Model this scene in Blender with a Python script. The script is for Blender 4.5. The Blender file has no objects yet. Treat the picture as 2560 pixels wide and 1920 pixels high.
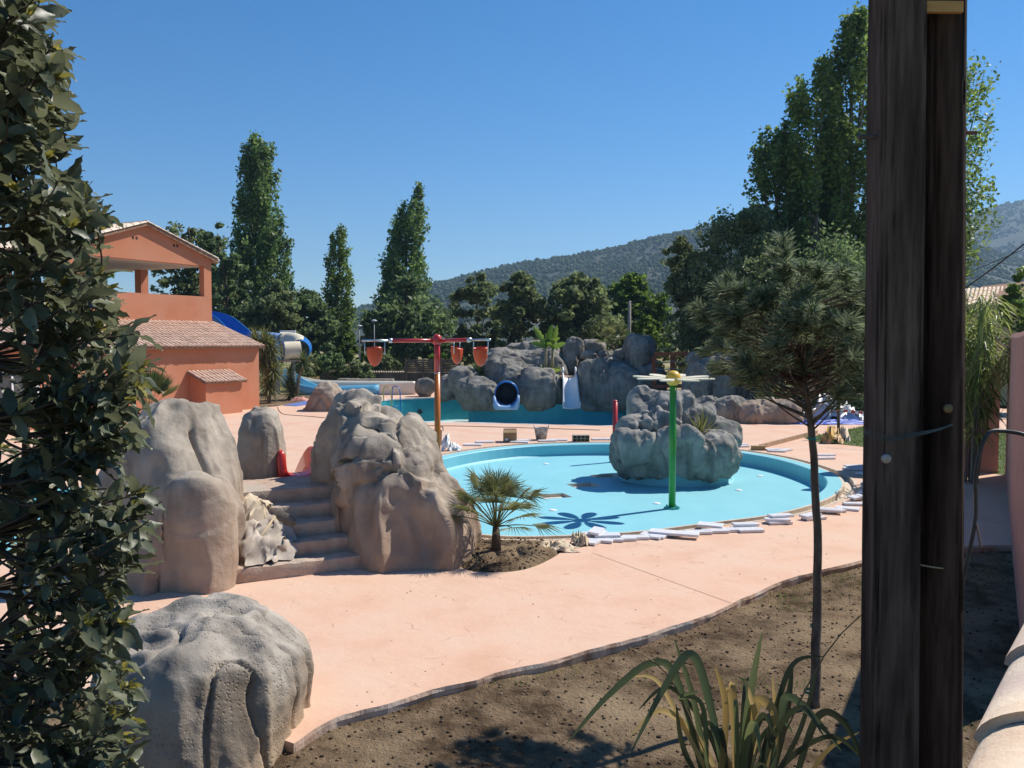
import bpy, bmesh, math, random
import numpy as np
from mathutils import Vector, Matrix
from mathutils.geometry import delaunay_2d_cdt

# ------------------------------------------------------------------ camera, sky, sun, exposure
SC = bpy.context.scene
COL = SC.collection
F_PX = 2150.0                         # focal length in pixels of the 2560 px wide photograph
PITCH = math.atan(110 / F_PX)         # horizon at row 850
CAM_H = 3.0
cam_d = bpy.data.cameras.new("camera")
cam_d.sensor_width = 36.0
cam_d.lens = 36.0 * F_PX / 2560
cam_d.clip_start = 0.05
cam_d.clip_end = 20000
cam = bpy.data.objects.new("camera", cam_d)
cam.location = (0, 0, CAM_H)
cam.rotation_euler = (math.pi / 2 - PITCH, 0, 0)
COL.objects.link(cam)
SC.camera = cam

SUN_EL, SUN_ROT = math.radians(49.5), math.radians(59)
world = bpy.data.worlds.new("World")
SC.world = world
world.use_nodes = True
nt = world.node_tree
nt.nodes.clear()
sky = nt.nodes.new("ShaderNodeTexSky")
sky.sky_type = 'NISHITA'
sky.sun_disc = False
sky.sun_elevation = SUN_EL
sky.sun_rotation = SUN_ROT
sky.altitude = 300
sky.air_density = 1.0
sky.dust_density = 0.0
sky.ozone_density = 6.0
bg = nt.nodes.new("ShaderNodeBackground")
bg.inputs["Strength"].default_value = 0.086
wo = nt.nodes.new("ShaderNodeOutputWorld")
hsv = nt.nodes.new("ShaderNodeHueSaturation")
hsv.inputs["Saturation"].default_value = 1.3
nt.links.new(sky.outputs[0], hsv.inputs["Color"])
nt.links.new(hsv.outputs[0], bg.inputs[0])
nt.links.new(bg.outputs[0], wo.inputs[0])

SUN_V = Vector((math.cos(SUN_EL) * math.sin(SUN_ROT), math.cos(SUN_EL) * math.cos(SUN_ROT), math.sin(SUN_EL)))
sun_d = bpy.data.lights.new("sun", 'SUN')
sun_d.energy = 4.6
sun_d.angle = math.radians(0.5)
sun_d.color = (1.0, 0.94, 0.85)
sun = bpy.data.objects.new("sun", sun_d)
sun.rotation_euler = SUN_V.to_track_quat('Z', 'Y').to_euler()
sun.location = (30, 20, 40)
COL.objects.link(sun)

SC.view_settings.view_transform = 'Standard'
SC.view_settings.look = 'None'
SC.view_settings.exposure = 0.5
SC.view_settings.gamma = 1.0
SC.view_settings.use_curve_mapping = False
SC.cycles.max_bounces = 8
SC.cycles.transparent_max_bounces = 6
SC.cycles.volume_bounces = 0
SC.cycles.caustics_reflective = False
SC.cycles.caustics_refractive = False

# ------------------------------------------------------------------ pixel helpers (2560 x 1920 photo pixels)
CP, SP = math.cos(PITCH), math.sin(PITCH)
def ray(u, v):
    x = (u - 1280) / F_PX
    up = -(v - 960) / F_PX
    return np.array([x, CP + up * SP, -SP + up * CP])
def G(u, v, z=0.0):
    d = ray(u, v)
    t = (z - CAM_H) / d[2]
    return np.array([d[0] * t, d[1] * t, z])
def P(u, v, Y):
    d = ray(u, v)
    t = Y / d[1]
    return np.array([d[0] * t, Y, CAM_H + d[2] * t])

# ------------------------------------------------------------------ numpy noise
def _h(ix, iy, iz, seed):
    n = (ix.astype(np.int64) * 374761393 + iy.astype(np.int64) * 668265263 + iz.astype(np.int64) * 2147483647 + seed * 1274126177) & 0xffffffff
    n = ((n ^ (n >> 13)) * 1274126177) & 0xffffffff
    n = ((n ^ (n >> 16)) * 2246822519) & 0xffffffff
    n = n ^ (n >> 15)
    return (n & 0xffffff) / float(0xffffff)
def vnoise(p, seed=0):
    p = np.asarray(p, float)
    i = np.floor(p).astype(np.int64)
    f = p - i
    f = f * f * f * (f * (f * 6 - 15) + 10)
    r = 0
    for dx in (0, 1):
        for dy in (0, 1):
            for dz in (0, 1):
                w = (f[:, 0] if dx else 1 - f[:, 0]) * (f[:, 1] if dy else 1 - f[:, 1]) * (f[:, 2] if dz else 1 - f[:, 2])
                r = r + w * _h(i[:, 0] + dx, i[:, 1] + dy, i[:, 2] + dz, seed)
    return r * 2 - 1
def fbm(p, octv=4, seed=0, gain=0.5):
    p = np.asarray(p, float)
    a, s, tot = 1.0, 0, 0
    for o in range(octv):
        s = s + a * vnoise(p * (2 ** o) + 17.3 * o, seed + o)
        tot += a
        a *= gain
    return s / tot
def worley(p, seed=0, vec=False):
    p = np.asarray(p, float)
    i = np.floor(p).astype(np.int64)
    f1 = np.full(len(p), 9.0)
    f2 = np.full(len(p), 9.0)
    cr = np.zeros(len(p))
    off = np.zeros((len(p), 3))
    for dx in (-1, 0, 1):
        for dy in (-1, 0, 1):
            for dz in (-1, 0, 1):
                c = i + np.array([dx, dy, dz])
                q = np.stack([c[:, k] + _h(c[:, 0], c[:, 1], c[:, 2], seed + 11 * (k + 1)) for k in range(3)], 1)
                d = np.linalg.norm(q - p, axis=1)
                rr = _h(c[:, 0], c[:, 1], c[:, 2], seed + 77)
                m = d < f1
                f2 = np.where(m, f1, np.minimum(f2, d))
                cr = np.where(m, rr, cr)
                off = np.where(m[:, None], p - q, off)
                f1 = np.where(m, d, f1)
    return (f1, f2, cr, off) if vec else (f1, f2, cr)

# ------------------------------------------------------------------ mesh helpers
def mesh(name, V, F, smooth=False):
    V = np.asarray(V, np.float32).reshape(-1, 3)
    me = bpy.data.meshes.new(name)
    if isinstance(F, np.ndarray):
        n, k = F.shape
        me.vertices.add(len(V))
        me.vertices.foreach_set("co", V.ravel())
        me.loops.add(n * k)
        me.loops.foreach_set("vertex_index", F.astype(np.int32).ravel())
        me.polygons.add(n)
        me.polygons.foreach_set("loop_start", np.arange(0, n * k, k, dtype=np.int32))
        me.polygons.foreach_set("loop_total", np.full(n, k, np.int32))
        me.update(calc_edges=True)
    else:
        me.from_pydata(V.tolist(), [], F)
        me.update()
    if smooth:
        me.polygons.foreach_set("use_smooth", np.ones(len(me.polygons), bool))
    return me
class MB:
    """collects shapes into one mesh"""
    def __init__(s):
        s.V, s.F, s.n = [], [], 0
    def add(s, V, F):
        V = np.asarray(V, float).reshape(-1, 3)
        s.V.append(V)
        s.F += [tuple(int(i) + s.n for i in f) for f in F]
        s.n += len(V)
        return s
    def box(s, c, d, R=None, taper=1.0):
        x, y, z = d[0] / 2, d[1] / 2, d[2] / 2
        V = np.array([(-x, -y, -z), (x, -y, -z), (x, y, -z), (-x, y, -z), (-x * taper, -y * taper, z), (x * taper, -y * taper, z), (x * taper, y * taper, z), (-x * taper, y * taper, z)])
        if R is not None:
            V = V @ np.array(R).T
        return s.add(V + np.array(c), BOXF)
    def tube(s, path, r, n=8, cap=True):
        V, F = tube(path, r, n, cap)
        return s.add(V, F)
    def sphere(s, c, r, nu=16, nv=10):
        V, F = sphere(nu, nv)
        return s.add(V * np.array(r) + np.array(c), F)
    def get(s):
        return np.concatenate(s.V), s.F
    def build(s, name, m, parent=None, smooth=False, loc=None, recalc=True):
        V, F = s.get()
        return obj(name, V, F, m, parent, smooth, loc, recalc)
BOXF = [(0, 3, 2, 1), (4, 5, 6, 7), (0, 1, 5, 4), (1, 2, 6, 5), (2, 3, 7, 6), (3, 0, 4, 7)]
def sphere(nu=16, nv=10):
    V = [(0, 0, -1)]
    for j in range(1, nv):
        t = -math.pi / 2 + math.pi * j / nv
        for i in range(nu):
            a = 2 * math.pi * i / nu
            V.append((math.cos(t) * math.cos(a), math.cos(t) * math.sin(a), math.sin(t)))
    V.append((0, 0, 1))
    F = [(0, 1 + (i + 1) % nu, 1 + i) for i in range(nu)]
    for j in range(nv - 2):
        for i in range(nu):
            a, b = 1 + j * nu + i, 1 + j * nu + (i + 1) % nu
            F.append((a, b, b + nu, a + nu))
    e = 1 + (nv - 2) * nu
    F += [(e + i, e + (i + 1) % nu, e + nu) for i in range(nu)]
    return np.array(V), F
def frames(path):
    path = np.asarray(path, float)
    T = np.gradient(path, axis=0)
    T /= np.linalg.norm(T, axis=1)[:, None] + 1e-9
    ref = np.array([0, 0, 1.0]) if abs(T[0][2]) < 0.9 else np.array([1.0, 0, 0])
    A, B = [], []
    a = np.cross(T[0], ref)
    a /= np.linalg.norm(a)
    for t in T:
        a = a - t * np.dot(a, t)
        a /= np.linalg.norm(a) + 1e-9
        A.append(a.copy())
        B.append(np.cross(a, t))
    return path, T, np.array(A), np.array(B)
def tube(path, r, n=8, cap=True):
    path, T, A, B = frames(path)
    r = np.broadcast_to(np.asarray(r, float), (len(path),))
    V = []
    for k in range(n):
        a = 2 * math.pi * k / n
        V.append(path + (A * math.cos(a) + B * math.sin(a)) * r[:, None])
    V = np.stack(V, 1).reshape(-1, 3)
    F = []
    for i in range(len(path) - 1):
        for k in range(n):
            F.append((i * n + k, i * n + (k + 1) % n, (i + 1) * n + (k + 1) % n, (i + 1) * n + k))
    if cap:
        F.append(tuple(range(n - 1, -1, -1)))
        F.append(tuple(range((len(path) - 1) * n, len(path) * n)))
    return V, F
def sweep(path, prof, up=(0, 0, 1), closed=True, scale=None, cap=True):
    """sweep a 2D profile (right, up) along a path, upright"""
    path = np.asarray(path, float)
    prof = np.asarray(prof, float)
    T = np.gradient(path, axis=0)
    T /= np.linalg.norm(T, axis=1)[:, None]
    up = np.array(up, float)
    V = []
    for i, (p, t) in enumerate(zip(path, T)):
        r = np.cross(t, up)
        r /= np.linalg.norm(r)
        u = np.cross(r, t)
        sc = 1 if scale is None else scale[i]
        V.append(p + (prof[:, :1] * r + prof[:, 1:] * u) * sc)
    n = len(prof)
    V = np.concatenate(V)
    F = []
    for i in range(len(path) - 1):
        for k in range(n if closed else n - 1):
            F.append((i * n + k, i * n + (k + 1) % n, (i + 1) * n + (k + 1) % n, (i + 1) * n + k))
    if closed and cap:
        F.append(tuple(range(n - 1, -1, -1)))
        F.append(tuple(range((len(path) - 1) * n, len(path) * n)))
    return V, F
def spline(pts, n=8, closed=False):
    pts = np.asarray(pts, float)
    N = len(pts)
    out = []
    rng = range(N) if closed else range(N - 1)
    for i in rng:
        if closed:
            p0, p1, p2, p3 = pts[i - 1], pts[i], pts[(i + 1) % N], pts[(i + 2) % N]
        else:
            p0, p1, p2, p3 = pts[max(i - 1, 0)], pts[i], pts[i + 1], pts[min(i + 2, N - 1)]
        for k in range(n):
            t = k / n
            out.append(0.5 * ((2 * p1) + (-p0 + p2) * t + (2 * p0 - 5 * p1 + 4 * p2 - p3) * t * t + (-p0 + 3 * p1 - 3 * p2 + p3) * t ** 3))
    if not closed:
        out.append(pts[-1])
    return np.array(out)
def lathe(prof, n=24):
    prof = np.asarray(prof, float)
    V = []
    for r, z in prof:
        for k in range(n):
            a = 2 * math.pi * k / n
            V.append((r * math.cos(a), r * math.sin(a), z))
    F = []
    for i in range(len(prof) - 1):
        for k in range(n):
            F.append((i * n + k, i * n + (k + 1) % n, (i + 1) * n + (k + 1) % n, (i + 1) * n + k))
    return np.array(V), F
def rotz(a):
    c, s = math.cos(a), math.sin(a)
    return np.array([[c, -s, 0], [s, c, 0], [0, 0, 1.0]])
def roty(a):
    c, s = math.cos(a), math.sin(a)
    return np.array([[c, 0, s], [0, 1, 0], [-s, 0, c]])
def rotx(a):
    c, s = math.cos(a), math.sin(a)
    return np.array([[1, 0, 0], [0, c, -s], [0, s, c]])
def _loc(parent):
    return np.array(parent.location) if parent is not None else np.zeros(3)
def obj(name, V, F, m=None, parent=None, smooth=False, loc=None, recalc=False):
    """link ONE mesh object; V in world coordinates; origin at the parent's or at loc"""
    V = np.asarray(V, float).reshape(-1, 3)
    off = _loc(parent) if parent is not None and not parent.get("_local") else (np.array(loc, float) if loc is not None else np.zeros(3))
    if parent is not None and parent.parent is not None:
        off = off + _loc(parent.parent)
    me = mesh(name, V - off, F, smooth)
    if recalc and len(V) < 6000:
        bm = bmesh.new()
        bm.from_mesh(me)
        bmesh.ops.recalc_face_normals(bm, faces=bm.faces)
        bm.to_mesh(me)
        bm.free()
    if m is not None:
        me.materials.append(m)
    return link(name, me, parent, loc if parent is None else None)
def link(name, me, parent=None, loc=None):
    o = bpy.data.objects.new(name, me)
    COL.objects.link(o)
    if parent is not None:
        o.parent = parent
    if loc is not None:
        o.location = tuple(float(c) for c in loc)
    return o
def tag(o, label, cat, group=None, kind=None):
    if label:
        o["label"] = label
    if cat:
        o["category"] = cat
    if group:
        o["group"] = group
    if kind:
        o["kind"] = kind
    return o
def struct(o, label=None, kind="structure"):
    o["kind"] = kind
    if label:
        o["label"] = label
    return o
def thing(name, label, cat, loc=(0, 0, 0), group=None):
    o = bpy.data.objects.new(name, None)
    o.empty_display_size = 0.2
    COL.objects.link(o)
    o.location = tuple(float(c) for c in loc)
    return tag(o, label, cat, group)
def copy_tree(o, parent=None):
    c = o.copy()
    COL.objects.link(c)
    c.parent = parent
    for ch in o.children:
        copy_tree(ch, c)
    return c
def cdt(outer, holes=(), z=0.0, extra=()):
    """triangulate a polygon with holes; returns V, F"""
    polys = [np.asarray(outer)[:, :2]] + [np.asarray(h)[:, :2] for h in holes]
    co, ed = [], []
    for p in polys:
        b = len(co)
        co += [Vector((float(q[0]), float(q[1]))) for q in p]
        ed += [(b + i, b + (i + 1) % len(p)) for i in range(len(p))]
    co += [Vector((float(q[0]), float(q[1]))) for q in extra]
    r = delaunay_2d_cdt(co, ed, [], 0, 1e-5)
    v2, f2 = r[0], r[2]
    V = np.array([(v.x, v.y, z) for v in v2])
    F = np.array([list(f) for f in f2])
    c = V[F].mean(1)[:, :2]
    keep = inside(c, polys[0])
    for h in polys[1:]:
        keep &= ~inside(c, h)
    F = F[keep]
    a = V[F]
    cr = np.cross(a[:, 1] - a[:, 0], a[:, 2] - a[:, 0])[:, 2]
    F[cr < 0] = F[cr < 0][:, ::-1]
    return V, F
def inside(c, poly):
    poly = np.asarray(poly)[:, :2]
    r = np.zeros(len(c), bool)
    x, y = c[:, 0], c[:, 1]
    j = len(poly) - 1
    for i in range(len(poly)):
        xi, yi = poly[i]
        xj, yj = poly[j]
        m = ((yi > y) != (yj > y)) & (x < (xj - xi) * (y - yi) / (yj - yi + 1e-12) + xi)
        r ^= m
        j = i
    return r
def offset(poly, d):
    """outward offset of a counter-clockwise closed polygon"""
    p = np.asarray(poly, float)[:, :2]
    t = np.roll(p, -1, 0) - np.roll(p, 1, 0)
    t /= np.linalg.norm(t, axis=1)[:, None]
    return p + np.stack([t[:, 1], -t[:, 0]], 1) * d
def ring(p0, z0, p1, z1):
    """closed strip between two outlines"""
    n = len(p0)
    V = np.concatenate([np.c_[p0[:, :2], np.full(n, z0)], np.c_[p1[:, :2], np.full(n, z1)]])
    F = [(n + i, n + (i + 1) % n, (i + 1) % n, i) for i in range(n)]
    return V, F

# ------------------------------------------------------------------ materials
def newmat(name):
    m = bpy.data.materials.new(name)
    m.use_nodes = True
    return m, m.node_tree, m.node_tree.nodes["Principled BSDF"]
def rgba(c):
    return (c[0], c[1], c[2], 1)
def M(name, c1, c2=None, scale=6.0, rough=0.7, bump=0.0, bscale=None, metal=0.0, spec=0.4, detail=6, lo=0.35, hi=0.65, c3=None, scale3=1.2, rnd=0.0, stretch=None, coat=0.0, bdist=0.02):
    m, t, b = newmat(name)
    N, L = t.nodes, t.links
    b.inputs["Roughness"].default_value = rough
    b.inputs["Metallic"].default_value = metal
    b.inputs["Specular IOR Level"].default_value = spec
    b.inputs["Coat Weight"].default_value = coat
    geo = N.new("ShaderNodeNewGeometry")
    vec = geo.outputs["Position"]
    if stretch:
        mp = N.new("ShaderNodeMapping")
        mp.inputs["Scale"].default_value = stretch
        L.new(vec, mp.inputs[0])
        vec = mp.outputs[0]
    col = None
    if c2 is not None:
        n = N.new("ShaderNodeTexNoise")
        n.inputs["Scale"].default_value = scale
        n.inputs["Detail"].default_value = detail
        L.new(vec, n.inputs["Vector"])
        r = N.new("ShaderNodeValToRGB")
        r.color_ramp.elements[0].position = lo
        r.color_ramp.elements[1].position = hi
        r.color_ramp.elements[0].color = rgba(c1)
        r.color_ramp.elements[1].color = rgba(c2)
        L.new(n.outputs["Fac"], r.inputs[0])
        col = r.outputs[0]
        if c3 is not None:
            n3 = N.new("ShaderNodeTexNoise")
            n3.inputs["Scale"].default_value = scale3
            n3.inputs["Detail"].default_value = 4
            L.new(vec, n3.inputs["Vector"])
            r3 = N.new("ShaderNodeValToRGB")
            r3.color_ramp.elements[0].position = 0.45
            r3.color_ramp.elements[1].position = 0.7
            r3.color_ramp.elements[0].color = (0, 0, 0, 1)
            r3.color_ramp.elements[1].color = (1, 1, 1, 1)
            L.new(n3.outputs["Fac"], r3.inputs[0])
            mx = N.new("ShaderNodeMix")
            mx.data_type = 'RGBA'
            L.new(r3.outputs[0], mx.inputs["Factor"])
            L.new(col, mx.inputs["A"])
            mx.inputs["B"].default_value = rgba(c3)
            col = mx.outputs["Result"]
    if rnd:
        oi = N.new("ShaderNodeObjectInfo")
        isl = N.new("ShaderNodeMath")
        isl.operation = 'ADD'
        L.new(oi.outputs["Random"], isl.inputs[0])
        L.new(geo.outputs["Random Per Island"], isl.inputs[1])
        fr = N.new("ShaderNodeMath")
        fr.operation = 'FRACT'
        L.new(isl.outputs[0], fr.inputs[0])
        mr = N.new("ShaderNodeMapRange")
        mr.inputs["To Min"].default_value = 1 - rnd
        mr.inputs["To Max"].default_value = 1 + rnd
        L.new(fr.outputs[0], mr.inputs["Value"])
        hs = N.new("ShaderNodeHueSaturation")
        L.new(mr.outputs[0], hs.inputs["Value"])
        if col is not None:
            L.new(col, hs.inputs["Color"])
        else:
            hs.inputs["Color"].default_value = rgba(c1)
        col = hs.outputs[0]
    if col is not None:
        L.new(col, b.inputs["Base Color"])
    else:
        b.inputs["Base Color"].default_value = rgba(c1)
    if bump:
        bn = N.new("ShaderNodeTexNoise")
        bn.inputs["Scale"].default_value = bscale or scale * 4
        bn.inputs["Detail"].default_value = 8
        bn.inputs["Roughness"].default_value = 0.65
        L.new(vec, bn.inputs["Vector"])
        bp = N.new("ShaderNodeBump")
        bp.inputs["Strength"].default_value = bump
        bp.inputs["Distance"].default_value = bdist
        L.new(bn.outputs["Fac"], bp.inputs["Height"])
        L.new(bp.outputs[0], b.inputs["Normal"])
    return m
def leafmat(name, dark, light, trans=0.35, rough=0.5, spec=0.3, tcol=None, pos=(0.0, 1.0), c3=None, world_scale=None):
    m, t, b = newmat(name)
    N, L = t.nodes, t.links
    b.inputs["Roughness"].default_value = rough
    b.inputs["Specular IOR Level"].default_value = spec
    geo = N.new("ShaderNodeNewGeometry")
    oi = N.new("ShaderNodeObjectInfo")
    ad = N.new("ShaderNodeMath")
    ad.operation = 'ADD'
    L.new(oi.outputs["Random"], ad.inputs[0])
    L.new(geo.outputs["Random Per Island"], ad.inputs[1])
    fr = N.new("ShaderNodeMath")
    fr.operation = 'FRACT'
    L.new(ad.outputs[0], fr.inputs[0])
    r = N.new("ShaderNodeValToRGB")
    e = r.color_ramp.elements
    e[0].position, e[1].position = pos
    e[0].color, e[1].color = rgba(dark), rgba(light)
    if c3 is not None:
        x = e.new(0.985)
        x.color = rgba(c3)
        e[1].position = 0.93
    L.new(fr.outputs[0], r.inputs[0])
    col = r.outputs[0]
    if world_scale:
        n = N.new("ShaderNodeTexNoise")
        n.inputs["Scale"].default_value = world_scale
        n.inputs["Detail"].default_value = 3
        L.new(geo.outputs["Position"], n.inputs["Vector"])
        mr = N.new("ShaderNodeMapRange")
        mr.inputs["From Min"].default_value = 0.3
        mr.inputs["From Max"].default_value = 0.7
        mr.inputs["To Min"].default_value = 0.65
        mr.inputs["To Max"].default_value = 1.35
        L.new(n.outputs["Fac"], mr.inputs["Value"])
        hs = N.new("ShaderNodeHueSaturation")
        L.new(mr.outputs[0], hs.inputs["Value"])
        L.new(col, hs.inputs["Color"])
        col = hs.outputs[0]
    L.new(col, b.inputs["Base Color"])
    if trans:
        tr = N.new("ShaderNodeBsdfTranslucent")
        hs2 = N.new("ShaderNodeHueSaturation")
        hs2.inputs["Value"].default_value = 1.9
        hs2.inputs["Hue"].default_value = 0.48
        L.new(col, hs2.inputs["Color"])
        L.new(hs2.outputs[0], tr.inputs["Color"])
        mx = N.new("ShaderNodeMixShader")
        mx.inputs[0].default_value = trans
        L.new(b.outputs[0], mx.inputs[1])
        L.new(tr.outputs[0], mx.inputs[2])
        L.new(mx.outputs[0], N["Material Output"].inputs["Surface"])
    return m

# ------------------------------------------------------------------ shared materials
def deckmat():
    m, t, b = newmat("stamped_concrete")
    N, L = t.nodes, t.links
    geo = N.new("ShaderNodeNewGeometry")
    def noise(sc, det=5, ro=0.55, vec=None):
        n = N.new("ShaderNodeTexNoise")
        n.inputs["Scale"].default_value = sc
        n.inputs["Detail"].default_value = det
        n.inputs["Roughness"].default_value = ro
        L.new(vec or geo.outputs["Position"], n.inputs["Vector"])
        return n
    def ramp(src, els):
        r = N.new("ShaderNodeValToRGB")
        r.color_ramp.elements[0].position, r.color_ramp.elements[0].color = els[0][0], rgba(els[0][1])
        r.color_ramp.elements[1].position, r.color_ramp.elements[1].color = els[-1][0], rgba(els[-1][1])
        for p, c in els[1:-1]:
            r.color_ramp.elements.new(p).color = rgba(c)
        L.new(src, r.inputs[0])
        return r.outputs[0]
    def mix(fac, a, b_, mode='MIX'):
        x = N.new("ShaderNodeMix")
        x.data_type = 'RGBA'
        x.blend_type = mode
        if isinstance(fac, float):
            x.inputs["Factor"].default_value = fac
        else:
            L.new(fac, x.inputs["Factor"])
        for s, i in ((a, "A"), (b_, "B")):
            if isinstance(s, tuple):
                x.inputs[i].default_value = rgba(s)
            else:
                L.new(s, x.inputs[i])
        return x.outputs["Result"]
    col = ramp(noise(1.1, 6).outputs["Fac"], [(0.3, (0.60, 0.365, 0.250)), (0.5, (0.65, 0.425, 0.305)), (0.72, (0.64, 0.455, 0.340))])
    col = mix(ramp(noise(0.35, 3).outputs["Fac"], [(0.45, (0, 0, 0)), (0.75, (0.55, 0.55, 0.55))]), col, (0.63, 0.47, 0.36))
    # stamped seams and scuffs: thin broken lines of a distorted voronoi
    wn = noise(2.5, 4)
    add = N.new("ShaderNodeVectorMath")
    add.operation = 'MULTIPLY_ADD'
    L.new(wn.outputs["Color"], add.inputs[0])
    add.inputs[1].default_value = (0.55, 0.55, 0)
    L.new(geo.outputs["Position"], add.inputs[2])
    vo = N.new("ShaderNodeTexVoronoi")
    vo.feature = 'DISTANCE_TO_EDGE'
    vo.inputs["Scale"].default_value = 1.7
    L.new(add.outputs[0], vo.inputs["Vector"])
    seam = ramp(vo.outputs["Distance"], [(0.0, (1, 1, 1)), (0.022, (0, 0, 0))])
    brk = ramp(noise(3.1, 4).outputs["Fac"], [(0.53, (0, 0, 0)), (0.67, (0.65, 0.65, 0.65))])
    sm = mix(1.0, seam, brk, 'MULTIPLY')
    col = mix(sm, col, (0.36, 0.19, 0.12))
    spk = ramp(noise(38, 3).outputs["Fac"], [(0.66, (0, 0, 0)), (0.78, (0.6, 0.6, 0.6))])
    col = mix(spk, col, (0.42, 0.25, 0.17))
    L.new(col, b.inputs["Base Color"])
    b.inputs["Roughness"].default_value = 0.75
    b.inputs["Specular IOR Level"].default_value = 0.25
    bn = noise(7, 9, 0.6)
    bp = N.new("ShaderNodeBump")
    bp.inputs["Strength"].default_value = 0.35
    bp.inputs["Distance"].default_value = 0.03
    L.new(bn.outputs["Fac"], bp.inputs["Height"])
    bp2 = N.new("ShaderNodeBump")
    bp2.invert = True
    bp2.inputs["Strength"].default_value = 0.5
    bp2.inputs["Distance"].default_value = 0.01
    L.new(sm, bp2.inputs["Height"])
    L.new(bp.outputs[0], bp2.inputs["Normal"])
    L.new(bp2.outputs[0], b.inputs["Normal"])
    return m
M_DECK = deckmat()
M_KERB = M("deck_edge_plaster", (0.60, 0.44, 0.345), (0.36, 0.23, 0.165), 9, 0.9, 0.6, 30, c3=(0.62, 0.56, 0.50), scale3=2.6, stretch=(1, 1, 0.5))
M_SOIL = M("soil", (0.085, 0.055, 0.032), (0.25, 0.175, 0.108), 5, 0.95, 1.0, 26, spec=0.1, detail=10, lo=0.36, hi=0.66, c3=(0.36, 0.265, 0.165), scale3=0.8, bdist=0.06)
M_CLOD = M("soil_clods", (0.055, 0.036, 0.024), (0.21, 0.15, 0.10), 3, 0.95, 0.6, 60, spec=0.1, rnd=0.5)
M_MEADOW = M("meadow", (0.30, 0.24, 0.11), (0.10, 0.11, 0.04), 0.12, 0.95, 0.4, 3, spec=0.1, c3=(0.36, 0.30, 0.16), scale3=0.05)
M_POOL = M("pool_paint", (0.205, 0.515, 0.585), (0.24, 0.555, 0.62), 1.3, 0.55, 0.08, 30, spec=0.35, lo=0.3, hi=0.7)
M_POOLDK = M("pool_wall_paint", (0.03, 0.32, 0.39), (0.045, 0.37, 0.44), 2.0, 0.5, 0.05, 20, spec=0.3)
M_COPING = M("coping_concrete", (0.52, 0.42, 0.31), (0.62, 0.53, 0.42), 8, 0.85, 0.3, 40)
M_WHITE = M("white_plastic", (0.72, 0.73, 0.76), (0.80, 0.80, 0.82), 30, 0.45, spec=0.4)
M_SHEET = M("white_sheet", (0.78, 0.78, 0.76), (0.62, 0.62, 0.62), 4, 0.5, 0.4, 14)
M_CONC = M("grey_concrete", (0.33, 0.31, 0.28), (0.45, 0.42, 0.38), 6, 0.9, 0.3, 40)
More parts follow.
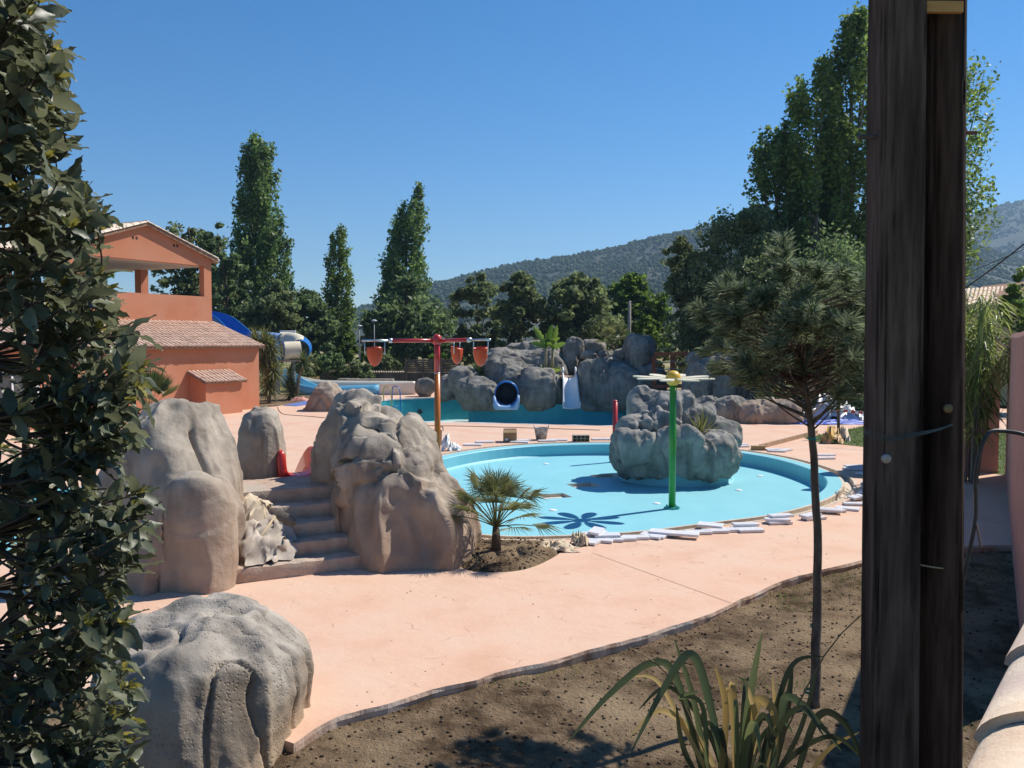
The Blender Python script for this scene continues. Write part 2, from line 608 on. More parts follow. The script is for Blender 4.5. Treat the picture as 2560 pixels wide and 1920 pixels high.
def rockmat(name, grey1, grey2, tan, z0, z1, blend=0.75, pit=0.0, moss=None, streak=True, fine=22, bstr=0.55):
    """grey sprayed cement, warm sprayed tan between heights z0 (full) and z1 (none)"""
    m, t, b = newmat(name)
    N, L = t.nodes, t.links
    geo = N.new("ShaderNodeNewGeometry")
    sep = N.new("ShaderNodeSeparateXYZ")
    L.new(geo.outputs["Position"], sep.inputs[0])
    def noise(sc, det=6, vec=None, ro=0.55):
        n = N.new("ShaderNodeTexNoise")
        n.inputs["Scale"].default_value = sc
        n.inputs["Detail"].default_value = det
        n.inputs["Roughness"].default_value = ro
        L.new(vec or geo.outputs["Position"], n.inputs["Vector"])
        return n.outputs["Fac"]
    def ramp(src, p0, c0, p1, c1):
        r = N.new("ShaderNodeValToRGB")
        e = r.color_ramp.elements
        e[0].position, e[0].color, e[1].position, e[1].color = p0, rgba(c0), p1, rgba(c1)
        L.new(src, r.inputs[0])
        return r.outputs[0]
    def mix(fac, a, b_):
        x = N.new("ShaderNodeMix")
        x.data_type = 'RGBA'
        L.new(fac, x.inputs["Factor"])
        for s, i in ((a, "A"), (b_, "B")):
            if isinstance(s, tuple):
                x.inputs[i].default_value = rgba(s)
            else:
                L.new(s, x.inputs[i])
        return x.outputs["Result"]
    col = ramp(noise(2.3, 8), 0.32, grey1, 0.68, grey2)
    if streak:
        mp = N.new("ShaderNodeMapping")
        mp.inputs["Scale"].default_value = (5, 5, 0.7)
        L.new(geo.outputs["Position"], mp.inputs[0])
        k = 0.45
        st = ramp(noise(1.0, 6, mp.outputs[0]), 0.5, (0, 0, 0), 0.75, (0.7, 0.7, 0.7))
        col = mix(st, col, (grey1[0] * k, grey1[1] * k, grey1[2] * k))
    mr = N.new("ShaderNodeMapRange")
    mr.inputs["From Min"].default_value = z1
    mr.inputs["From Max"].default_value = z0
    nz = N.new("ShaderNodeMath")
    nz.operation = 'MULTIPLY_ADD'
    L.new(noise(1.6, 5), nz.inputs[0])
    nz.inputs[1].default_value = -1.2 * (z1 - z0)
    L.new(sep.outputs["Z"], nz.inputs[2])
    nz2 = N.new("ShaderNodeMath")
    nz2.operation = 'ADD'
    L.new(nz.outputs[0], nz2.inputs[0])
    nz2.inputs[1].default_value = 0.6 * (z1 - z0)
    L.new(nz2.outputs[0], mr.inputs["Value"])
    ml = N.new("ShaderNodeMath")
    ml.operation = 'MULTIPLY'
    ml.use_clamp = True
    ml.inputs[1].default_value = blend
    L.new(mr.outputs[0], ml.inputs[0])
    col = mix(ml.outputs[0], col, tan)
    if moss:
        col = mix(ramp(noise(1.1, 5), 0.52, (0, 0, 0), 0.72, (0.6, 0.6, 0.6)), col, moss)
    L.new(col, b.inputs["Base Color"])
    b.inputs["Roughness"].default_value = 0.92
    b.inputs["Specular IOR Level"].default_value = 0.15
    bp = N.new("ShaderNodeBump")
    bp.inputs["Strength"].default_value = bstr
    bp.inputs["Distance"].default_value = 0.02
    L.new(noise(fine, 9, None, 0.7), bp.inputs["Height"])
    last = bp.outputs[0]
    if pit:
        vo = N.new("ShaderNodeTexVoronoi")
        vo.inputs["Scale"].default_value = 34
        L.new(geo.outputs["Position"], vo.inputs["Vector"])
        pr = ramp(vo.outputs["Distance"], 0.12, (0, 0, 0), 0.36, (1, 1, 1))
        msk = ramp(noise(2.4, 4), 0.42, (1, 1, 1), 0.60, (0, 0, 0))
        mxx = mix(msk, pr, (1.0, 1.0, 1.0))
        bp2 = N.new("ShaderNodeBump")
        bp2.inputs["Strength"].default_value = pit
        bp2.inputs["Distance"].default_value = 0.02
        L.new(mxx, bp2.inputs["Height"])
        L.new(last, bp2.inputs["Normal"])
        last = bp2.outputs[0]
    L.new(last, b.inputs["Normal"])
    return m
M_ROCK1 = rockmat("sculpted_rock_tan", (0.24, 0.205, 0.165), (0.46, 0.40, 0.325), (0.36, 0.235, 0.16), -0.1, 1.5, 0.75, fine=14, bstr=0.8)
M_ROCK0 = rockmat("sculpted_rock_pitted", (0.20, 0.18, 0.155), (0.42, 0.375, 0.32), (0.38, 0.26, 0.15), -0.3, 0.6, 0.9, pit=0.55, fine=14, bstr=0.7)
M_ROCK2 = rockmat("sculpted_rock_grey", (0.155, 0.146, 0.130), (0.31, 0.292, 0.260), (0.27, 0.21, 0.145), -0.6, 0.9, 0.6, fine=7, bstr=0.9)
M_ROCK3 = rockmat("sculpted_rock_island", (0.175, 0.170, 0.155), (0.37, 0.355, 0.32), (0.18, 0.215, 0.195), -0.3, 0.7, 0.3, fine=11, bstr=0.8)

# ------------------------------------------------------------------ pool outlines
POOL = spline([(-0.2, 13.08), (1.65, 13.27), (3.1, 13.95), (4.7, 14.86), (6.2, 16.5), (7.1, 18.5), (7.15, 20.6), (6.6, 22.5), (5.2, 24.2), (2.9, 25.0), (0.4, 24.5), (-1.5, 22.7), (-2.6, 19.8), (-2.2, 16.5), (-1.3, 14.0)], 8, True)
LPOOL = spline([(-7.5, 12.1), (-5.5, 12.7), (-3.4, 14.0), (-2.9, 15.8), (-3.8, 17.4), (-6.5, 18.0), (-9.5, 17.0), (-10.6, 14.6), (-9.6, 12.6)], 7, True)
LAGOON = spline([(-3.96, 31.9), (-1.56, 31.15), (1.0, 30.5), (3.5, 30.0), (6.6, 30.6), (8.6, 33.5), (9.2, 38.0), (9.5, 44.0), (5, 47.5), (0, 47.0), (-3.4, 45.3), (-6.3, 43.2), (-6.6, 40.5), (-5.6, 36.0)], 6, True)
GUT = 0.27
def smooth_edge(pts, n=6):
    return spline(np.array([G(u, v)[:2] for u, v in pts]), n)
EDGE = smooth_edge([(735, 1858), (790, 1822), (860, 1788), (1040, 1735), (1270, 1678), (1500, 1620), (1640, 1580), (1745, 1545), (1830, 1510), (1900, 1478), (1970, 1450), (2060, 1425), (2150, 1402), (2260, 1380), (2404, 1366), (2560, 1363)])
_e = np.c_[EDGE, np.zeros(len(EDGE))]
EDGE = EDGE + np.stack([0 * EDGE[:, 0], 0.05 * vnoise(_e * 1.7, 3) + 0.02 * vnoise(_e * 6, 4)], 1)
DECK = np.concatenate([[(-14, 8.0), (-8, 8.6), (-4.0, 7.4), (-2.4, 6.75)], EDGE, [(8.0, 12.7), (11.6, 19.3), (22, 20), (22, 37), (11, 49), (-8, 51), (-13, 46), (-21, 26), (-20, 12)]])
BED = np.array([G(u, v)[:2] for u, v in [(1120, 1392), (1165, 1424), (1235, 1431), (1310, 1424), (1372, 1400), (1408, 1374), (1400, 1361), (1320, 1354), (1230, 1353), (1160, 1350), (1110, 1356)]])
BED = spline(BED, 5, True)[::1]
def ccw(p):
    p = np.asarray(p)
    a = 0.5 * np.sum(p[:, 0] * np.roll(p[:, 1], -1) - np.roll(p[:, 0], -1) * p[:, 1])
    return p if a > 0 else p[::-1].copy()
POOL, LPOOL, LAGOON, BED, DECK = map(ccw, (POOL, LPOOL, LAGOON, BED, DECK))

# ------------------------------------------------------------------ ground
BIG = [(-6000, -300), (6000, -300), (6000, 6500), (-6000, 6500)]
V, F = cdt(BIG, [offset(POOL, 0.2), offset(LPOOL, 0.2), offset(LAGOON, 0.02)], -0.16)
struct(obj("ground", V, F, M_MEADOW), "flat dry meadow ground stretching to the hills")
# soil of the planting strip in the foreground, with clods
nx, ny = 150, 150
gx, gy = np.meshgrid(np.linspace(-7.5, 10.5, nx), np.linspace(1.2, 14.5, ny))
q = np.c_[gx.ravel(), gy.ravel(), np.zeros(nx * ny)]
zz = -0.09 + 0.035 * fbm(q * 0.8, 3, 5) + 0.022 * fbm(q * 3.2, 3, 8)
zz = np.where(gy.ravel() > 10.5, np.minimum(zz, -0.08), zz)
q[:, 2] = zz
idx = np.arange(nx * ny).reshape(ny, nx)
F = np.stack([idx[:-1, :-1], idx[:-1, 1:], idx[1:, 1:], idx[1:, :-1]], -1).reshape(-1, 4)
c = q[F].mean(1)
keep = ~inside(c, offset(POOL, 0.3)) & ~inside(c, offset(LPOOL, 0.5))
struct(obj("soil", q, F[keep], M_SOIL, None, True), "bare brown soil strip in front of the pink deck")

# deck
V, F = cdt(DECK, [offset(POOL, GUT), offset(LPOOL, 0.05), offset(LAGOON, 0.0), BED], 0.0)
deck = struct(obj("deck", V, F, M_DECK), "pink stamped concrete deck around the pools")
# kerb face under the deck's edge
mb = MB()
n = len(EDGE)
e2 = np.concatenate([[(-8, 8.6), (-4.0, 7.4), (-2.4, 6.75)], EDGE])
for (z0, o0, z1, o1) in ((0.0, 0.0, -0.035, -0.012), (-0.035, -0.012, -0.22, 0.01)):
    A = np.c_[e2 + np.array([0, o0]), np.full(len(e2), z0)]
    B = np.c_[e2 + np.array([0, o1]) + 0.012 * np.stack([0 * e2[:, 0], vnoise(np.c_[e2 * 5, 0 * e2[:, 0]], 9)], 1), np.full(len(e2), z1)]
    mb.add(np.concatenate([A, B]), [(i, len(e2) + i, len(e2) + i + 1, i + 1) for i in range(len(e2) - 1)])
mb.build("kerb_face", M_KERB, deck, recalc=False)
# saw-cut joint across the deck
a, b2 = G(1480, 1382), G(1828, 1508)
jt = np.linspace(a, b2, 12)
jt[:, 2] = 0.004
jd = np.cross((b2 - a) / np.linalg.norm(b2 - a), (0, 0, 1)) * 0.005
obj("expansion_joint", np.concatenate([jt - jd, jt + jd]), [(i, i + 1, 13 + i, 12 + i) for i in range(11)], M("joint_dirt", (0.46, 0.29, 0.205)), deck)
a, b2 = G(930, 1071), G(1660, 1078)
# dirt bed of the little palm
cen = BED.mean(0)
rows = [BED] + [cen + (BED - cen) * s for s in (0.93, 0.8, 0.6, 0.35, 0.12)]
zs = [-0.05, 0.02, 0.05, 0.07, 0.09, 0.10]
Vb = np.concatenate([np.c_[r, np.full(len(r), z)] for r, z in zip(rows, zs)] + [[(cen[0], cen[1], 0.1)]])
Vb[len(BED):, 2] += 0.035 * fbm(Vb[len(BED):] * 7, 3, 21)
nb = len(BED)
Fb = [(j * nb + i, j * nb + (i + 1) % nb, (j + 1) * nb + (i + 1) % nb, (j + 1) * nb + i) for j in range(5) for i in range(nb)]
Fb += [(5 * nb + i, 5 * nb + (i + 1) % nb, 6 * nb) for i in range(nb)]
struct(obj("soil_bed", Vb, Fb, M_SOIL, None, True), "small mound of soil round the young palm")

# clods, pebbles and sparse grass on the soil
rng = np.random.default_rng(4)
def ico(sub=0):
    t = (1 + 5 ** 0.5) / 2
    V = np.array([(-1, t, 0), (1, t, 0), (-1, -t, 0), (1, -t, 0), (0, -1, t), (0, 1, t), (0, -1, -t), (0, 1, -t), (t, 0, -1), (t, 0, 1), (-t, 0, -1), (-t, 0, 1)], float)
    V /= np.linalg.norm(V[0])
    F = [(0, 11, 5), (0, 5, 1), (0, 1, 7), (0, 7, 10), (0, 10, 11), (1, 5, 9), (5, 11, 4), (11, 10, 2), (10, 7, 6), (7, 1, 8), (3, 9, 4), (3, 4, 2), (3, 2, 6), (3, 6, 8), (3, 8, 9), (4, 9, 5), (2, 4, 11), (6, 2, 10), (8, 6, 7), (9, 8, 1)]
    for _ in range(sub):
        V = list(map(tuple, V))
        cache, NF = {}, []
        def mid(a, b):
            k = (min(a, b), max(a, b))
            if k not in cache:
                p = (np.array(V[a]) + np.array(V[b])) / 2
                V.append(tuple(p / np.linalg.norm(p)))
                cache[k] = len(V) - 1
            return cache[k]
        for a, b, c in F:
            x, y, z = mid(a, b), mid(b, c), mid(c, a)
            NF += [(a, x, z), (b, y, x), (c, z, y), (x, y, z)]
        F = NF
        V = np.array(V)
    return np.array(V), np.array(F)
def scatter(Vb, Fb, pos, scale, rng, jitter=0.25, rot=True):
    """many jittered copies of a small mesh as one array mesh"""
    n, k = len(pos), len(Vb)
    sc = np.asarray(scale, float)
    sc = sc[:, None] if sc.ndim == 1 else sc
    W = Vb[None] * (1 + jitter * rng.normal(size=(n, k, 1)))
    if rot:
        a = rng.uniform(0, 6.283, n)
        ca, sa = np.cos(a)[:, None], np.sin(a)[:, None]
        W = np.stack([W[..., 0] * ca - W[..., 1] * sa, W[..., 0] * sa + W[..., 1] * ca, W[..., 2]], -1)
    W = W * sc[:, None, :] + pos[:, None, :]
    FF = (Fb[None] + (np.arange(n) * k)[:, None, None]).reshape(-1, Fb.shape[1])
    return W.reshape(-1, 3), FF
def soil_z(p):
    p = np.c_[p[:, 0], p[:, 1], np.zeros(len(p))]
    return -0.09 + 0.035 * fbm(p * 0.8, 3, 5) + 0.022 * fbm(p * 3.2, 3, 8)
def soil_pts(n, x0=-2.2, x1=7.5, y0=3.2, y1=12.8):
    p = np.c_[rng.uniform(x0, x1, n), y0 + (y1 - y0) * rng.uniform(0, 1, n) ** 1.2]
    p = p[~inside(p, DECK)]
    return p
iV, iF = ico(0)
pc = soil_pts(16000)
sz = 0.005 + 0.015 * rng.uniform(0, 1, len(pc)) ** 3
V, F = scatter(iV, iF, np.c_[pc, soil_z(pc) + sz * 0.2], np.c_[sz, sz, sz * 0.7], rng, 0.22)
struct(obj("soil_clods", V, F, M_CLOD), "crumbs of dry soil scattered over the planting strip", "stuff")
pb = cen + (BED[rng.integers(0, nb, 500)] - cen) * (rng.uniform(0.1, 0.95, (500, 1)) ** 0.6)
sz = 0.006 + 0.02 * rng.uniform(0, 1, 500) ** 3
V, F = scatter(iV, iF, np.c_[pb, 0.06 + 0 * sz + 0.05 * (1 - np.linalg.norm(pb - cen, axis=1))], np.c_[sz, sz, sz * 0.7], rng, 0.22)
struct(obj("bed_clods", V, F, M_CLOD), "crumbs of soil lying round the young palm", "stuff")
M_GRASS = leafmat("grass_blades", (0.045, 0.085, 0.018), (0.13, 0.19, 0.04), 0.35, 0.6, 0.2)
def grass(pts, h, w, rng, lean=0.5):
    n = len(pts)
    a = rng.uniform(0, 6.283, n)
    d = np.stack([np.cos(a), np.sin(a), 0 * a], 1)
    s = np.stack([-np.sin(a), np.cos(a), 0 * a], 1)
    hh = h * rng.uniform(0.5, 1.2, n)[:, None]
    ln = lean * rng.uniform(0, 1, n)[:, None] * hh
    up = np.array([0, 0, 1.0])
    V = np.stack([pts - s * w, pts + s * w, pts + up * hh * 0.6 + d * ln * 0.4 + s * w * 0.7, pts + up * hh * 0.6 + d * ln * 0.4 - s * w * 0.7, pts + up * hh + d * ln], 1)
    i = np.arange(n) * 5
    F = np.concatenate([np.stack([i, i + 1, i + 2], 1), np.stack([i, i + 2, i + 3], 1), np.stack([i + 3, i + 2, i + 4], 1)])
    return V.reshape(-1, 3), F
pg = soil_pts(60000)
m_ = fbm(np.c_[pg * 0.9, 0 * pg[:, 0]], 3, 31)
pg = pg[(m_ > 0.12) & (rng.uniform(0, 1, len(pg)) < (m_ - 0.08) * 2.2)]
V, F = grass(np.c_[pg, soil_z(pg)], 0.045, 0.0025, rng)
struct(obj("grass_sprouts", V, F, M_GRASS), "sparse young grass sprouting from the soil strip", "stuff")

# lawn patch beyond the paddling pool
LAWN = ccw(np.array([G(u, v)[:2] for u, v in [(2010, 1095), (2050, 1108), (2110, 1112), (2200, 1122), (2300, 1142), (2397, 1173), (2540, 1192)]] + [(14, 20), (16.5, 30.2), (12.6, 30.2)]))
V, F = cdt(LAWN, (), 0.004)
struct(obj("lawn", V, F, M("lawn_ground", (0.05, 0.08, 0.02), (0.09, 0.12, 0.04), 3, 0.95, 0.6, 20)), "small green lawn beyond the paddling pool")
pl = np.c_[rng.uniform(8.5, 16, 16000), rng.uniform(19, 30.3, 16000)]
pl = pl[inside(pl, LAWN)]
V, F = grass(np.c_[pl, np.full(len(pl), 0.004)], 0.07, 0.008, rng)
struct(obj("lawn_grass", V, F, M_GRASS), "short grass of the small lawn", "stuff")

# ------------------------------------------------------------------ pools
def basin(root, poly, depth, floor_m, wall_m, rim, rim_w=0.3, holes=()):
    inn = offset(poly, -rim_w)
    inn2 = offset(poly, -rim_w - 0.05)
    V, F = cdt(inn2, holes, -depth)
    obj("basin_floor", V, F, floor_m, root)
    mb = MB()
    mb.add(*ring(inn2, -depth, inn, -depth + 0.05))
    mb.add(*ring(inn, -depth + 0.05, inn, -0.02))
    mb.build("basin_wall", wall_m, root, recalc=False)
    if rim is not None:
        mb = MB()
        mb.add(*ring(inn, -0.02, offset(poly, -rim_w + 0.02), 0.0))
        mb.add(*ring(offset(poly, -rim_w + 0.02), 0.0, offset(poly, 0), 0.004))
        mb.build("rim", rim, root, recalc=False)
FL = -0.32
pr = thing("paddling_pool", "empty round paddling pool with light turquoise floor beside white grates", "pool", (2.2, 19, 0))
hatch_px = [(1513, 1190, 0.62, 0.50), (1459, 1213, 0.62, 0.55), (1386, 1240, 0.62, 0.5)]
holes = []
for u, v, w, d in hatch_px:
    c = G(u, v, FL)
    R = rotz(0.35)
    h = np.array([(-w / 2, -d / 2, 0), (w / 2, -d / 2, 0), (w / 2, d / 2, 0), (-w / 2, d / 2, 0)]) @ R.T + c
    holes.append(h)
basin(pr, POOL, -FL, M_POOL, M_POOL, M_POOL, 0.30, holes)
for h in holes:
    o_ = ccw(h[:, :2])
    mb = MB()
    mb.add(*ring(o_, FL + 0.002, o_, FL - 0.07))
    mb.add(np.c_[o_, np.full(4, FL - 0.07)], [(0, 1, 2, 3)])
    mb.build("floor_hatch", M("hatch_concrete", (0.66, 0.60, 0.50), (0.52, 0.47, 0.40), 12, 0.9, 0.3, 40), pr, recalc=False)
mb = MB()
mb.add(*ring(offset(POOL, 0.0), 0.004, offset(POOL, 0.05), 0.004))
mb.add(*ring(offset(POOL, 0.05), 0.004, offset(POOL, 0.055), -0.09))
mb.add(*ring(offset(POOL, 0.055), -0.09, offset(POOL, GUT - 0.04), -0.09))
mb.add(*ring(offset(POOL, GUT - 0.04), -0.09, offset(POOL, GUT - 0.035), 0.005))
mb.add(*ring(offset(POOL, GUT - 0.035), 0.005, offset(POOL, GUT + 0.02), 0.005))
mb.build("gutter", M_COPING, pr, recalc=False)
for u, v in [(1365, 1160), (1900, 1190), (1847, 1226), (1642, 1259), (1382, 1276), (1600, 1175)]:
    c = G(u, v, FL)
    V, F = lathe([(0.0, 0.022), (0.05, 0.022), (0.075, 0.012), (0.08, 0.002)], 14)
    obj("floor_nozzle", V + c, F, M_WHITE, pr)
lp = thing("splash_pool", "blue splash pool behind the leafy bush and the slide rocks", "pool", (-6.8, 15, 0))
basin(lp, LPOOL, 0.35, M_POOL, M_POOL, M_POOL, 0.2)
lg = thing("lagoon_pool", "deep empty turquoise lagoon pool in front of the rock mountain", "pool", (1, 38, 0))
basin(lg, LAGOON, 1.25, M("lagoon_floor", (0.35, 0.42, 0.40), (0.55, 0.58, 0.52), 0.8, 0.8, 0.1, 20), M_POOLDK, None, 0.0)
# white sheet laid over the lagoon's edge
lo = offset(LAGOON, 0.0)
w_ = 0.10 + 0.09 * vnoise(np.c_[lo * 1.4, 0 * lo[:, 0]], 6)[:, None] + 0.05 * vnoise(np.c_[lo * 5, 0 * lo[:, 0]], 7)[:, None]
nrm = offset(LAGOON, 1.0) - LAGOON
mb = MB()
A = np.c_[lo - nrm * 0.012, np.full(len(lo), -0.05)]
B = np.c_[lo - nrm * 0.012, 0.012 + 0.012 * vnoise(np.c_[lo * 6, 0 * lo[:, 0]], 8)]
C = np.c_[lo + nrm * w_, np.full(len(lo), 0.006)]
n = len(lo)
mb.add(np.concatenate([A, B, C]), [(r * n + i, r * n + (i + 1) % n, (r + 1) * n + (i + 1) % n, (r + 1) * n + i) for r in (0, 1) for i in range(n)])
mb.build("edge_sheet", M_SHEET, lg, recalc=False)
V, F = lathe([(0, 0), (0.1, 0), (0.12, 0.02), (0.12, -0.05)], 16)
c = P(1050, 1029, 44.4)
obj("wall_inlet", (V @ rotx(math.pi / 2).T) + c, F, M("dark_rubber", (0.03, 0.03, 0.03)), lg)
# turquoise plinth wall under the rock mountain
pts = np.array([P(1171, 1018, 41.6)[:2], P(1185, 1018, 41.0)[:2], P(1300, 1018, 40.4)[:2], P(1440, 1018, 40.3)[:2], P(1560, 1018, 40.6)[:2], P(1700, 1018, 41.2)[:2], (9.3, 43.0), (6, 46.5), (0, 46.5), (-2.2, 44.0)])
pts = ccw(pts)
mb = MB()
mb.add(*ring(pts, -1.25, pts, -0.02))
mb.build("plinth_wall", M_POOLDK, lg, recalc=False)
for seg in (((1648, 976), (1765, 1020), 42.0),):
    a, b2 = P(1640, 985, 42.2), P(1770, 985, 41.6)
    mb = MB()
    d = (b2 - a) / np.linalg.norm(b2 - a)
    mb.box(((a + b2) / 2)[:2].tolist() + [0.1], (np.linalg.norm(b2 - a), 0.3, 0.95), rotz(math.atan2(d[1], d[0])))
    mb.build("upper_basin_wall", M_POOLDK, lg)

# ------------------------------------------------------------------ sculpted rocks
def slices_prim(px, power=2.4, n=40):
    """stacked super-ellipse sections from photo rows: (row, left px, right px, near Y, far Y)"""
    rows = []
    for v, ul, ur, yf, yb in px:
        ym = yf + (yb - yf) * 0.45
        a, b = P(ul, v, ym), P(ur, v, ym)
        rows.append((a[2], a[0], b[0], yf, yb))
    rows.sort()
    V, F = [], []
    for z, xl, xr, yf, yb in rows:
        for k in range(n):
            t = 2 * math.pi * k / n
            c, s = math.cos(t), math.sin(t)
            V.append(((xl + xr) / 2 + (xr - xl) / 2 * math.copysign(abs(c) ** (2 / power), c), (yf + yb) / 2 + (yb - yf) / 2 * math.copysign(abs(s) ** (2 / power), s), z))
    m = len(rows)
    for j in range(m - 1):
        for k in range(n):
            F.append((j * n + k, j * n + (k + 1) % n, (j + 1) * n + (k + 1) % n, (j + 1) * n + k))
    F.append(tuple(range(n - 1, -1, -1)))
    F.append(tuple(range((m - 1) * n, m * n)))
    return np.array(V), F
def blob_prim(c, r, rz=0.0, ry=0.0, p=2.0):
    V, F = sphere(44, 30)
    if p != 2.0:
        V = np.sign(V) * np.abs(V) ** (2 / p)
    V = chisel(V, int(abs(c[0] * 131 + c[2] * 977)) + 3, 15)
    V = (V * np.array(r)) @ (rotz(rz) @ roty(ry)).T + np.array(c)
    return V, F
def chisel(V, seed, n, lo=0.80, hi=0.97, zb=0.25, keep=0.15):
    """cut flat faces off a roughly convex shape"""
    rg = np.random.default_rng(seed)
    V = V.copy()
    c = V.mean(0)
    for k in range(n):
        d = rg.normal(size=3)
        d[2] = d[2] * 0.7 + zb
        d /= np.linalg.norm(d)
        h = (V - c) @ d
        cut = h.max() * rg.uniform(lo, hi)
        e = np.clip(h - cut, 0, None)
        V -= d * (e * (1 - keep))[:, None]
    return V
def pxblob(u, v, ru, rv, Y, dy, ry=0.0, p=2.2):
    c = P(u, v, Y)
    k = Y / F_PX
    return blob_prim(c, (ru * k, dy, rv * k), 0, ry, p)
def remeshed(prims, voxel):
    mb = MB()
    for V, F in prims:
        mb.add(V, F)
    V, F = mb.get()
    me = mesh("tmp", V, F)
    o = bpy.data.objects.new("tmp", me)
    COL.objects.link(o)
    r = o.modifiers.new("r", 'REMESH')
    r.mode = 'VOXEL'
    r.voxel_size = voxel
    s = o.modifiers.new("s", 'SMOOTH')
    s.factor = 0.5
    s.iterations = 4
    dg = bpy.context.evaluated_depsgraph_get()
    e = o.evaluated_get(dg).to_mesh()
    n = len(e.vertices)
    W = np.empty(n * 3, np.float32)
    e.vertices.foreach_get("co", W)
    N = np.empty(n * 3, np.float32)
    e.vertices.foreach_get("normal", N)
    FF = np.empty(len(e.loops), np.int32)
    e.loops.foreach_get("vertex_index", FF)
    FF = FF.reshape(-1, 4) if len(FF) == 4 * len(e.polygons) else [tuple(p.vertices) for p in e.polygons]
    o.evaluated_get(dg).to_mesh_clear()
    bpy.data.objects.remove(o)
    bpy.data.meshes.remove(me)
    return W.reshape(-1, 3).astype(float), N.reshape(-1, 3).astype(float), FF
def rock(name, label, prims, voxel, m, fold=0.1, ff=2.2, block=0.06, bf=1.8, crack=0.03, small=0.02, seed=0, cat="rock", group=None, zmin=None, vert=0.3, cuts=0, zc=None):
    V, N, F = remeshed(prims, voxel)
    if cuts:
        V = chisel(V, seed + 1, cuts, 0.86, 0.98, 0.35)
    w = V + 0.12 / ff * np.stack([fbm(V * ff * 0.7 + 9 * k, 2, seed + 50 + k) for k in range(3)], 1) * 2
    # vertical flutes
    fl = vnoise(w * np.array([ff, ff, ff * vert]), seed)
    d = fold * (1 - 2 * np.abs(fl)) * 1.1
    d += fold * 0.5 * (1 - 2 * np.abs(vnoise(w * np.array([ff * 2.3, ff * 2.3, ff * vert * 1.6]), seed + 3)))
    d0 = d.copy()
    r3 = vnoise(w * np.array([ff * 4.1, ff * 4.1, ff * vert * 3.2]) + 5, seed + 4)
    d += fold * 0.22 * (1 - 2 * np.abs(r3)) * np.clip(fbm(V * ff * 0.8, 2, seed + 14) * 2.5 + 0.5, 0, 1)
    rg = np.abs(vnoise(w * np.array([ff * 1.4, ff * 1.4, ff * vert * 0.9]) + 11, seed + 15))
    d -= fold * 0.9 * np.exp(-(rg / 0.07) ** 2) * np.clip(fbm(V * ff * 0.6 + 4, 2, seed + 16) * 4 + 0.2, 0, 1)
    # tilted planar facets with narrow cracks between
    f1, f2, cr, off = worley(w * np.array([bf, bf, bf * 0.75]) * 0.7, seed + 5, True)
    g = np.stack([np.cos(cr * 39.0), np.sin(cr * 57.0), np.cos(cr * 83.0 + 1)], 1)
    d += block * 0.75 * (1.6 * np.sum(g * off, 1) + 0.5 * (cr - 0.5))
    f1, f2, cr, off = worley(w * np.array([bf, bf, bf * 0.8]) * 2.3 + 3, seed + 6, True)
    g = np.stack([np.cos(cr * 39.0), np.sin(cr * 57.0), np.cos(cr * 83.0 + 1)], 1)
    d += block * 0.16 * (1.6 * np.sum(g * off, 1) + 0.6 * (cr - 0.5))
    cm = np.clip(fbm(V * bf * 0.6, 2, seed + 12) * 3 + 0.3, 0, 1)
    d -= crack * np.exp(-((f2 - f1) / 0.05) ** 2) * cm
    d += small * fbm(V * 6, 4, seed + 9)
    if zc is not None:
        k = 0.15 + 0.85 * np.clip((V[:, 2] - zc[0]) / (zc[1] - zc[0]), 0, 1)
        d = d0 + (d - d0) * k
    V = V + N * d[:, None]
    if zmin is not None:
        V[:, 2] = np.maximum(V[:, 2], zmin)
    c = V.mean(0)
    c[2] = V[:, 2].min()
    o = obj(name, V, F, m, None, True, c)
    return tag(o, label, cat, group)

# foreground boulder
rock("boulder", "big pitted grey boulder at the edge of the soil beside the leafy bush",
     [slices_prim([(1535, 400, 560, 6.75, 7.15), (1548, 345, 640, 6.35, 7.3), (1580, 300, 695, 6.0, 7.4), (1635, 280, 722, 5.82, 7.45), (1720, 272, 738, 5.74, 7.5), (1800, 268, 730, 5.70, 7.5), (1880, 262, 735, 5.64, 7.5), (1990, 255, 760, 5.55, 7.6), (2060, 250, 790, 5.45, 7.6)], 3.2)],
     0.022, M_ROCK0, 0.07, 1.6, 0.015, 1.2, 0.006, 0.018, 12, "boulder", zmin=-0.14, vert=0.16, cuts=12)
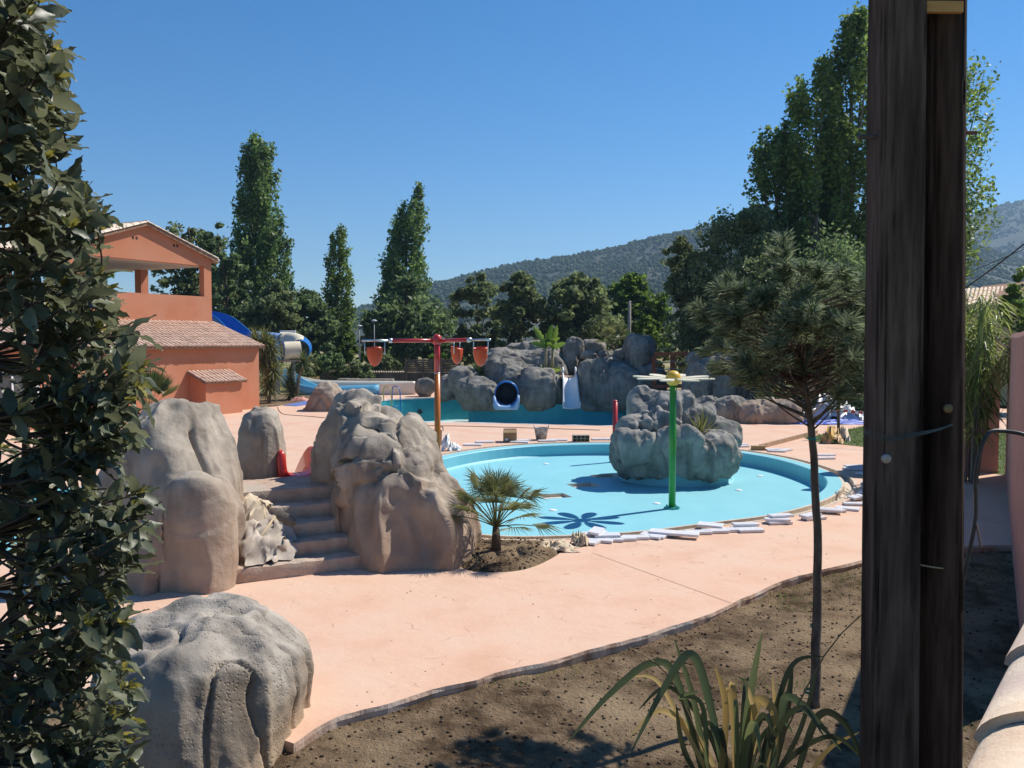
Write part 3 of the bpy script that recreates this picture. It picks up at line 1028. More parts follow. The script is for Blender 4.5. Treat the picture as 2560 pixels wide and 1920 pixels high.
# the slide rocks
rock("slide_rock", "tall smooth sculpted rock left of the stone steps",
     [slices_prim([(1020, 425, 475, 10.95, 11.5), (1032, 392, 502, 10.8, 11.7), (1060, 358, 528, 10.65, 11.85), (1110, 325, 548, 10.5, 12.0), (1200, 292, 576, 10.35, 12.1), (1300, 270, 586, 10.25, 12.2), (1400, 258, 590, 10.1, 12.2), (1500, 250, 590, 9.95, 12.3)], 2.8),
      slices_prim([(1192, 480, 520, 10.35, 10.9), (1215, 455, 548, 10.25, 10.95), (1280, 438, 566, 10.15, 11.0), (1380, 430, 578, 10.08, 11.0), (1500, 425, 590, 10.0, 11.0)], 2.4)],
     0.028, M_ROCK1, 0.11, 1.3, 0.02, 0.9, 0.006, 0.012, 23, "rock", zmin=-0.05, vert=0.22)
rock("slide_rock", "massive craggy sculpted rock between the stone steps and the young palm",
     [slices_prim([(1008, 872, 903, 12.6, 13.2), (1020, 858, 922, 12.4, 13.3), (1042, 842, 980, 12.2, 13.5), (1066, 832, 1010, 12.05, 13.6), (1130, 822, 1035, 11.9, 13.7), (1190, 818, 1060, 11.8, 13.7), (1290, 828, 1100, 11.6, 13.7), (1460, 862, 1120, 11.5, 13.7)], 2.7),
      slices_prim([(1060, 985, 1030, 12.2, 13.2), (1085, 965, 1045, 12.0, 13.3), (1140, 950, 1075, 11.8, 13.3), (1240, 930, 1105, 11.6, 13.4)], 4.0),
      slices_prim([(1085, 880, 950, 11.9, 12.8), (1115, 868, 985, 11.7, 12.8), (1240, 860, 1010, 11.5, 12.9)], 3.5),
      slices_prim([(1188, 905, 1060, 11.65, 12.9), (1205, 890, 1105, 11.45, 13.0), (1240, 882, 1135, 11.3, 13.0), (1300, 878, 1160, 11.2, 13.0), (1360, 874, 1172, 11.12, 13.0), (1440, 866, 1172, 11.05, 13.0)], 3.6)],
     0.028, M_ROCK1, 0.125, 1.5, 0.085, 1.6, 0.03, 0.022, 37, "rock", zmin=-0.05, vert=0.3, zc=(0.75, 1.25))
rock("slide_rock", "narrow upright rock standing between the two red slides",
     [slices_prim([(1022, 640, 664, 13.25, 13.5), (1036, 622, 688, 13.1, 13.65), (1075, 611, 699, 13.0, 13.75), (1130, 606, 703, 12.98, 13.8), (1210, 603, 706, 12.95, 13.8)], 3.4)],
     0.02, M_ROCK1, 0.035, 3.0, 0.012, 2.0, 0.006, 0.010, 44, "rock", vert=0.22, cuts=5)
rock("small_rock", "small flat rock at the pool edge behind the young palm",
     [pxblob(1178, 1322, 20, 42, 13.1, 0.25)], 0.02, M_ROCK1, 0.03, 3, 0.03, 3, 0.01, 0.01, 51, "rock", zmin=-0.05)
rock("deck_rock", "single rock with tan foot on the deck before the blue water slide",
     [slices_prim([(957, 800, 822, 36.6, 37.4), (970, 788, 838, 36.2, 37.8), (990, 781, 852, 36.0, 38.2), (1010, 776, 860, 35.9, 38.3), (1034, 772, 850, 35.8, 38.3)], 2.6)],
     0.06, M_ROCK1, 0.12, 1.2, 0.10, 0.9, 0.03, 0.03, 61, "rock", zmin=-0.02)
rock("deck_rock", "small dark rock on the far edge of the lagoon pool",
     [pxblob(1060, 972, 25, 24, 45.7, 0.5, 0, 3)], 0.06, M_ROCK2, 0.08, 1.2, 0.08, 1.2, 0.02, 0.02, 63, "rock", zmin=-0.02)
# island in the paddling pool
isl = [slices_prim([(1092, 1560, 1720, 19.3, 21.4), (1110, 1546, 1822, 19.15, 21.6), (1130, 1542, 1832, 19.1, 21.7), (1160, 1546, 1830, 19.12, 21.7), (1180, 1562, 1815, 19.3, 21.5)], 2.8),
       slices_prim([(1082, 1550, 1640, 19.3, 20.0), (1100, 1545, 1650, 19.15, 20.0), (1150, 1548, 1650, 19.1, 20.0)], 3.0), slices_prim([(1072, 1660, 1735, 19.15, 20.0), (1092, 1640, 1745, 19.0, 20.0), (1150, 1640, 1745, 19.1, 20.0)], 3.2), slices_prim([(1094, 1770, 1815, 19.4, 20.4), (1110, 1755, 1826, 19.25, 20.5), (1150, 1750, 1830, 19.3, 20.6)], 3.2),
       pxblob(1630, 1020, 58, 42, 20.9, 0.7, 0, 2.4), pxblob(1700, 1040, 32, 55, 20.6, 0.5, 0, 2.6), pxblob(1590, 1068, 42, 32, 20.1, 0.5), pxblob(1655, 1070, 34, 38, 19.9, 0.4, 0, 2.6), pxblob(1612, 1058, 20, 22, 19.8, 0.3), pxblob(1745, 1045, 30, 32, 21.3, 0.5), pxblob(1808, 1085, 36, 30, 21.3, 0.5), pxblob(1780, 1070, 34, 25, 21.5, 0.5)]
rock("island_rock", "grey sculpted rock island standing in the paddling pool", isl, 0.032, M_ROCK3, 0.10, 1.9, 0.05, 1.5, 0.025, 0.02, 71, "rock", vert=0.3)
c = P(1690, 1190, 20.45)
V, F = lathe([(1.36, FL + 0.002), (1.33, FL + 0.02), (1.27, FL + 0.09), (1.25, FL + 0.2), (1.22, 0.45)], 40)
o = obj("island_plinth", V * np.array([1, 0.92, 1]) + np.array([c[0], 20.45, 0]), F, M_POOL, None, True, (c[0], 20.45, FL))
tag(o, "turquoise painted plinth under the rock island", "plinth")
# rock mountain behind the lagoon
mt = [pxblob(1195, 985, 58, 44, 41.2, 1.3, 0, 2.8), pxblob(1130, 968, 34, 30, 43.2, 1.0, 0, 2.8), pxblob(1165, 955, 40, 36, 42.4, 1.2, 0, 2.8), pxblob(1265, 925, 70, 48, 43.0, 1.4, 0.1, 2.6), pxblob(1345, 975, 62, 52, 41.2, 1.1, 0, 3.0), pxblob(1340, 915, 66, 42, 43.4, 1.3, -0.2, 2.8), pxblob(1290, 955, 60, 40, 42.0, 1.0, 0, 2.6),
      pxblob(1388, 935, 24, 42, 42.4, 0.8, 0, 2.8), pxblob(1425, 985, 40, 60, 43.2, 0.8, 0, 3), pxblob(1482, 965, 42, 66, 41.3, 1.1, 0, 3.0), pxblob(1545, 972, 62, 60, 41.3, 1.4, 0, 3.2), pxblob(1612, 975, 46, 62, 41.6, 1.3, 0, 3.0), pxblob(1520, 915, 55, 30, 43, 1.2, 0, 2.8), pxblob(1245, 1008, 80, 22, 41.2, 0.9, 0, 3.2), pxblob(1400, 1012, 70, 22, 41.6, 1.1, 0, 3), pxblob(1500, 990, 40, 40, 41.0, 0.9, 0, 3.2)]
rock("rock_mountain", "long dark sculpted rock mountain carrying slides above the lagoon pool", mt, 0.065, M_ROCK2, 0.13, 0.8, 0.13, 0.7, 0.05, 0.05, 83, "rock formation", vert=0.35, zmin=-0.35)
rock("mountain_boulder", "tall pointed boulder on the rock mountain above the white slide", [pxblob(1428, 892, 26, 54, 43.3, 0.8, 0.22, 2.6)], 0.05, M_ROCK2, 0.07, 1.0, 0.10, 0.8, 0.03, 0.04, 91, "boulder")
rock("mountain_boulder", "long flat block on the rock mountain behind the banana plant", [pxblob(1330, 880, 66, 26, 45.5, 1.0, 0, 3.4)], 0.06, M_ROCK2, 0.08, 0.9, 0.15, 0.8, 0.04, 0.04, 92, "boulder")
rock("mountain_boulder", "rounded flat boulder on the rock mountain beside the pointed one", [pxblob(1482, 868, 36, 17, 44, 0.8, 0.1, 2.2)], 0.05, M_ROCK2, 0.05, 1.0, 0.08, 0.9, 0.03, 0.03, 93, "boulder")
rock("mountain_boulder", "tall dark upright boulder on the rock mountain beside the footbridge", [pxblob(1594, 890, 28, 52, 41.6, 0.9, 0, 2.8), pxblob(1618, 885, 24, 46, 42.2, 0.8, 0, 2.6)], 0.05, M_ROCK2, 0.08, 1.1, 0.08, 0.8, 0.03, 0.04, 94, "boulder")
for i, (u, v, a, b_) in enumerate([(1470, 888, 22, 12), (1506, 886, 12, 9), (1512, 900, 11, 9), (1528, 895, 13, 9), (1545, 890, 11, 8), (1540, 906, 11, 8), (1522, 912, 10, 7), (1500, 905, 11, 9), (1552, 902, 9, 7), (1560, 884, 24, 14)]):
    rock("mountain_stone", "small rounded grey stone piled on the rock mountain", [pxblob(u, v, a, b_, 42.3, a * 0.018)], 0.045, M_ROCK2, 0.03, 1.5, 0.03, 1.5, 0.01, 0.02, 100 + i, "stone", "piled stones on the rock mountain")
# rocks right of the lagoon
rock("garden_rock", "large rounded rock behind the pine at the footbridge", [pxblob(1800, 955, 85, 75, 37.5, 1.6, 0, 2.6), pxblob(1870, 960, 60, 60, 38, 1.3, 0, 2.6)], 0.07, M_ROCK2, 0.15, 0.9, 0.18, 0.7, 0.05, 0.06, 121, "rock", zmin=-0.02)
rock("garden_rock", "low rock wall with water stains behind the pine trunk", [pxblob(1815, 1035, 48, 36, 31.6, 0.7, 0, 3), pxblob(1765, 1030, 36, 40, 32, 0.7, 0, 3)], 0.05, M_ROCK2, 0.12, 1.1, 0.10, 1.0, 0.03, 0.04, 122, "rock", zmin=-0.02)
rock("garden_rock", "long low rock edging the planting beside the pine trunk", [pxblob(1905, 1036, 80, 30, 31.4, 0.7, 0, 3), pxblob(1965, 1032, 32, 32, 31.3, 0.6, 0, 3), pxblob(1880, 1025, 50, 22, 31.6, 0.6)], 0.05, M_ROCK1, 0.12, 1.2, 0.10, 1.0, 0.03, 0.04, 123, "rock", zmin=-0.02)

# leaf litter and grit on the deck
pd = np.c_[rng.uniform(-3, 9, 340), rng.uniform(6.5, 13.5, 340)]
pd = pd[inside(pd, offset(DECK, -0.05)) & ~inside(pd, offset(POOL, 0.4)) & ~inside(pd, BED)]
sz = 0.003 + 0.011 * rng.uniform(0, 1, len(pd)) ** 3
V, F = scatter(iV, iF, np.c_[pd, sz * 0.3], np.c_[sz, sz * 0.7, sz * 0.35], rng, 0.3)
struct(obj("deck_grit", V, F, M("grit", (0.16, 0.10, 0.065), (0.30, 0.20, 0.13), 3, 0.9, rnd=0.4)), "bits of grit and dry leaf lying on the pink deck", "stuff")

# ------------------------------------------------------------------ stone steps and red slides
S0 = np.array([-3.42, 10.43, 0.0])
SR, SB = np.array([0.892, 0.452, 0.0]), np.array([-0.452, 0.892, 0.0])
def SW(x, y, z):
    return S0 + SR * x + SB * y + np.array([0, 0, z])
M_STEP = M("step_concrete", (0.44, 0.30, 0.215), (0.58, 0.43, 0.33), 5, 0.92, 0.8, 26, c3=(0.42, 0.37, 0.31), scale3=1.6, bdist=0.03)
def rough_box(x0, x1, y0, y1, z0, z1, step, amp, seed):
    """box with worn, uneven faces"""
    nx_, ny_, nz_ = (max(2, int((b - a) / step)) for a, b in ((x0, x1), (y0, y1), (z0, z1)))
    mb_ = MB()
    def face(o, a, b, na, nb_):
        s, t = np.meshgrid(np.linspace(0, 1, na + 1), np.linspace(0, 1, nb_ + 1), indexing='ij')
        V = o + s.reshape(-1, 1) * a + t.reshape(-1, 1) * b
        i = np.arange((na + 1) * (nb_ + 1)).reshape(na + 1, nb_ + 1)
        F = np.stack([i[:-1, :-1], i[1:, :-1], i[1:, 1:], i[:-1, 1:]], -1).reshape(-1, 4)
        mb_.add(V, F)
    o = np.array([x0, y0, z0])
    X, Y, Z = np.array([x1 - x0, 0, 0]), np.array([0, y1 - y0, 0]), np.array([0, 0, z1 - z0])
    face(o, X, Z, nx_, nz_)
    face(o + Z, X, Y, nx_, ny_)
    face(o + Y, Z, X, nz_, nx_)
    face(o, Z, Y, nz_, ny_)
    face(o + X, Y, Z, ny_, nz_)
    V, F = mb_.get()
    # pull in the edges a little and add noise that depends on position only
    c = np.array([(x0 + x1) / 2, (y0 + y1) / 2, (z0 + z1) / 2])
    d = np.stack([vnoise(V * 9 + 31 * k, seed + k) for k in range(3)], 1) * amp + np.stack([vnoise(V * 26 + 7 * k, seed + 5 + k) for k in range(3)], 1) * amp * 0.5
    near = ((np.abs(V[:, 1] - y0) < step * 0.6) & (np.abs(V[:, 2] - z1) < step * 0.6))
    V = V + d
    V[near] += np.array([0, 0.012, -0.012])
    return V, F
steps = thing("stone_steps", "five worn tan concrete steps rising between the slide rocks", "steps", S0)
for i in range(5):
    y0 = 0.30 * i
    V, F = rough_box(-0.2, 1.75, y0, (2.25 if i == 4 else y0 + 0.55), 0.185 * i - (0.02 if i else 0.05), 0.185 * (i + 1), 0.05, 0.008, 10 * i)
    W = S0 + V[:, :1] * SR + V[:, 1:2] * SB + V[:, 2:] * np.array([0, 0, 1.0])
    obj("step" if i < 4 else "platform", W, F, M_STEP, steps, True)
M_RED = M("red_gelcoat", (0.50, 0.025, 0.02), (0.58, 0.04, 0.03), 3, 0.28, spec=0.5, coat=0.3)
def chute(name, label, u, m):
    c = P(u, 1190, 13.15)
    c[2] = 0.90
    d = SB
    path = [c - d * 0.05, c + d * 0.1, c + d * 0.3, c + d * 0.55 - [0, 0, 0.06], c + d * 0.9 - [0, 0, 0.25], c + d * 1.4 - [0, 0, 0.58], c + d * 1.8 - [0, 0, 0.80], c + d * 2.2 - [0, 0, 0.90]]
    path = spline(path, 5)
    out, inn = [], []
    for k in range(15):
        a = math.pi * (k / 14)
        x, y = -math.cos(a), -math.sin(a)
        inn.append((0.20 * math.copysign(abs(x) ** 0.6, x), 0.06 + 0.06 * y))
    prof = [(-0.33, 0.02), (-0.34, 0.30), (-0.31, 0.40), (-0.26, 0.42), (-0.22, 0.36), (-0.20, 0.12), (-0.15, 0.035), (0, 0.02), (0.15, 0.035), (0.20, 0.12), (0.22, 0.36), (0.26, 0.42), (0.31, 0.40), (0.34, 0.30), (0.33, 0.02), (0.1, -0.02), (-0.1, -0.02)]
    V, F = sweep(path, prof)
    sc = np.ones(len(path))
    nprof = len(prof)
    # side walls start low at the platform lip and swell
    for i in range(len(path)):
        k = min(1.0, 0.35 + i / 4.0)
        seg = V[i * nprof:(i + 1) * nprof]
        seg[:, 2] = path[i][2] + (seg[:, 2] - path[i][2]) * (k if i < 4 else 1)
    o = obj(name, V, F, m, None, True, (c[0], c[1], 0.0))
    return tag(o, label, "slide")
chute("red_slide", "small red slide left of the upright rock above the steps", 612, M_RED)
chute("red_slide", "small red slide right of the upright rock above the steps", 751, M_RED)

# ------------------------------------------------------------------ building
BC = np.array([-11.1, 37.7, 0.0])
BA, BO = np.array([-0.469, -0.883, 0.0]), np.array([0.883, -0.469, 0.0])
ZU = np.array([0, 0, 1.0])
def BW(s, o, z):
    return BC + BA * s + BO * o + ZU * z
def wbox(s0, s1, o0, o1, z0, z1, mb_=None):
    mb_ = mb_ or MB()
    V = [BW(s, o, z) for z in (z0, z1) for (s, o) in ((s0, o0), (s1, o0), (s1, o1), (s0, o1))]
    mb_.add(V, [(3, 2, 1, 0), (4, 5, 6, 7), (4, 0, 1, 5), (5, 1, 2, 6), (6, 2, 3, 7), (7, 3, 0, 4)])
    return mb_
M_STUCCO = M("terracotta_stucco", (0.49, 0.195, 0.105), (0.54, 0.225, 0.13), 1.4, 0.9, 0.25, 60, spec=0.15, c3=(0.53, 0.245, 0.15), scale3=0.5)
M_SOFFIT = M("soffit_paint", (0.62, 0.60, 0.57), (0.66, 0.64, 0.60), 2, 0.8)
M_TILE = M("roof_tile_clay", (0.54, 0.36, 0.26), (0.70, 0.52, 0.41), 3.2, 0.9, 0.3, 40, rnd=0.10, lo=0.3, hi=0.7)
M_TILEPALE = M("roof_tile_pale", (0.55, 0.43, 0.33), (0.68, 0.58, 0.47), 3.2, 0.9, 0.3, 40, rnd=0.08, lo=0.3, hi=0.7)
M_MORTAR = M("roof_bed", (0.24, 0.13, 0.085), (0.32, 0.20, 0.135), 5, 0.95, 0.3, 30)
bld = thing("pool_house", "terracotta two storey pool house with open upper terrace and tiled roofs", "building", BC)
SL = 15.5            # length of the front
lw = wbox(0, SL, 0, -0.25, -0.16, 2.72)
lw.build("lower_wall", M_STUCCO, bld)
wbox(0.0, 0.25, -0.253, -9.0, -0.16, 2.72).build("end_wall", M_STUCCO, bld)
# small meter box built against the wall
bx_ = wbox(1.9, 3.82, 0.9, 0.004, -0.16, 1.34)
# sloping top under the tiles
V = [BW(1.9, 0.9, 1.343), BW(3.82, 0.9, 1.343), BW(3.82, 0.004, 1.343), BW(1.9, 0.004, 1.343), BW(1.9, 0.004, 1.72), BW(3.82, 0.004, 1.72)]
bx_.add(V, [(0, 1, 5, 4), (0, 4, 3), (1, 2, 5), (3, 4, 5, 2)])
bx_.build("meter_box", M_STUCCO, bld)
def tile_mesh(name, L=0.42, r0=0.092, r1=0.072, n=6, m=M_TILE):
    V, F = [], []
    for y, r in ((0, r0), (L, r1)):
        for k in range(n + 1):
            a = math.pi * k / n
            V.append((r * math.cos(a), y, r * 0.8 * math.sin(a)))
    for k in range(n):
        F.append((n + 1 + k, n + 2 + k, k + 1, k))
    # a thickness at the open lower end
    b = len(V)
    for k in range(n + 1):
        a = math.pi * k / n
        V.append(((r0 - 0.014) * math.cos(a), 0.0, (r0 - 0.014) * 0.8 * math.sin(a)))
    for k in range(n):
        F.append((k + 1, k, b + k, b + k + 1))
    me = mesh(name, V, F, True)
    me.materials.append(m)
    return me
TILE = tile_mesh("roof_tile")
TILEP = tile_mesh("roof_tile_pale", m=M_TILEPALE)
def tile_field(roof, origin, along, upslope, ncol, nrow, pitch, expo, limit, me, m, seed=0, skip=None):
    """barrel tiles: the first `limit` as objects, the rest one stuff part"""
    rg = random.Random(seed)
    al, up = np.array(along, float), np.array(upslope, float)
    al /= np.linalg.norm(al)
    up /= np.linalg.norm(up)
    nn = np.cross(al, up)
    if nn[2] < 0:
        nn = -nn
    R = np.stack([np.cross(up, nn), up, nn], 1)
    Vt = np.empty(len(me.vertices) * 3, np.float32)
    me.vertices.foreach_get("co", Vt)
    Vt = Vt.reshape(-1, 3)
    Ft = [tuple(p.vertices) for p in me.polygons]
    rest = MB()
    base = _loc(roof.parent) if roof.parent is not None else np.zeros(3)
    cnt = 0
    for c in range(ncol):
        for r in range(nrow):
            p = np.array(origin) + al * (pitch * (c + 0.5) + rg.uniform(-.008, .008)) + up * (expo * r + rg.uniform(-.012, .012)) + nn * (0.012 + 0.01 * rg.random())
            if skip and skip(c, r):
                continue
            if cnt < limit:
                o = link("roof_tile", me, roof)
                mw = Matrix(np.c_[np.r_[R, [[0, 0, 0]]], np.r_[p - base, 1]].tolist())
                o.matrix_local = mw @ Matrix.Rotation(rg.uniform(-.02, .02), 4, 'Z')
            else:
                rest.add(Vt @ R.T + p, Ft)
            cnt += 1
    if rest.n:
        o = rest.build("roof_tiles", m, roof, True)
        o["kind"] = "stuff"
def slab(c4, th):
    """slab below a sloping quad"""
    c4 = np.array(c4)
    n = np.cross(c4[1] - c4[0], c4[3] - c4[0])
    n /= np.linalg.norm(n)
    if n[2] < 0:
        n = -n
    V = np.concatenate([c4 - n * th, c4])
    return V, BOXF
# lower lean-to roof
EZ, RZ = 2.80, 3.78
c4 = [BW(-0.12, 0.28, EZ - 0.09), BW(SL, 0.28, EZ - 0.09), BW(SL, -2.8, RZ), BW(-0.12, -2.8, RZ)]
V, F = slab(c4, 0.07)
lroof = obj("lower_roof", V, F, M_MORTAR, bld)
upv = BW(0, -2.8, RZ) - BW(0, 0.28, EZ - 0.09)
tile_field(lroof, BW(-0.14, 0.30, EZ - 0.10), BA, upv, 74, 9, 0.21, 0.36, 270, TILE, M_TILE, 3)
# roof of the meter box
c4 = [BW(1.75, 1.05, 1.30), BW(3.97, 1.05, 1.30), BW(3.97, 0.01, 1.73), BW(1.75, 0.01, 1.73)]
V, F = slab(c4, 0.05)
mroof = obj("meter_box_roof", V, F, M_MORTAR, bld)
tile_field(mroof, BW(1.72, 1.08, 1.29), BA, BW(0, 0.01, 1.73) - BW(0, 1.05, 1.30), 11, 3, 0.205, 0.36, 99, TILE, M_TILE, 5)
# upper storey: open terrace under a gable roof
UO = -2.8            # offset of its front wall
PZ, LZ, TZ, RIDGE = 4.94, 6.30, 6.62, 7.78
US = 7.0
# front frame: parapet, jambs, gable
wbox(0.0, US, UO, UO - 0.3, 2.9, PZ).build("parapet", M_STUCCO, bld)
wbox(0.0, 0.42, UO, UO - 0.3, PZ + 0.002, LZ).build("pillar", M_STUCCO, bld)
wbox(US - 0.42, US, UO, UO - 0.3, PZ + 0.002, LZ).build("pillar", M_STUCCO, bld)
gv = [(0, LZ), (US, LZ), (US, TZ), (US / 2, RIDGE), (0, TZ)]
mb = MB()
V = [BW(s, UO, z) for s, z in gv] + [BW(s, UO - 0.3, z) for s, z in gv]
mb.add(V, [(0, 1, 2, 3, 4), (9, 8, 7, 6, 5), (0, 5, 6, 1), (1, 6, 7, 2), (2, 7, 8, 3), (3, 8, 9, 4), (4, 9, 5, 0)])
gable = mb.build("gable", M_STUCCO, bld)
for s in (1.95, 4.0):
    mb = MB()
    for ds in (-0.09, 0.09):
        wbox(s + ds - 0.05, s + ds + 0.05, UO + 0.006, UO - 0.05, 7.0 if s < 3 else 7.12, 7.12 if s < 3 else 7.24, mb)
    mb.build("painted_vent", M("vent_painted_shade", (0.05, 0.02, 0.015)), gable)  # solid boxes, no openings; the vents' inner shade is their dark colour
DEP = 8.6
for s0, s1, o0 in ((0.0, 0.42, UO - 4.15), (0.0, 0.42, UO - DEP + 0.42), (US - 0.42, US, UO - 4.15), (US - 0.42, US, UO - DEP + 0.42), (3.3, 3.72, UO - DEP + 0.42)):
    wbox(s0, s1, o0, o0 - 0.42, PZ + 0.002, LZ).build("pillar", M_STUCCO, bld)
wbox(0.0, 0.3, UO - 0.303, UO - DEP, 2.9, PZ).build("parapet", M_STUCCO, bld)
wbox(US - 0.3, US, UO - 0.303, UO - DEP, 2.9, PZ).build("parapet", M_STUCCO, bld)
wbox(0.303, US - 0.303, UO - DEP + 0.3, UO - DEP, 2.9, PZ).build("parapet", M_STUCCO, bld)
wbox(0.302, US - 0.302, UO - 0.302, UO - DEP + 0.302, 3.75, 3.85).build("terrace_floor", M_CONC, bld)
wbox(0.003, US - 0.003, UO - 0.303, UO - DEP, LZ, LZ + 0.12).build("ceiling", M_SOFFIT, bld)
for sA, name in ((0, "upper_roof"), (US, "upper_roof")):
    sg = -1 if sA == 0 else 1
    e0 = sA + sg * 0.3
    ez = TZ - 0.3 * (RIDGE - TZ) / (US / 2) + 0.06
    c4 = [BW(e0, UO + 0.18, ez), BW(US / 2, UO + 0.18, RIDGE + 0.06), BW(US / 2, UO - DEP - 0.3, RIDGE + 0.06), BW(e0, UO - DEP - 0.3, ez)]
    V, F = slab(c4, 0.10)
    rf = obj(name, V, F, M_MORTAR, bld)
    upv = BW(US / 2, 0, RIDGE) - BW(e0, 0, ez - 0.06)
    tile_field(rf, BW(e0 + sg * 0.03, UO + 0.20, ez), -BO, upv, 43, 11, 0.211, 0.36, 0, TILEP, M_TILEPALE, 7)
# rake and ridge tiles on the gable end
rk = 0
for s_a, s_b in ((-0.25, US / 2), (US + 0.25, US / 2)):
    za, zb = TZ + 0.02 + 0.03, RIDGE + 0.09
    for k in range(11):
        t = k / 11
        p = BW(s_a + (s_b - s_a) * t, UO + 0.14, za + (zb - za) * t)
        d = BW(s_b, 0, zb) - BW(s_a, 0, za)
        d /= np.linalg.norm(d)
        x = np.cross(d, ZU)
        x /= np.linalg.norm(x)
        R = np.stack([x, d, np.cross(x, d)], 1)
        o = link("rake_tile", TILEP, rf)
        o.matrix_local = Matrix(np.c_[np.r_[R, [[0, 0, 0]]], np.r_[p - BC, 1]].tolist())
for k in range(24):
    p = BW(US / 2, UO + 0.1 - 0.36 * k, RIDGE + 0.10)
    R = np.stack([np.cross(-BO, ZU), -BO, ZU], 1)
    o = link("ridge_tile", TILEP, rf)
    o.matrix_local = Matrix(np.c_[np.r_[R, [[0, 0, 0]]], np.r_[p - BC, 1]].tolist())
# window behind the bush
mb = wbox(10.2, 11.9, 0.02, -0.04, 0.95, 1.9)
w_ = mb.build("window", M("window_glass", (0.05, 0.06, 0.07), rough=0.08, spec=0.6), bld)
mb = MB()
for a in ((10.12, 10.24, 0.9, 1.95), (11.86, 11.98, 0.9, 1.95), (11.02, 11.08, 0.97, 1.87)):
    wbox(a[0], a[1], 0.06, 0.0, a[2], a[3], mb)
for a in ((0.88, 0.97), (1.87, 1.97)):
    wbox(10.1, 12.0, 0.063, 0.002, a[0], a[1], mb)
mb.build("frame", M_WHITE, w_)

# ------------------------------------------------------------------ play equipment in the paddling pool
M_GREEN = M("green_gelcoat", (0.03, 0.25, 0.035), (0.04, 0.29, 0.045), 3, 0.3, spec=0.5)
M_ORANGE = M("orange_gelcoat", (0.48, 0.13, 0.015), (0.54, 0.155, 0.02), 3, 0.32, spec=0.5)
M_BUCKET = M("bucket_orange", (0.62, 0.06, 0.015), (0.68, 0.085, 0.02), 4, 0.35, spec=0.5)
M_YELLOW = M("yellow_gelcoat", (0.68, 0.42, 0.05), (0.74, 0.47, 0.06), 4, 0.4, spec=0.4)
M_CREAM = M("cream_gelcoat", (0.70, 0.62, 0.44), (0.76, 0.69, 0.51), 4, 0.45, spec=0.4)
M_STEEL = M("stainless", (0.55, 0.55, 0.55), (0.65, 0.65, 0.64), 20, 0.35, metal=0.85)
def cyl(mb_, c, r, z0, z1, n=20, r2=None):
    r2 = r if r2 is None else r2
    V, F = lathe([(0.001, z0), (r, z0), (r2, z1), (0.001, z1)], n)
    mb_.add(V + np.array([c[0], c[1], 0]), F)
    return mb_
fb = G(1680, 1271, FL)
fl_ = thing("flower_sprayer", "green spray post topped by a yellow ball with cream petals", "spray post", (fb[0], fb[1], FL))
cyl(MB(), fb, 0.068, FL + 0.02, 2.14).build("pole", M_GREEN, fl_, True)
mb = MB()
cyl(mb, fb, 0.16, FL, FL + 0.03, 8)
for k in range(4):
    a = math.pi / 4 + k * math.pi / 2
    cyl(mb, (fb[0] + 0.12 * math.cos(a), fb[1] + 0.12 * math.sin(a)), 0.018, FL + 0.03, FL + 0.06, 6)
mb.build("base_plate", M("turquoise_metal", (0.03, 0.28, 0.27), rough=0.4), fl_)
MB().sphere((fb[0], fb[1], 2.25), (0.15, 0.15, 0.155), 24, 16).build("ball", M_YELLOW, fl_, True)
V, F = lathe([(0.001, 0), (0.155, 0), (0.155, 0.02), (0.001, 0.02)], 24)
obj("collar", V + np.array([fb[0], fb[1], 2.235]), F, M_CREAM, fl_)
def petal(ang):
    out = []
    n = 20
    for k in range(n):
        a = 2 * math.pi * k / n
        x = 0.48 + 0.33 * math.cos(a)
        y = (0.145 * math.sin(a)) * (0.85 + 0.25 * math.cos(a))
        out.append((x, y))
    out = np.array(out)
    z = 0.03 * (out[:, 0] - 0.14)
    top = np.c_[out, z + 0.012]
    bot = np.c_[out, z - 0.012]
    V = np.concatenate([top, bot]) @ rotz(ang).T
    F = [tuple(range(n)), tuple(range(2 * n - 1, n - 1, -1))] + [(k, n + k, n + (k + 1) % n, (k + 1) % n) for k in range(n)]
    return V, F
for k in range(8):
    V, F = petal(math.radians(22.5 + 45 * k))
    V = V @ rotx(math.radians(2.6)).T
    obj("petal", V + np.array([fb[0], fb[1], 2.245]), F, M_CREAM, fl_)
# short red post
rb = G(1537, 1155, FL)
rp = thing("red_spray_post", "short red spray post standing left of the rock island", "spray post", (rb[0], rb[1], FL))
mb = cyl(MB(), rb, 0.068, FL + 0.02, 1.32)
mb.sphere((rb[0], rb[1], 1.32), (0.068, 0.068, 0.06), 20, 8)
mb.build("pole", M_RED, rp, True)
cyl(MB(), rb, 0.15, FL, FL + 0.03, 8).build("base_plate", M("turquoise_metal2", (0.03, 0.25, 0.27), rough=0.4), rp)
cyl(MB(), (rb[0] - 0.06, rb[1] - 0.06), 0.05, 0.12, 0.22, 10).build("valve", M_RED, rp)
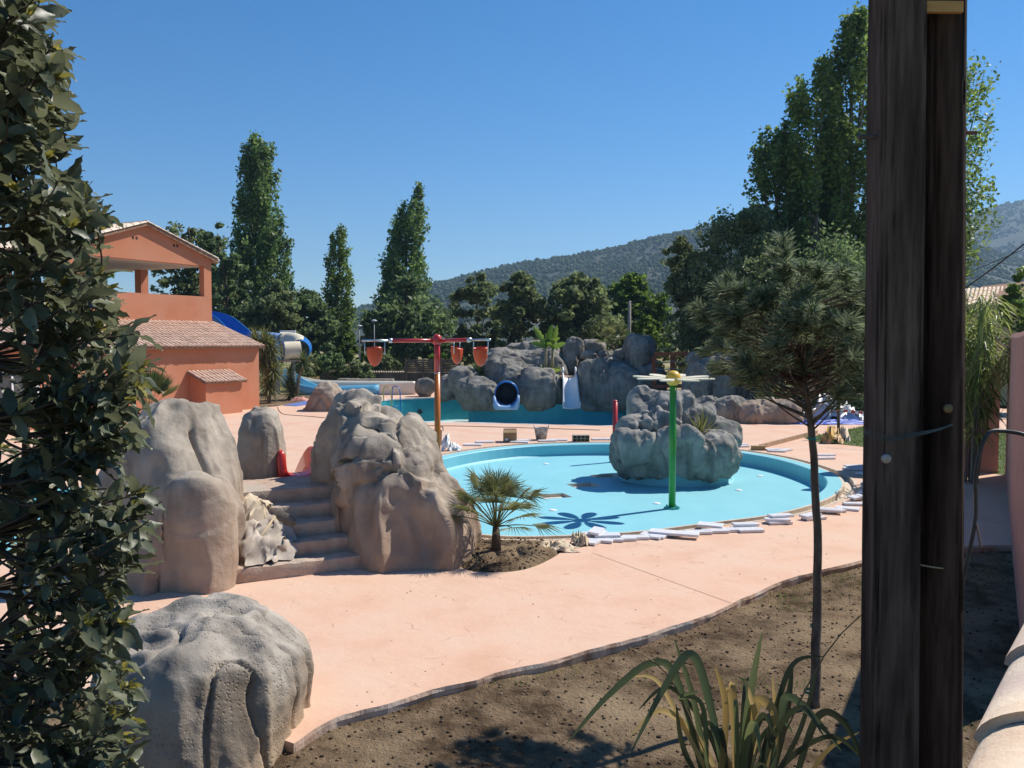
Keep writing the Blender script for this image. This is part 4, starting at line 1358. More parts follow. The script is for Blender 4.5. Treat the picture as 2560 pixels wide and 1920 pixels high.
# tipping bucket tree
tb = np.array([P(1093, 900, 19.0)[0], 19.0])
tt = thing("tipping_bucket_post", "orange and red post with three arms holding tipping buckets", "spray post", (tb[0], tb[1], FL))
cyl(MB(), tb, 0.066, FL + 0.02, 2.27).build("lower_pole", M_ORANGE, tt, True)
cyl(MB(), tb, 0.064, 2.274, 3.02).build("upper_pole", M_RED, tt, True)
cyl(MB(), tb, 0.068, 2.262, 2.28).build("joint_ring", M_STEEL, tt, True)
cyl(MB(), tb, 0.16, FL, FL + 0.03, 8).build("base_plate", M_STEEL, tt)
mb = MB()
mb.add(*[x if i else x + np.array([tb[0], tb[1], 0]) for i, x in enumerate(lathe([(0.001, 3.13), (0.05, 3.125), (0.09, 3.08), (0.11, 3.0), (0.105, 2.93), (0.066, 2.9)], 20))])
mb.build("head", M_RED, tt, True)
def bucket_mesh(c, d):
    """half-shell scoop hanging from a frame; d = arm direction"""
    s = np.array([-d[1], d[0], 0])
    # front view shield: width along the arm, thin depth across
    prof = []
    R, Hh = 0.175, 0.40
    V, F = [], []
    nr, na = 12, 24
    for j in range(nr + 1):
        t = j / nr
        w = R * math.sqrt(max(1 - t ** 2.2, 0.0)) if j < nr else 0.01
        z = -Hh * t
        for k in range(na):
            a = 2 * math.pi * k / na
            V.append(c + d * (w * math.cos(a)) + s * (w * 0.8 * math.sin(a)) + ZU * (z + 0.03 * math.sin(a) * (1 - t)))
    for j in range(nr):
        for k in range(na):
            F.append((j * na + k, j * na + (k + 1) % na, (j + 1) * na + (k + 1) % na, (j + 1) * na + k))
    b = len(V)
    for j in range(nr):
        t = j / nr
        w = (R - 0.012) * math.sqrt(max(1 - t ** 2.2, 0.0))
        z = -Hh * 0.95 * t
        for k in range(na):
            a = 2 * math.pi * k / na
            V.append(c + d * (w * math.cos(a)) + s * (w * 0.8 * math.sin(a)) + ZU * (z + 0.03 * math.sin(a) * (1 - t)))
    for j in range(nr - 1):
        for k in range(na):
            F.append((b + (j + 1) * na + k, b + (j + 1) * na + (k + 1) % na, b + j * na + (k + 1) % na, b + j * na + k))
    for k in range(na):
        F.append((k, b + k, b + (k + 1) % na, (k + 1) % na))
    return V, F
for ang, dz in ((-170, 0.0), (-43, 0.015), (75, 0.0)):
    a = math.radians(ang)
    d = np.array([math.cos(a), math.sin(a), 0])
    o0 = np.array([tb[0], tb[1], 2.985])
    arm = MB().tube([o0 + d * 0.05, o0 + d * 1.0 + ZU * dz], 0.042, 12).build("arm", M_RED, tt, True)
    mb = MB()
    mb.tube([o0 + d * 1.0 + ZU * dz, o0 + d * 1.64 + ZU * (dz + 0.005)], 0.026, 10)
    mb.tube([o0 + d * 0.98 + ZU * dz, o0 + d * 1.06 + ZU * dz], 0.05, 12)
    mb.build("arm_pipe", M_STEEL, arm, True)
    c = o0 + d * 1.36 + ZU * (dz - 0.16)
    bk = MB().add(*bucket_mesh(c, d)).build("bucket", M_BUCKET, tt, True)
    for q in (-0.215, 0.215):
        mb = MB()
        p0 = o0 + d * (1.36 + q) + ZU * dz
        mb.tube([p0, p0 - ZU * 0.30], 0.012, 6)
        mb.tube([p0 - ZU * 0.28, p0 - ZU * 0.28 - d * math.copysign(0.05, q)], 0.014, 6)
        mb.build("hanger", M_STEEL, bk, True)

# ------------------------------------------------------------------ slides on the rock mountain, ladder, footbridge
M_BLUE = M("blue_gelcoat", (0.015, 0.13, 0.42), (0.02, 0.16, 0.48), 2, 0.3, spec=0.5)
M_LBLUE = M("light_blue_gelcoat", (0.13, 0.44, 0.66), (0.16, 0.48, 0.70), 2, 0.35, spec=0.45)
M_DBLUE = M("dark_blue_gelcoat", (0.01, 0.035, 0.16), (0.015, 0.05, 0.2), 2, 0.3, spec=0.5)
M_SWHITE = M("slide_white", (0.70, 0.70, 0.72), (0.76, 0.76, 0.77), 2, 0.35, spec=0.45)
c = P(1266, 984, 39.2)
tu = thing("tube_slide", "blue tunnel slide mouth opening from the rock mountain", "slide", (c[0], c[1], c[2] - 0.6))
V, F = lathe([(0.50, 0.0), (0.56, 0.0), (0.56, -0.9), (0.50, -0.9), (0.50, 0.0)], 28)
obj("tube_mouth", (V @ rotx(math.pi / 2).T) + c, F, M_BLUE, tu, True)
V, F = lathe([(0.499, -0.02), (0.495, -0.62), (0.001, -0.64)], 28)
obj("tube_inside", (V @ rotx(math.pi / 2).T) + c, [f[::-1] for f in F], M("tube_painted_shade", (0.004, 0.008, 0.02), rough=0.6), tu, True)  # near-black lining and end cap: the tunnel's inner shade is painted on
lip = [(-0.58, 0.0), (-0.60, 0.42), (-0.52, 0.46), (-0.44, 0.2), (-0.30, 0.04), (0, 0.0), (0.30, 0.04), (0.44, 0.2), (0.52, 0.46), (0.60, 0.42), (0.58, 0.0), (0.5, -0.14), (-0.5, -0.14)]
V, F = sweep([c + np.array([0, 0.1, -0.5]), c + np.array([0, -0.3, -0.53]), c + np.array([0, -0.75, -0.55])], lip)
obj("slide_lip", V, F, M("lip_blue", (0.20, 0.36, 0.62), (0.30, 0.46, 0.68), 2, 0.35), tu, True)
p0, p1 = P(1424, 948, 40.7), P(1428, 1018, 39.6)
ws = thing("white_slide", "narrow steep white slide running down the rock mountain into the lagoon", "slide", (p1[0], p1[1], p1[2]))
path = spline([p0 + [0, 0.35, 0.02], p0, p0 * 0.6 + p1 * 0.4, p0 * 0.25 + p1 * 0.75 + [0, 0, -0.04], p1, p1 + [0, -0.35, -0.03]], 6)
pw = [(-0.36, 0.0), (-0.37, 0.26), (-0.31, 0.28), (-0.27, 0.06), (0, 0.02), (0.27, 0.06), (0.31, 0.28), (0.37, 0.26), (0.36, 0.0), (0, -0.04)]
V, F = sweep(path, pw, scale=np.linspace(0.9, 1.15, len(path)))
obj("chute", V, F, M_SWHITE, ws, True)
mb = MB()
for q in (-0.3, 0.3):
    mb.tube([p0 + [q, 0.3, 0.1], p0 + [q, 0.3, 0.55], p0 + [q, -0.1, 0.35]], 0.04, 8)
mb.build("side_horn", M_SWHITE, ws, True)
p = P(1424, 940, 41.4)
mb = MB().box(p - [0, 0, 0.05], (0.9, 1.2, 0.12))
tag(mb.build("slide_platform", M_DECK, None, False, p), "small pink platform at the top of the white slide", "platform")
# pool ladder
lc = G(985, 1003)
ld = thing("pool_ladder", "blue and yellow tubular pool ladder at the lagoon's corner", "ladder", lc)
def hoop(c, dirv, r=0.02):
    d = np.array(dirv, float)
    pts = [c - d * 0.45, c - d * 0.45 + ZU * 0.55, c - d * 0.35 + ZU * 0.70, c - d * 0.15 + ZU * 0.72, c + d * 0.05 + ZU * 0.62, c + d * 0.14 + ZU * 0.3, c + d * 0.14 - ZU * 0.9]
    return spline(pts, 5)
dd = np.array([0.75, -0.66, 0])
sd = np.array([0.66, 0.75, 0])
MB().tube(hoop(lc - sd * 0.28, dd), 0.026, 8).build("rail", M("ladder_yellow", (0.45, 0.40, 0.12), rough=0.4), ld, True)
MB().tube(hoop(lc + sd * 0.28, dd), 0.026, 8).build("rail", M_BLUE, ld, True)
for k in range(3):
    z = -0.25 * (k + 1)
    q = lc + dd * 0.14 + ZU * z
    MB().tube([q - sd * 0.28, q + sd * 0.28], 0.03, 6).build("rung", M_BLUE, ld, True)
# footbridge
M_WOODRED = M("stained_wood", (0.20, 0.055, 0.025), (0.28, 0.085, 0.04), 5, 0.8, 0.2, 30)
b0, b1 = P(1636, 885, 40.0), P(1850, 885, 39.0)
fbz = thing("footbridge", "red brown wooden footbridge rail with ropes behind the pine", "bridge", (b0[0], b0[1], 1.0))
MB().box((b0 + b1) / 2 + [0, 0, 0], (np.linalg.norm(b1 - b0), 0.12, 0.16), rotz(math.atan2(b1[1] - b0[1], b1[0] - b0[0]))).build("handrail", M_WOODRED, fbz)
for t in (0.0, 0.22, 0.43, 0.65, 0.9):
    p = b0 + (b1 - b0) * t
    MB().box((p[0], p[1] + 0.03, (p[2] - 0.085 + 0.8) / 2), (0.2, 0.2, p[2] - 0.085 - 0.8)).build("post", M_WOODRED, fbz)
for k, dz in enumerate((0.32, 0.65, 0.98)):
    pts = []
    for t in np.linspace(0, 0.9, 40):
        p = b0 + (b1 - b0) * t
        pts.append(p + [0, -0.12, -dz - 0.07 * abs(math.sin(t * math.pi / 0.22))])
    MB().tube(pts, 0.022, 6).build("rope", M("rope_grey", (0.20, 0.22, 0.22), rough=0.9), fbz, True)
MB().box(((b0 + b1) / 2)[:2].tolist() + [0.88], (np.linalg.norm(b1 - b0), 1.1, 0.12), rotz(math.atan2(b1[1] - b0[1], b1[0] - b0[0]))).build("walkway", M_WOODRED, fbz)

# ------------------------------------------------------------------ large blue water slide behind the house
bs = thing("water_slide", "winding blue and cream water slide behind the terracotta pool house", "water slide", P(690, 1000, 47.5) * [1, 1, 0])
pa = spline([P(470, 775, 52), P(520, 778, 51.5), P(560, 792, 51), P(590, 818, 50.5), P(610, 840, 50), P(640, 848, 50), P(700, 852, 49.5)], 6)
half = [(math.cos(a) * r_, math.sin(a) * r_) for r_, rg_ in ((0.72, np.linspace(math.pi, 2 * math.pi, 12)), (0.66, np.linspace(2 * math.pi, math.pi, 12))) for a in rg_]
V, F = sweep(pa, half)
obj("open_flume", V, F, M_BLUE, bs, True)
def tubepart(name, pts, r, m, n=22):
    V, F = tube(spline(pts, 5), r, n, False)
    return obj(name, V, F, m, bs, True)
tubepart("tube_section", [P(640, 846, 50.2), P(670, 848, 50), P(702, 852, 49.8)], 0.42, M("pale_blue", (0.22, 0.36, 0.60), (0.26, 0.40, 0.64), 2, 0.35))
tubepart("tube_elbow", [P(702, 850, 50.2), P(722, 850, 50.2), P(742, 854, 49.7), P(752, 862, 49.0), P(752, 868, 48.5)], 0.46, M_CREAM)
tubepart("tube_elbow", [P(746, 858, 49.6), P(756, 866, 48.9), P(757, 872, 48.4), P(752, 874, 48.0)], 0.50, M_BLUE)
tubepart("tube_section", [P(750, 875, 48.0), P(728, 876, 47.8), P(706, 877, 47.6)], 0.50, M_CREAM)
tubepart("flange", [P(707, 877, 47.62), P(703, 877, 47.58)], 0.56, M_DBLUE)
tubepart("tube_section", [P(702, 877, 47.58), P(688, 880, 47.6), P(664, 890, 48.2), P(648, 905, 49)], 0.50, M_BLUE)
for q in ((640, 846, 50.2), (702, 852, 49.8)):
    pass
# steel seam along the near tube, platform and column
pp = [P(752, 880, 47.5), P(728, 881, 47.3), P(706, 882, 47.1)]
MB().tube(pp, 0.02, 6).build("seam", M_STEEL, bs)
c = P(727, 902, 48)
MB().box(c, (1.3, 1.0, 0.10)).build("gantry", M_CONC, bs)
c = P(692, 970, 47.5)
cyl(MB(), c, 0.17, -0.15, P(692, 895, 47.5)[2], 16).build("column", M("column_paint", (0.42, 0.48, 0.58), rough=0.5), bs, True)
c = P(735, 930, 48.3)
cyl(MB(), c, 0.08, -0.15, P(735, 904, 48)[2], 12).build("column", M_CONC, bs, True)
sg = P(720, 834, 50.8)
mb = MB()
mb.box(sg, (0.80, 0.04, 0.26))
sn = mb.build("sign_panel", M("sign_blue", (0.10, 0.30, 0.55), rough=0.4), bs)
mb = MB()
for dx, dz, w, h in ((0, 0.155, 0.94, 0.05), (0, -0.155, 0.94, 0.05), (-0.445, 0, 0.05, 0.26), (0.445, 0, 0.05, 0.26)):
    mb.box(sg + [dx, -0.005, dz], (w, 0.06, h))
mb.build("frame", M_WHITE, sn)
# run-out flume
M_FLUME = M("flume_cream", (0.70, 0.66, 0.56), (0.75, 0.71, 0.62), 2, 0.4)
ro = spline([P(690, 935, 51.5), P(716, 946, 49.5), P(740, 962, 48.3), P(775, 976, 47.4), P(810, 980, 47.2), P(950, 976, 47.4)], 6)
pf = [(-0.5, -0.25), (-0.52, 0.30), (-0.44, 0.30), (-0.40, -0.12), (0.40, -0.12), (0.44, 0.30), (0.52, 0.30), (0.5, -0.25)]
V, F = sweep(ro, pf)
obj("runout_flume", V, F, M_LBLUE, bs, True)
ro2 = np.array([P(948, 974, 47.45), P(1000, 972, 47.6), P(1036, 971, 47.8)])
V, F = sweep(ro2, np.array(pf) * [1.05, 1.12])
obj("runout_flume", V, F, M_FLUME, bs)
ro3 = spline([P(735, 955, 50.5), P(800, 965, 49.5), P(960, 967, 49.0), P(1036, 968, 49.0)], 5)
V, F = sweep(ro3, np.array(pf) * [1.0, 1.05])
obj("runout_flume", V, F, M_FLUME, bs, True)

# ------------------------------------------------------------------ trees
M_BARK = M("bark", (0.075, 0.058, 0.042), (0.15, 0.12, 0.09), 9, 0.95, 0.8, 40, spec=0.1, stretch=(1, 1, 0.25), bdist=0.03)
M_BARKPALE = M("bark_pale", (0.14, 0.12, 0.10), (0.26, 0.23, 0.19), 6, 0.95, 0.6, 30, spec=0.1, stretch=(1, 1, 0.3))
M_POPLAR = leafmat("poplar_leaves", (0.043, 0.091, 0.029), (0.155, 0.252, 0.073), 0.42, 0.5, 0.35, world_scale=0.35)
M_POPLARB = leafmat("poplar_leaves_bright", (0.044, 0.089, 0.020), (0.168, 0.257, 0.059), 0.40, 0.5, 0.35, world_scale=0.4)
M_OAK = leafmat("dark_tree_leaves", (0.039, 0.072, 0.033), (0.138, 0.207, 0.077), 0.42, 0.55, 0.3, world_scale=0.4)
M_OLIVE = leafmat("grey_green_leaves", (0.054, 0.080, 0.035), (0.182, 0.230, 0.096), 0.40, 0.55, 0.3, world_scale=0.4)
M_FRESH = leafmat("fresh_leaves", (0.033, 0.077, 0.013), (0.116, 0.193, 0.033), 0.4, 0.5, 0.3, world_scale=0.5)
def leaves(Pn, size, rng, aspect=0.62, up=0.25, sizevar=0.45):
    """rhombus leaves folded a little along the midrib, at random tilts"""
    n = len(Pn)
    a = rng.normal(size=(n, 3))
    a[:, 2] *= 0.8
    a /= np.linalg.norm(a, axis=1)[:, None]
    b = rng.normal(size=(n, 3))
    b -= a * np.sum(a * b, 1)[:, None]
    b /= np.linalg.norm(b, axis=1)[:, None]
    c = np.cross(a, b)
    s = (size * (1 + sizevar * rng.uniform(-1, 1, n)))[:, None]
    V = np.stack([Pn - a * s * 0.5, Pn + b * s * aspect * 0.5 + c * s * 0.10, Pn + a * s * 0.5, Pn - b * s * aspect * 0.5 + c * s * 0.10], 1)
    i = np.arange(n) * 4
    F = np.stack([i, i + 1, i + 2, i + 3], 1)
    return V.reshape(-1, 3), F
def crown_points(rows, Y, n, rng, seed, fxy, fz, thr, depth=1.0, shell=0.45, rough=0.3):
    """points inside a silhouette given as photo rows (row, left px, right px) at distance Y"""
    rows = sorted(rows)
    v0, a0, b0 = rows[0]
    rows = [(v0 - 0.45 * (b0 - a0), (a0 + b0) / 2 - 2, (a0 + b0) / 2 + 2), (v0 - 0.2 * (b0 - a0), a0 * 0.78 + b0 * 0.22, a0 * 0.22 + b0 * 0.78)] + rows
    zz, xc, rr = [], [], []
    for v, a, b in rows:
        p, q = P(a, v, Y), P(b, v, Y)
        zz.append(p[2])
        xc.append((p[0] + q[0]) / 2)
        rr.append(abs(q[0] - p[0]) / 2)
    zz, xc, rr = np.array(zz)[::-1], np.array(xc)[::-1], np.array(rr)[::-1]
    out = []
    tot = 0
    while tot < n:
        m = n * 3
        z = rng.uniform(zz[0], zz[-1], m)
        r = np.interp(z, zz, rr)
        keep = rng.uniform(0, rr.max(), m) < r
        z, r = z[keep], r[keep]
        a = rng.uniform(0, 2 * math.pi, len(z))
        k = rng.uniform(0, 1, len(z)) ** shell * (1 + 0.10 * np.abs(rng.normal(size=len(z))))
        z = z + 0.06 * r * rng.normal(size=len(z))
        lump = 1 + rough * fbm(np.stack([np.cos(a) * 1.6 + seed, np.sin(a) * 1.6, z * fz * 1.5], 1), 2, seed + 40) + 0.22 * vnoise(np.stack([np.cos(a) * 5 + seed, np.sin(a) * 5, z * fz * 6], 1), seed + 41)
        x = np.interp(z, zz, xc) + np.cos(a) * r * k * lump
        y = Y + np.sin(a) * r * k * lump * depth
        p = np.stack([x, y, z], 1)
        g = 0.6 * fbm(p * np.array([fxy, fxy, fz]), 2, seed) + 0.6 * fbm(p * np.array([fxy * 3, fxy * 3, fz * 3.5]), 2, seed + 1) + 0.10 * rng.normal(size=len(p))
        p = p[g > thr + 0.05]
        out.append(p)
        tot += len(p)
    return np.concatenate(out)[:n], (zz, xc, rr)
def strand_points(rows, Y, n, rng, seed, depth=1.0):
    """columnar crown: leaves along many steep upward strands"""
    _, (zz, xc, rr) = crown_points(rows, Y, 50, rng, seed, 1, 1, -2)
    rr = rr * (1.5 if 4 <= seed <= 7 else 1.25)
    H = zz[-1] - zz[0]
    K = int(90 + 2.6 * H * rr.max())
    w = rr / rr.sum()
    out = []
    per = n // K + 1
    for k in range(K):
        ze = np.interp(rng.uniform(0.04, 1), np.cumsum(w) / w.sum(), zz)
        a = rng.uniform(0, 2 * math.pi)
        re_ = np.interp(ze, zz, rr) * rng.uniform(0.25, 1.0) ** 0.6
        L = rng.uniform(0.10, 0.22) * H
        t = rng.uniform(0, 1, per) ** 0.75
        z = ze - L * (1 - t)
        r = re_ * (0.45 + 0.55 * t ** 0.7)
        sg = (0.16 + 0.10 * rr.max() * (1 - 0.65 * t))[:, None] * rng.normal(size=(per, 3)) * np.array([0.55, 0.55, 0.8])
        x = np.interp(z, zz, xc) + np.cos(a) * r
        out.append(np.stack([x, Y + np.sin(a) * r * depth, z], 1) + sg)
    p = np.concatenate(out)
    return p[rng.permutation(len(p))[:n]], (zz, xc, rr)
def clump_points(rows, Y, n, rng, seed, fxy, fz, thr, depth, shell, rough):
    """broad crown: soft-edged clumps of leaves"""
    cen, prof = crown_points(rows, Y, max(50, n // 55), rng, seed, fxy, fz, thr - 0.10, depth, 0.5, rough)
    R = prof[2].max()
    i = rng.integers(0, len(cen), n)
    s = (R * rng.uniform(0.07, 0.15, len(cen)))[i][:, None]
    g = rng.normal(size=(n, 3))
    g /= np.linalg.norm(g, axis=1)[:, None] ** 0.45
    return cen[i] * [1, 1, 1] + g * s * np.array([1.1, 1.1, 0.8]), prof
def tree(name, label, rows, Y, n, size, m, seed, base_u=None, trunk_r=0.18, fxy=0.5, fz=0.35, thr=-0.05, depth=1.0, limbs=10, group=None, bark=None, shell=0.45, rough=0.3, ground=-0.16, cat="tree"):
    rng = np.random.default_rng(seed)
    if name == "poplar_tree":
        pts, (zz, xc, rr) = strand_points(rows, Y, n, rng, seed, depth)
    else:
        pts, (zz, xc, rr) = clump_points(rows, Y, n, rng, seed, fxy, fz, thr, depth, shell, rough)
    bx = P(base_u, 900, Y)[0] if base_u is not None else xc[0]
    t = thing(name, label, cat, (bx, Y, ground), group)
    V, F = leaves(pts, size, rng)
    obj("crown", V, F, m, t)
    top = zz[-1] - 0.12 * (zz[-1] - zz[0])
    zs_ = np.linspace(ground, top, 9)
    xs_ = np.interp(zs_, np.r_[ground, zz], np.r_[bx, xc])
    path = np.stack([xs_ + 0.06 * trunk_r * 10 * vnoise(np.c_[zs_ * 0.4, zs_ * 0, zs_ * 0 + seed], seed), np.full(9, Y), zs_], 1)
    path[0, 0] = bx
    rad = trunk_r * (1 - np.linspace(0, 0.9, 9) ** 1.1)
    rad[0] *= 1.25
    MB().tube(path, rad, 9).build("trunk", bark or M_BARK, t, True)
    mb = MB()
    idx = rng.integers(0, len(pts), limbs)
    for i in idx:
        p = pts[i]
        z0 = ground + (p[2] - ground) * rng.uniform(0.35, 0.75)
        s = np.array([np.interp(z0, zs_, path[:, 0]), Y, z0])
        mid = (s + p) / 2 + np.array([0, 0, -0.08 * np.linalg.norm(p - s)])
        mb.tube(spline([s, mid, p], 4), np.linspace(trunk_r * 0.35, trunk_r * 0.06, 9), 5)
    if limbs:
        o = mb.build("limbs", bark or M_BARK, t, True)
        o["kind"] = "stuff"
    return t
POPG = "poplars behind the water slide"
tree("poplar_tree", "tallest dense poplar standing behind the blue water slide", [(352, 620, 668), (380, 608, 690), (430, 600, 688), (500, 595, 695), (560, 590, 712), (600, 572, 722), (660, 568, 722), (730, 575, 728), (800, 585, 724), (850, 600, 712)], 70, 35625, 0.27, M_POPLAR, 1, 668, 0.34, 0.95, 0.24, -0.06, group=POPG, limbs=16)
tree("poplar_tree", "slender sparse poplar standing between the two dense poplars", [(575, 838, 868), (600, 825, 872), (650, 818, 866), (690, 822, 885), (740, 808, 890), (780, 798, 886), (820, 815, 880), (850, 825, 870)], 74, 9750, 0.24, M_POPLARB, 2, 838, 0.20, 0.95, 0.24, 0.06, group=POPG, limbs=16, bark=M_BARKPALE)
tree("poplar_tree", "dense poplar with a bent tip behind the tipping bucket post", [(465, 1045, 1055), (485, 1025, 1062), (530, 998, 1064), (580, 978, 1058), (640, 958, 1062), (690, 950, 1070), (740, 945, 1050), (800, 955, 1040), (880, 968, 1020), (935, 970, 1015)], 72, 24375, 0.26, M_POPLAR, 3, 992, 0.30, 0.95, 0.24, -0.03, group=POPG, limbs=14)
RPG = "poplars in the row behind the pine"
tree("poplar_tree", "tallest poplar of the row rising behind the twin wooden posts", [(30, 2128, 2160), (70, 2105, 2185), (160, 2075, 2190), (300, 2060, 2195), (420, 2050, 2190), (560, 2055, 2190), (680, 2070, 2180)], 44, 22500, 0.22, M_POPLARB, 4, 2120, 0.26, 0.95, 0.24, -0.06, group=RPG, limbs=22, bark=M_BARKPALE)
tree("poplar_tree", "second poplar of the row behind the pine tree, left of the tallest", [(160, 2025, 2060), (200, 1995, 2085), (300, 1975, 2100), (420, 1965, 2110), (560, 1970, 2110), (690, 1985, 2090)], 43, 19500, 0.21, M_POPLARB, 5, 2040, 0.24, 0.95, 0.24, -0.06, group=RPG, limbs=20, bark=M_BARKPALE)
tree("poplar_tree", "shortest poplar at the end of the row behind the pine tree", [(330, 1902, 1935), (370, 1892, 1975), (450, 1890, 1990), (540, 1900, 2000), (640, 1905, 2005), (720, 1915, 1990)], 43.5, 15000, 0.21, M_POPLAR, 6, 1950, 0.22, 0.95, 0.24, -0.06, group=RPG, limbs=18, bark=M_BARKPALE)
tree("poplar_tree", "poplar of the row showing leaves to the right of the twin posts", [(110, 2250, 2300), (180, 2215, 2430), (300, 2200, 2440), (440, 2200, 2430), (560, 2210, 2435), (640, 2230, 2400)], 46, 12750, 0.22, M_POPLARB, 7, 2310, 0.26, 0.95, 0.24, 0.02, group=RPG, limbs=18, bark=M_BARKPALE)
BG = "trees behind the lagoon pool"
tree("broadleaf_tree", "dark dense tree around the foot of the bent-tip poplar", [(745, 960, 1080), (770, 925, 1115), (810, 910, 1130), (850, 912, 1135), (885, 930, 1120)], 68, 9000, 0.40, M_OAK, 11, 1065, 0.2, 0.5, 0.45, -0.08, group=BG)
tree("broadleaf_tree", "airy grey green tree behind the right hand bucket", [(705, 1170, 1225), (730, 1145, 1245), (780, 1130, 1250), (830, 1140, 1250), (880, 1160, 1240)], 60, 5500, 0.34, M_OLIVE, 12, 1195, 0.16, 0.6, 0.5, 0.0, group=BG)
tree("broadleaf_tree", "rounded tree behind the tunnel slide of the rock mountain", [(700, 1275, 1320), (725, 1255, 1340), (780, 1235, 1352), (840, 1240, 1350), (890, 1260, 1340)], 58, 7000, 0.34, M_OLIVE, 13, 1300, 0.16, 0.6, 0.5, -0.03, group=BG)
tree("broadleaf_tree", "broad tree with a high peak behind the banana plant", [(692, 1440, 1475), (720, 1390, 1500), (760, 1350, 1525), (810, 1345, 1545), (860, 1360, 1540), (900, 1380, 1520)], 57, 10000, 0.36, M_OLIVE, 14, 1440, 0.2, 0.6, 0.5, -0.03, group=BG)
tree("broadleaf_tree", "fresh green tree behind the thin utility pole", [(716, 1540, 1620), (740, 1505, 1650), (790, 1500, 1665), (840, 1520, 1665), (890, 1540, 1650)], 62, 8500, 0.38, M_FRESH, 15, 1590, 0.2, 0.5, 0.45, -0.08, group=BG)
tree("broadleaf_tree", "bushy tree with brown tinged leaves at the foot of the poplar row", [(525, 1820, 1880), (560, 1790, 1930), (620, 1745, 1960), (690, 1720, 1975), (760, 1700, 1980), (830, 1690, 1960), (880, 1700, 1940)], 41, 22000, 0.20, M_OLIVE, 16, 1830, 0.2, 0.7, 0.6, -0.05, group=BG)
tree("broadleaf_tree", "low spreading branchy tree reaching out left of the poplar row", [(612, 1680, 1720), (635, 1655, 1765), (670, 1665, 1780), (720, 1690, 1790), (800, 1680, 1800), (860, 1690, 1790)], 42.5, 10000, 0.20, M_OLIVE, 17, 1770, 0.15, 0.8, 0.7, 0.02, group=BG)
tree("broadleaf_tree", "dark shady tree under the poplar row behind the pine crown", [(640, 2010, 2150), (680, 1960, 2240), (760, 1930, 2330), (850, 1940, 2330), (960, 1960, 2330), (1010, 1980, 2300)], 37, 22000, 0.17, M_OAK, 18, 2120, 0.2, 0.7, 0.6, -0.1, group=BG)
HG = "trees behind the pool house"
tree("broadleaf_tree", "open crowned tree rising right behind the pool house gable", [(560, 440, 500), (590, 420, 525), (640, 405, 560), (700, 400, 570), (760, 405, 570), (830, 430, 560)], 64, 9500, 0.36, M_OLIVE, 21, 500, 0.22, 0.6, 0.5, 0.0, group=HG)
tree("broadleaf_tree", "twiggy tree between the pool house and the tallest poplar", [(570, 520, 570), (600, 505, 580), (680, 510, 600), (760, 520, 620), (840, 530, 630)], 61, 7000, 0.34, M_OAK, 22, 570, 0.2, 0.7, 0.5, 0.0, group=HG)
tree("broadleaf_tree", "tree showing above the pool house roof behind the leafy bush", [(540, 160, 262), (570, 130, 275), (620, 120, 272), (700, 130, 270), (760, 160, 268)], 62, 8000, 0.36, M_POPLAR, 23, 220, 0.22, 0.6, 0.5, -0.03, group=HG)
tree("broadleaf_tree", "dark tree at the right foot of the tallest poplar", [(740, 735, 790), (765, 715, 810), (810, 690, 830), (850, 700, 830), (880, 720, 815)], 66, 6500, 0.36, M_OAK, 24, 770, 0.18, 0.6, 0.5, -0.06, group=HG)
tree("broadleaf_tree", "bushy olive tree behind the blue flume and its tube", [(730, 660, 720), (770, 620, 745), (820, 600, 740), (860, 610, 730)], 58, 6500, 0.33, M_OLIVE, 25, 690, 0.16, 0.6, 0.5, -0.03, group=HG)
SG = "shrubs along the meadow"
for i, (u, v, ru, rv, Y, m, lb) in enumerate([
        (872, 878, 50, 22, 74, M_FRESH, "green shrub right of the slender poplar's foot"), (940, 878, 42, 20, 76, M_OLIVE, "olive shrub between the slender and the bent poplar"),
        (820, 905, 40, 28, 55, M_OAK, "dark shrub behind the run-out of the water slide"), (1095, 880, 55, 30, 66, M_FRESH, "pale shrub behind the wooden fence panel"),
        (1160, 880, 40, 34, 62, M_OLIVE, "olive shrub right of the wooden fence panel"), (1230, 880, 40, 30, 60, M_OAK, "dark shrub behind the sago palm"),
        (1620, 850, 45, 50, 50, M_FRESH, "bright green shrub behind the upright boulder"), (1690, 900, 60, 60, 47, M_OLIVE, "olive shrub seen under the footbridge rail"),
        (1960, 950, 70, 70, 35.5, M_OAK, "dark shrub between the garden rocks and the poplars"), (760, 910, 35, 26, 53, M_OLIVE, "small shrub between the yucca and the run-out"),
        (1770, 880, 70, 60, 44, M_OLIVE, "tall grey green shrub behind the large garden rock"), (890, 930, 34, 18, 55, M_OLIVE, "low rounded shrub before the corrugated wall"), (960, 908, 34, 12, 60, M_OLIVE, "brownish low shrub behind the corrugated wall"),
        (1560, 830, 60, 36, 60, M_OAK, "dark shrub behind the fan palm on the rocks"), (1400, 885, 70, 30, 56, M_OAK, "dark shrub behind the pointed boulder"), (2080, 965, 80, 60, 34, M_OAK, "dark shrub behind the plastic covered heap")]):
    tree("shrub", lb, [(v - rv, u - ru * 0.45, u + ru * 0.45), (v - rv * 0.5, u - ru * 0.9, u + ru * 0.9), (v, u - ru, u + ru), (v + rv, u - ru * 0.9, u + ru * 0.9)], Y, 2600, 0.28 * Y / 60, m, 200 + i, u, 0.06, 0.9, 0.9, -0.05, limbs=4, group=SG, cat="shrub")

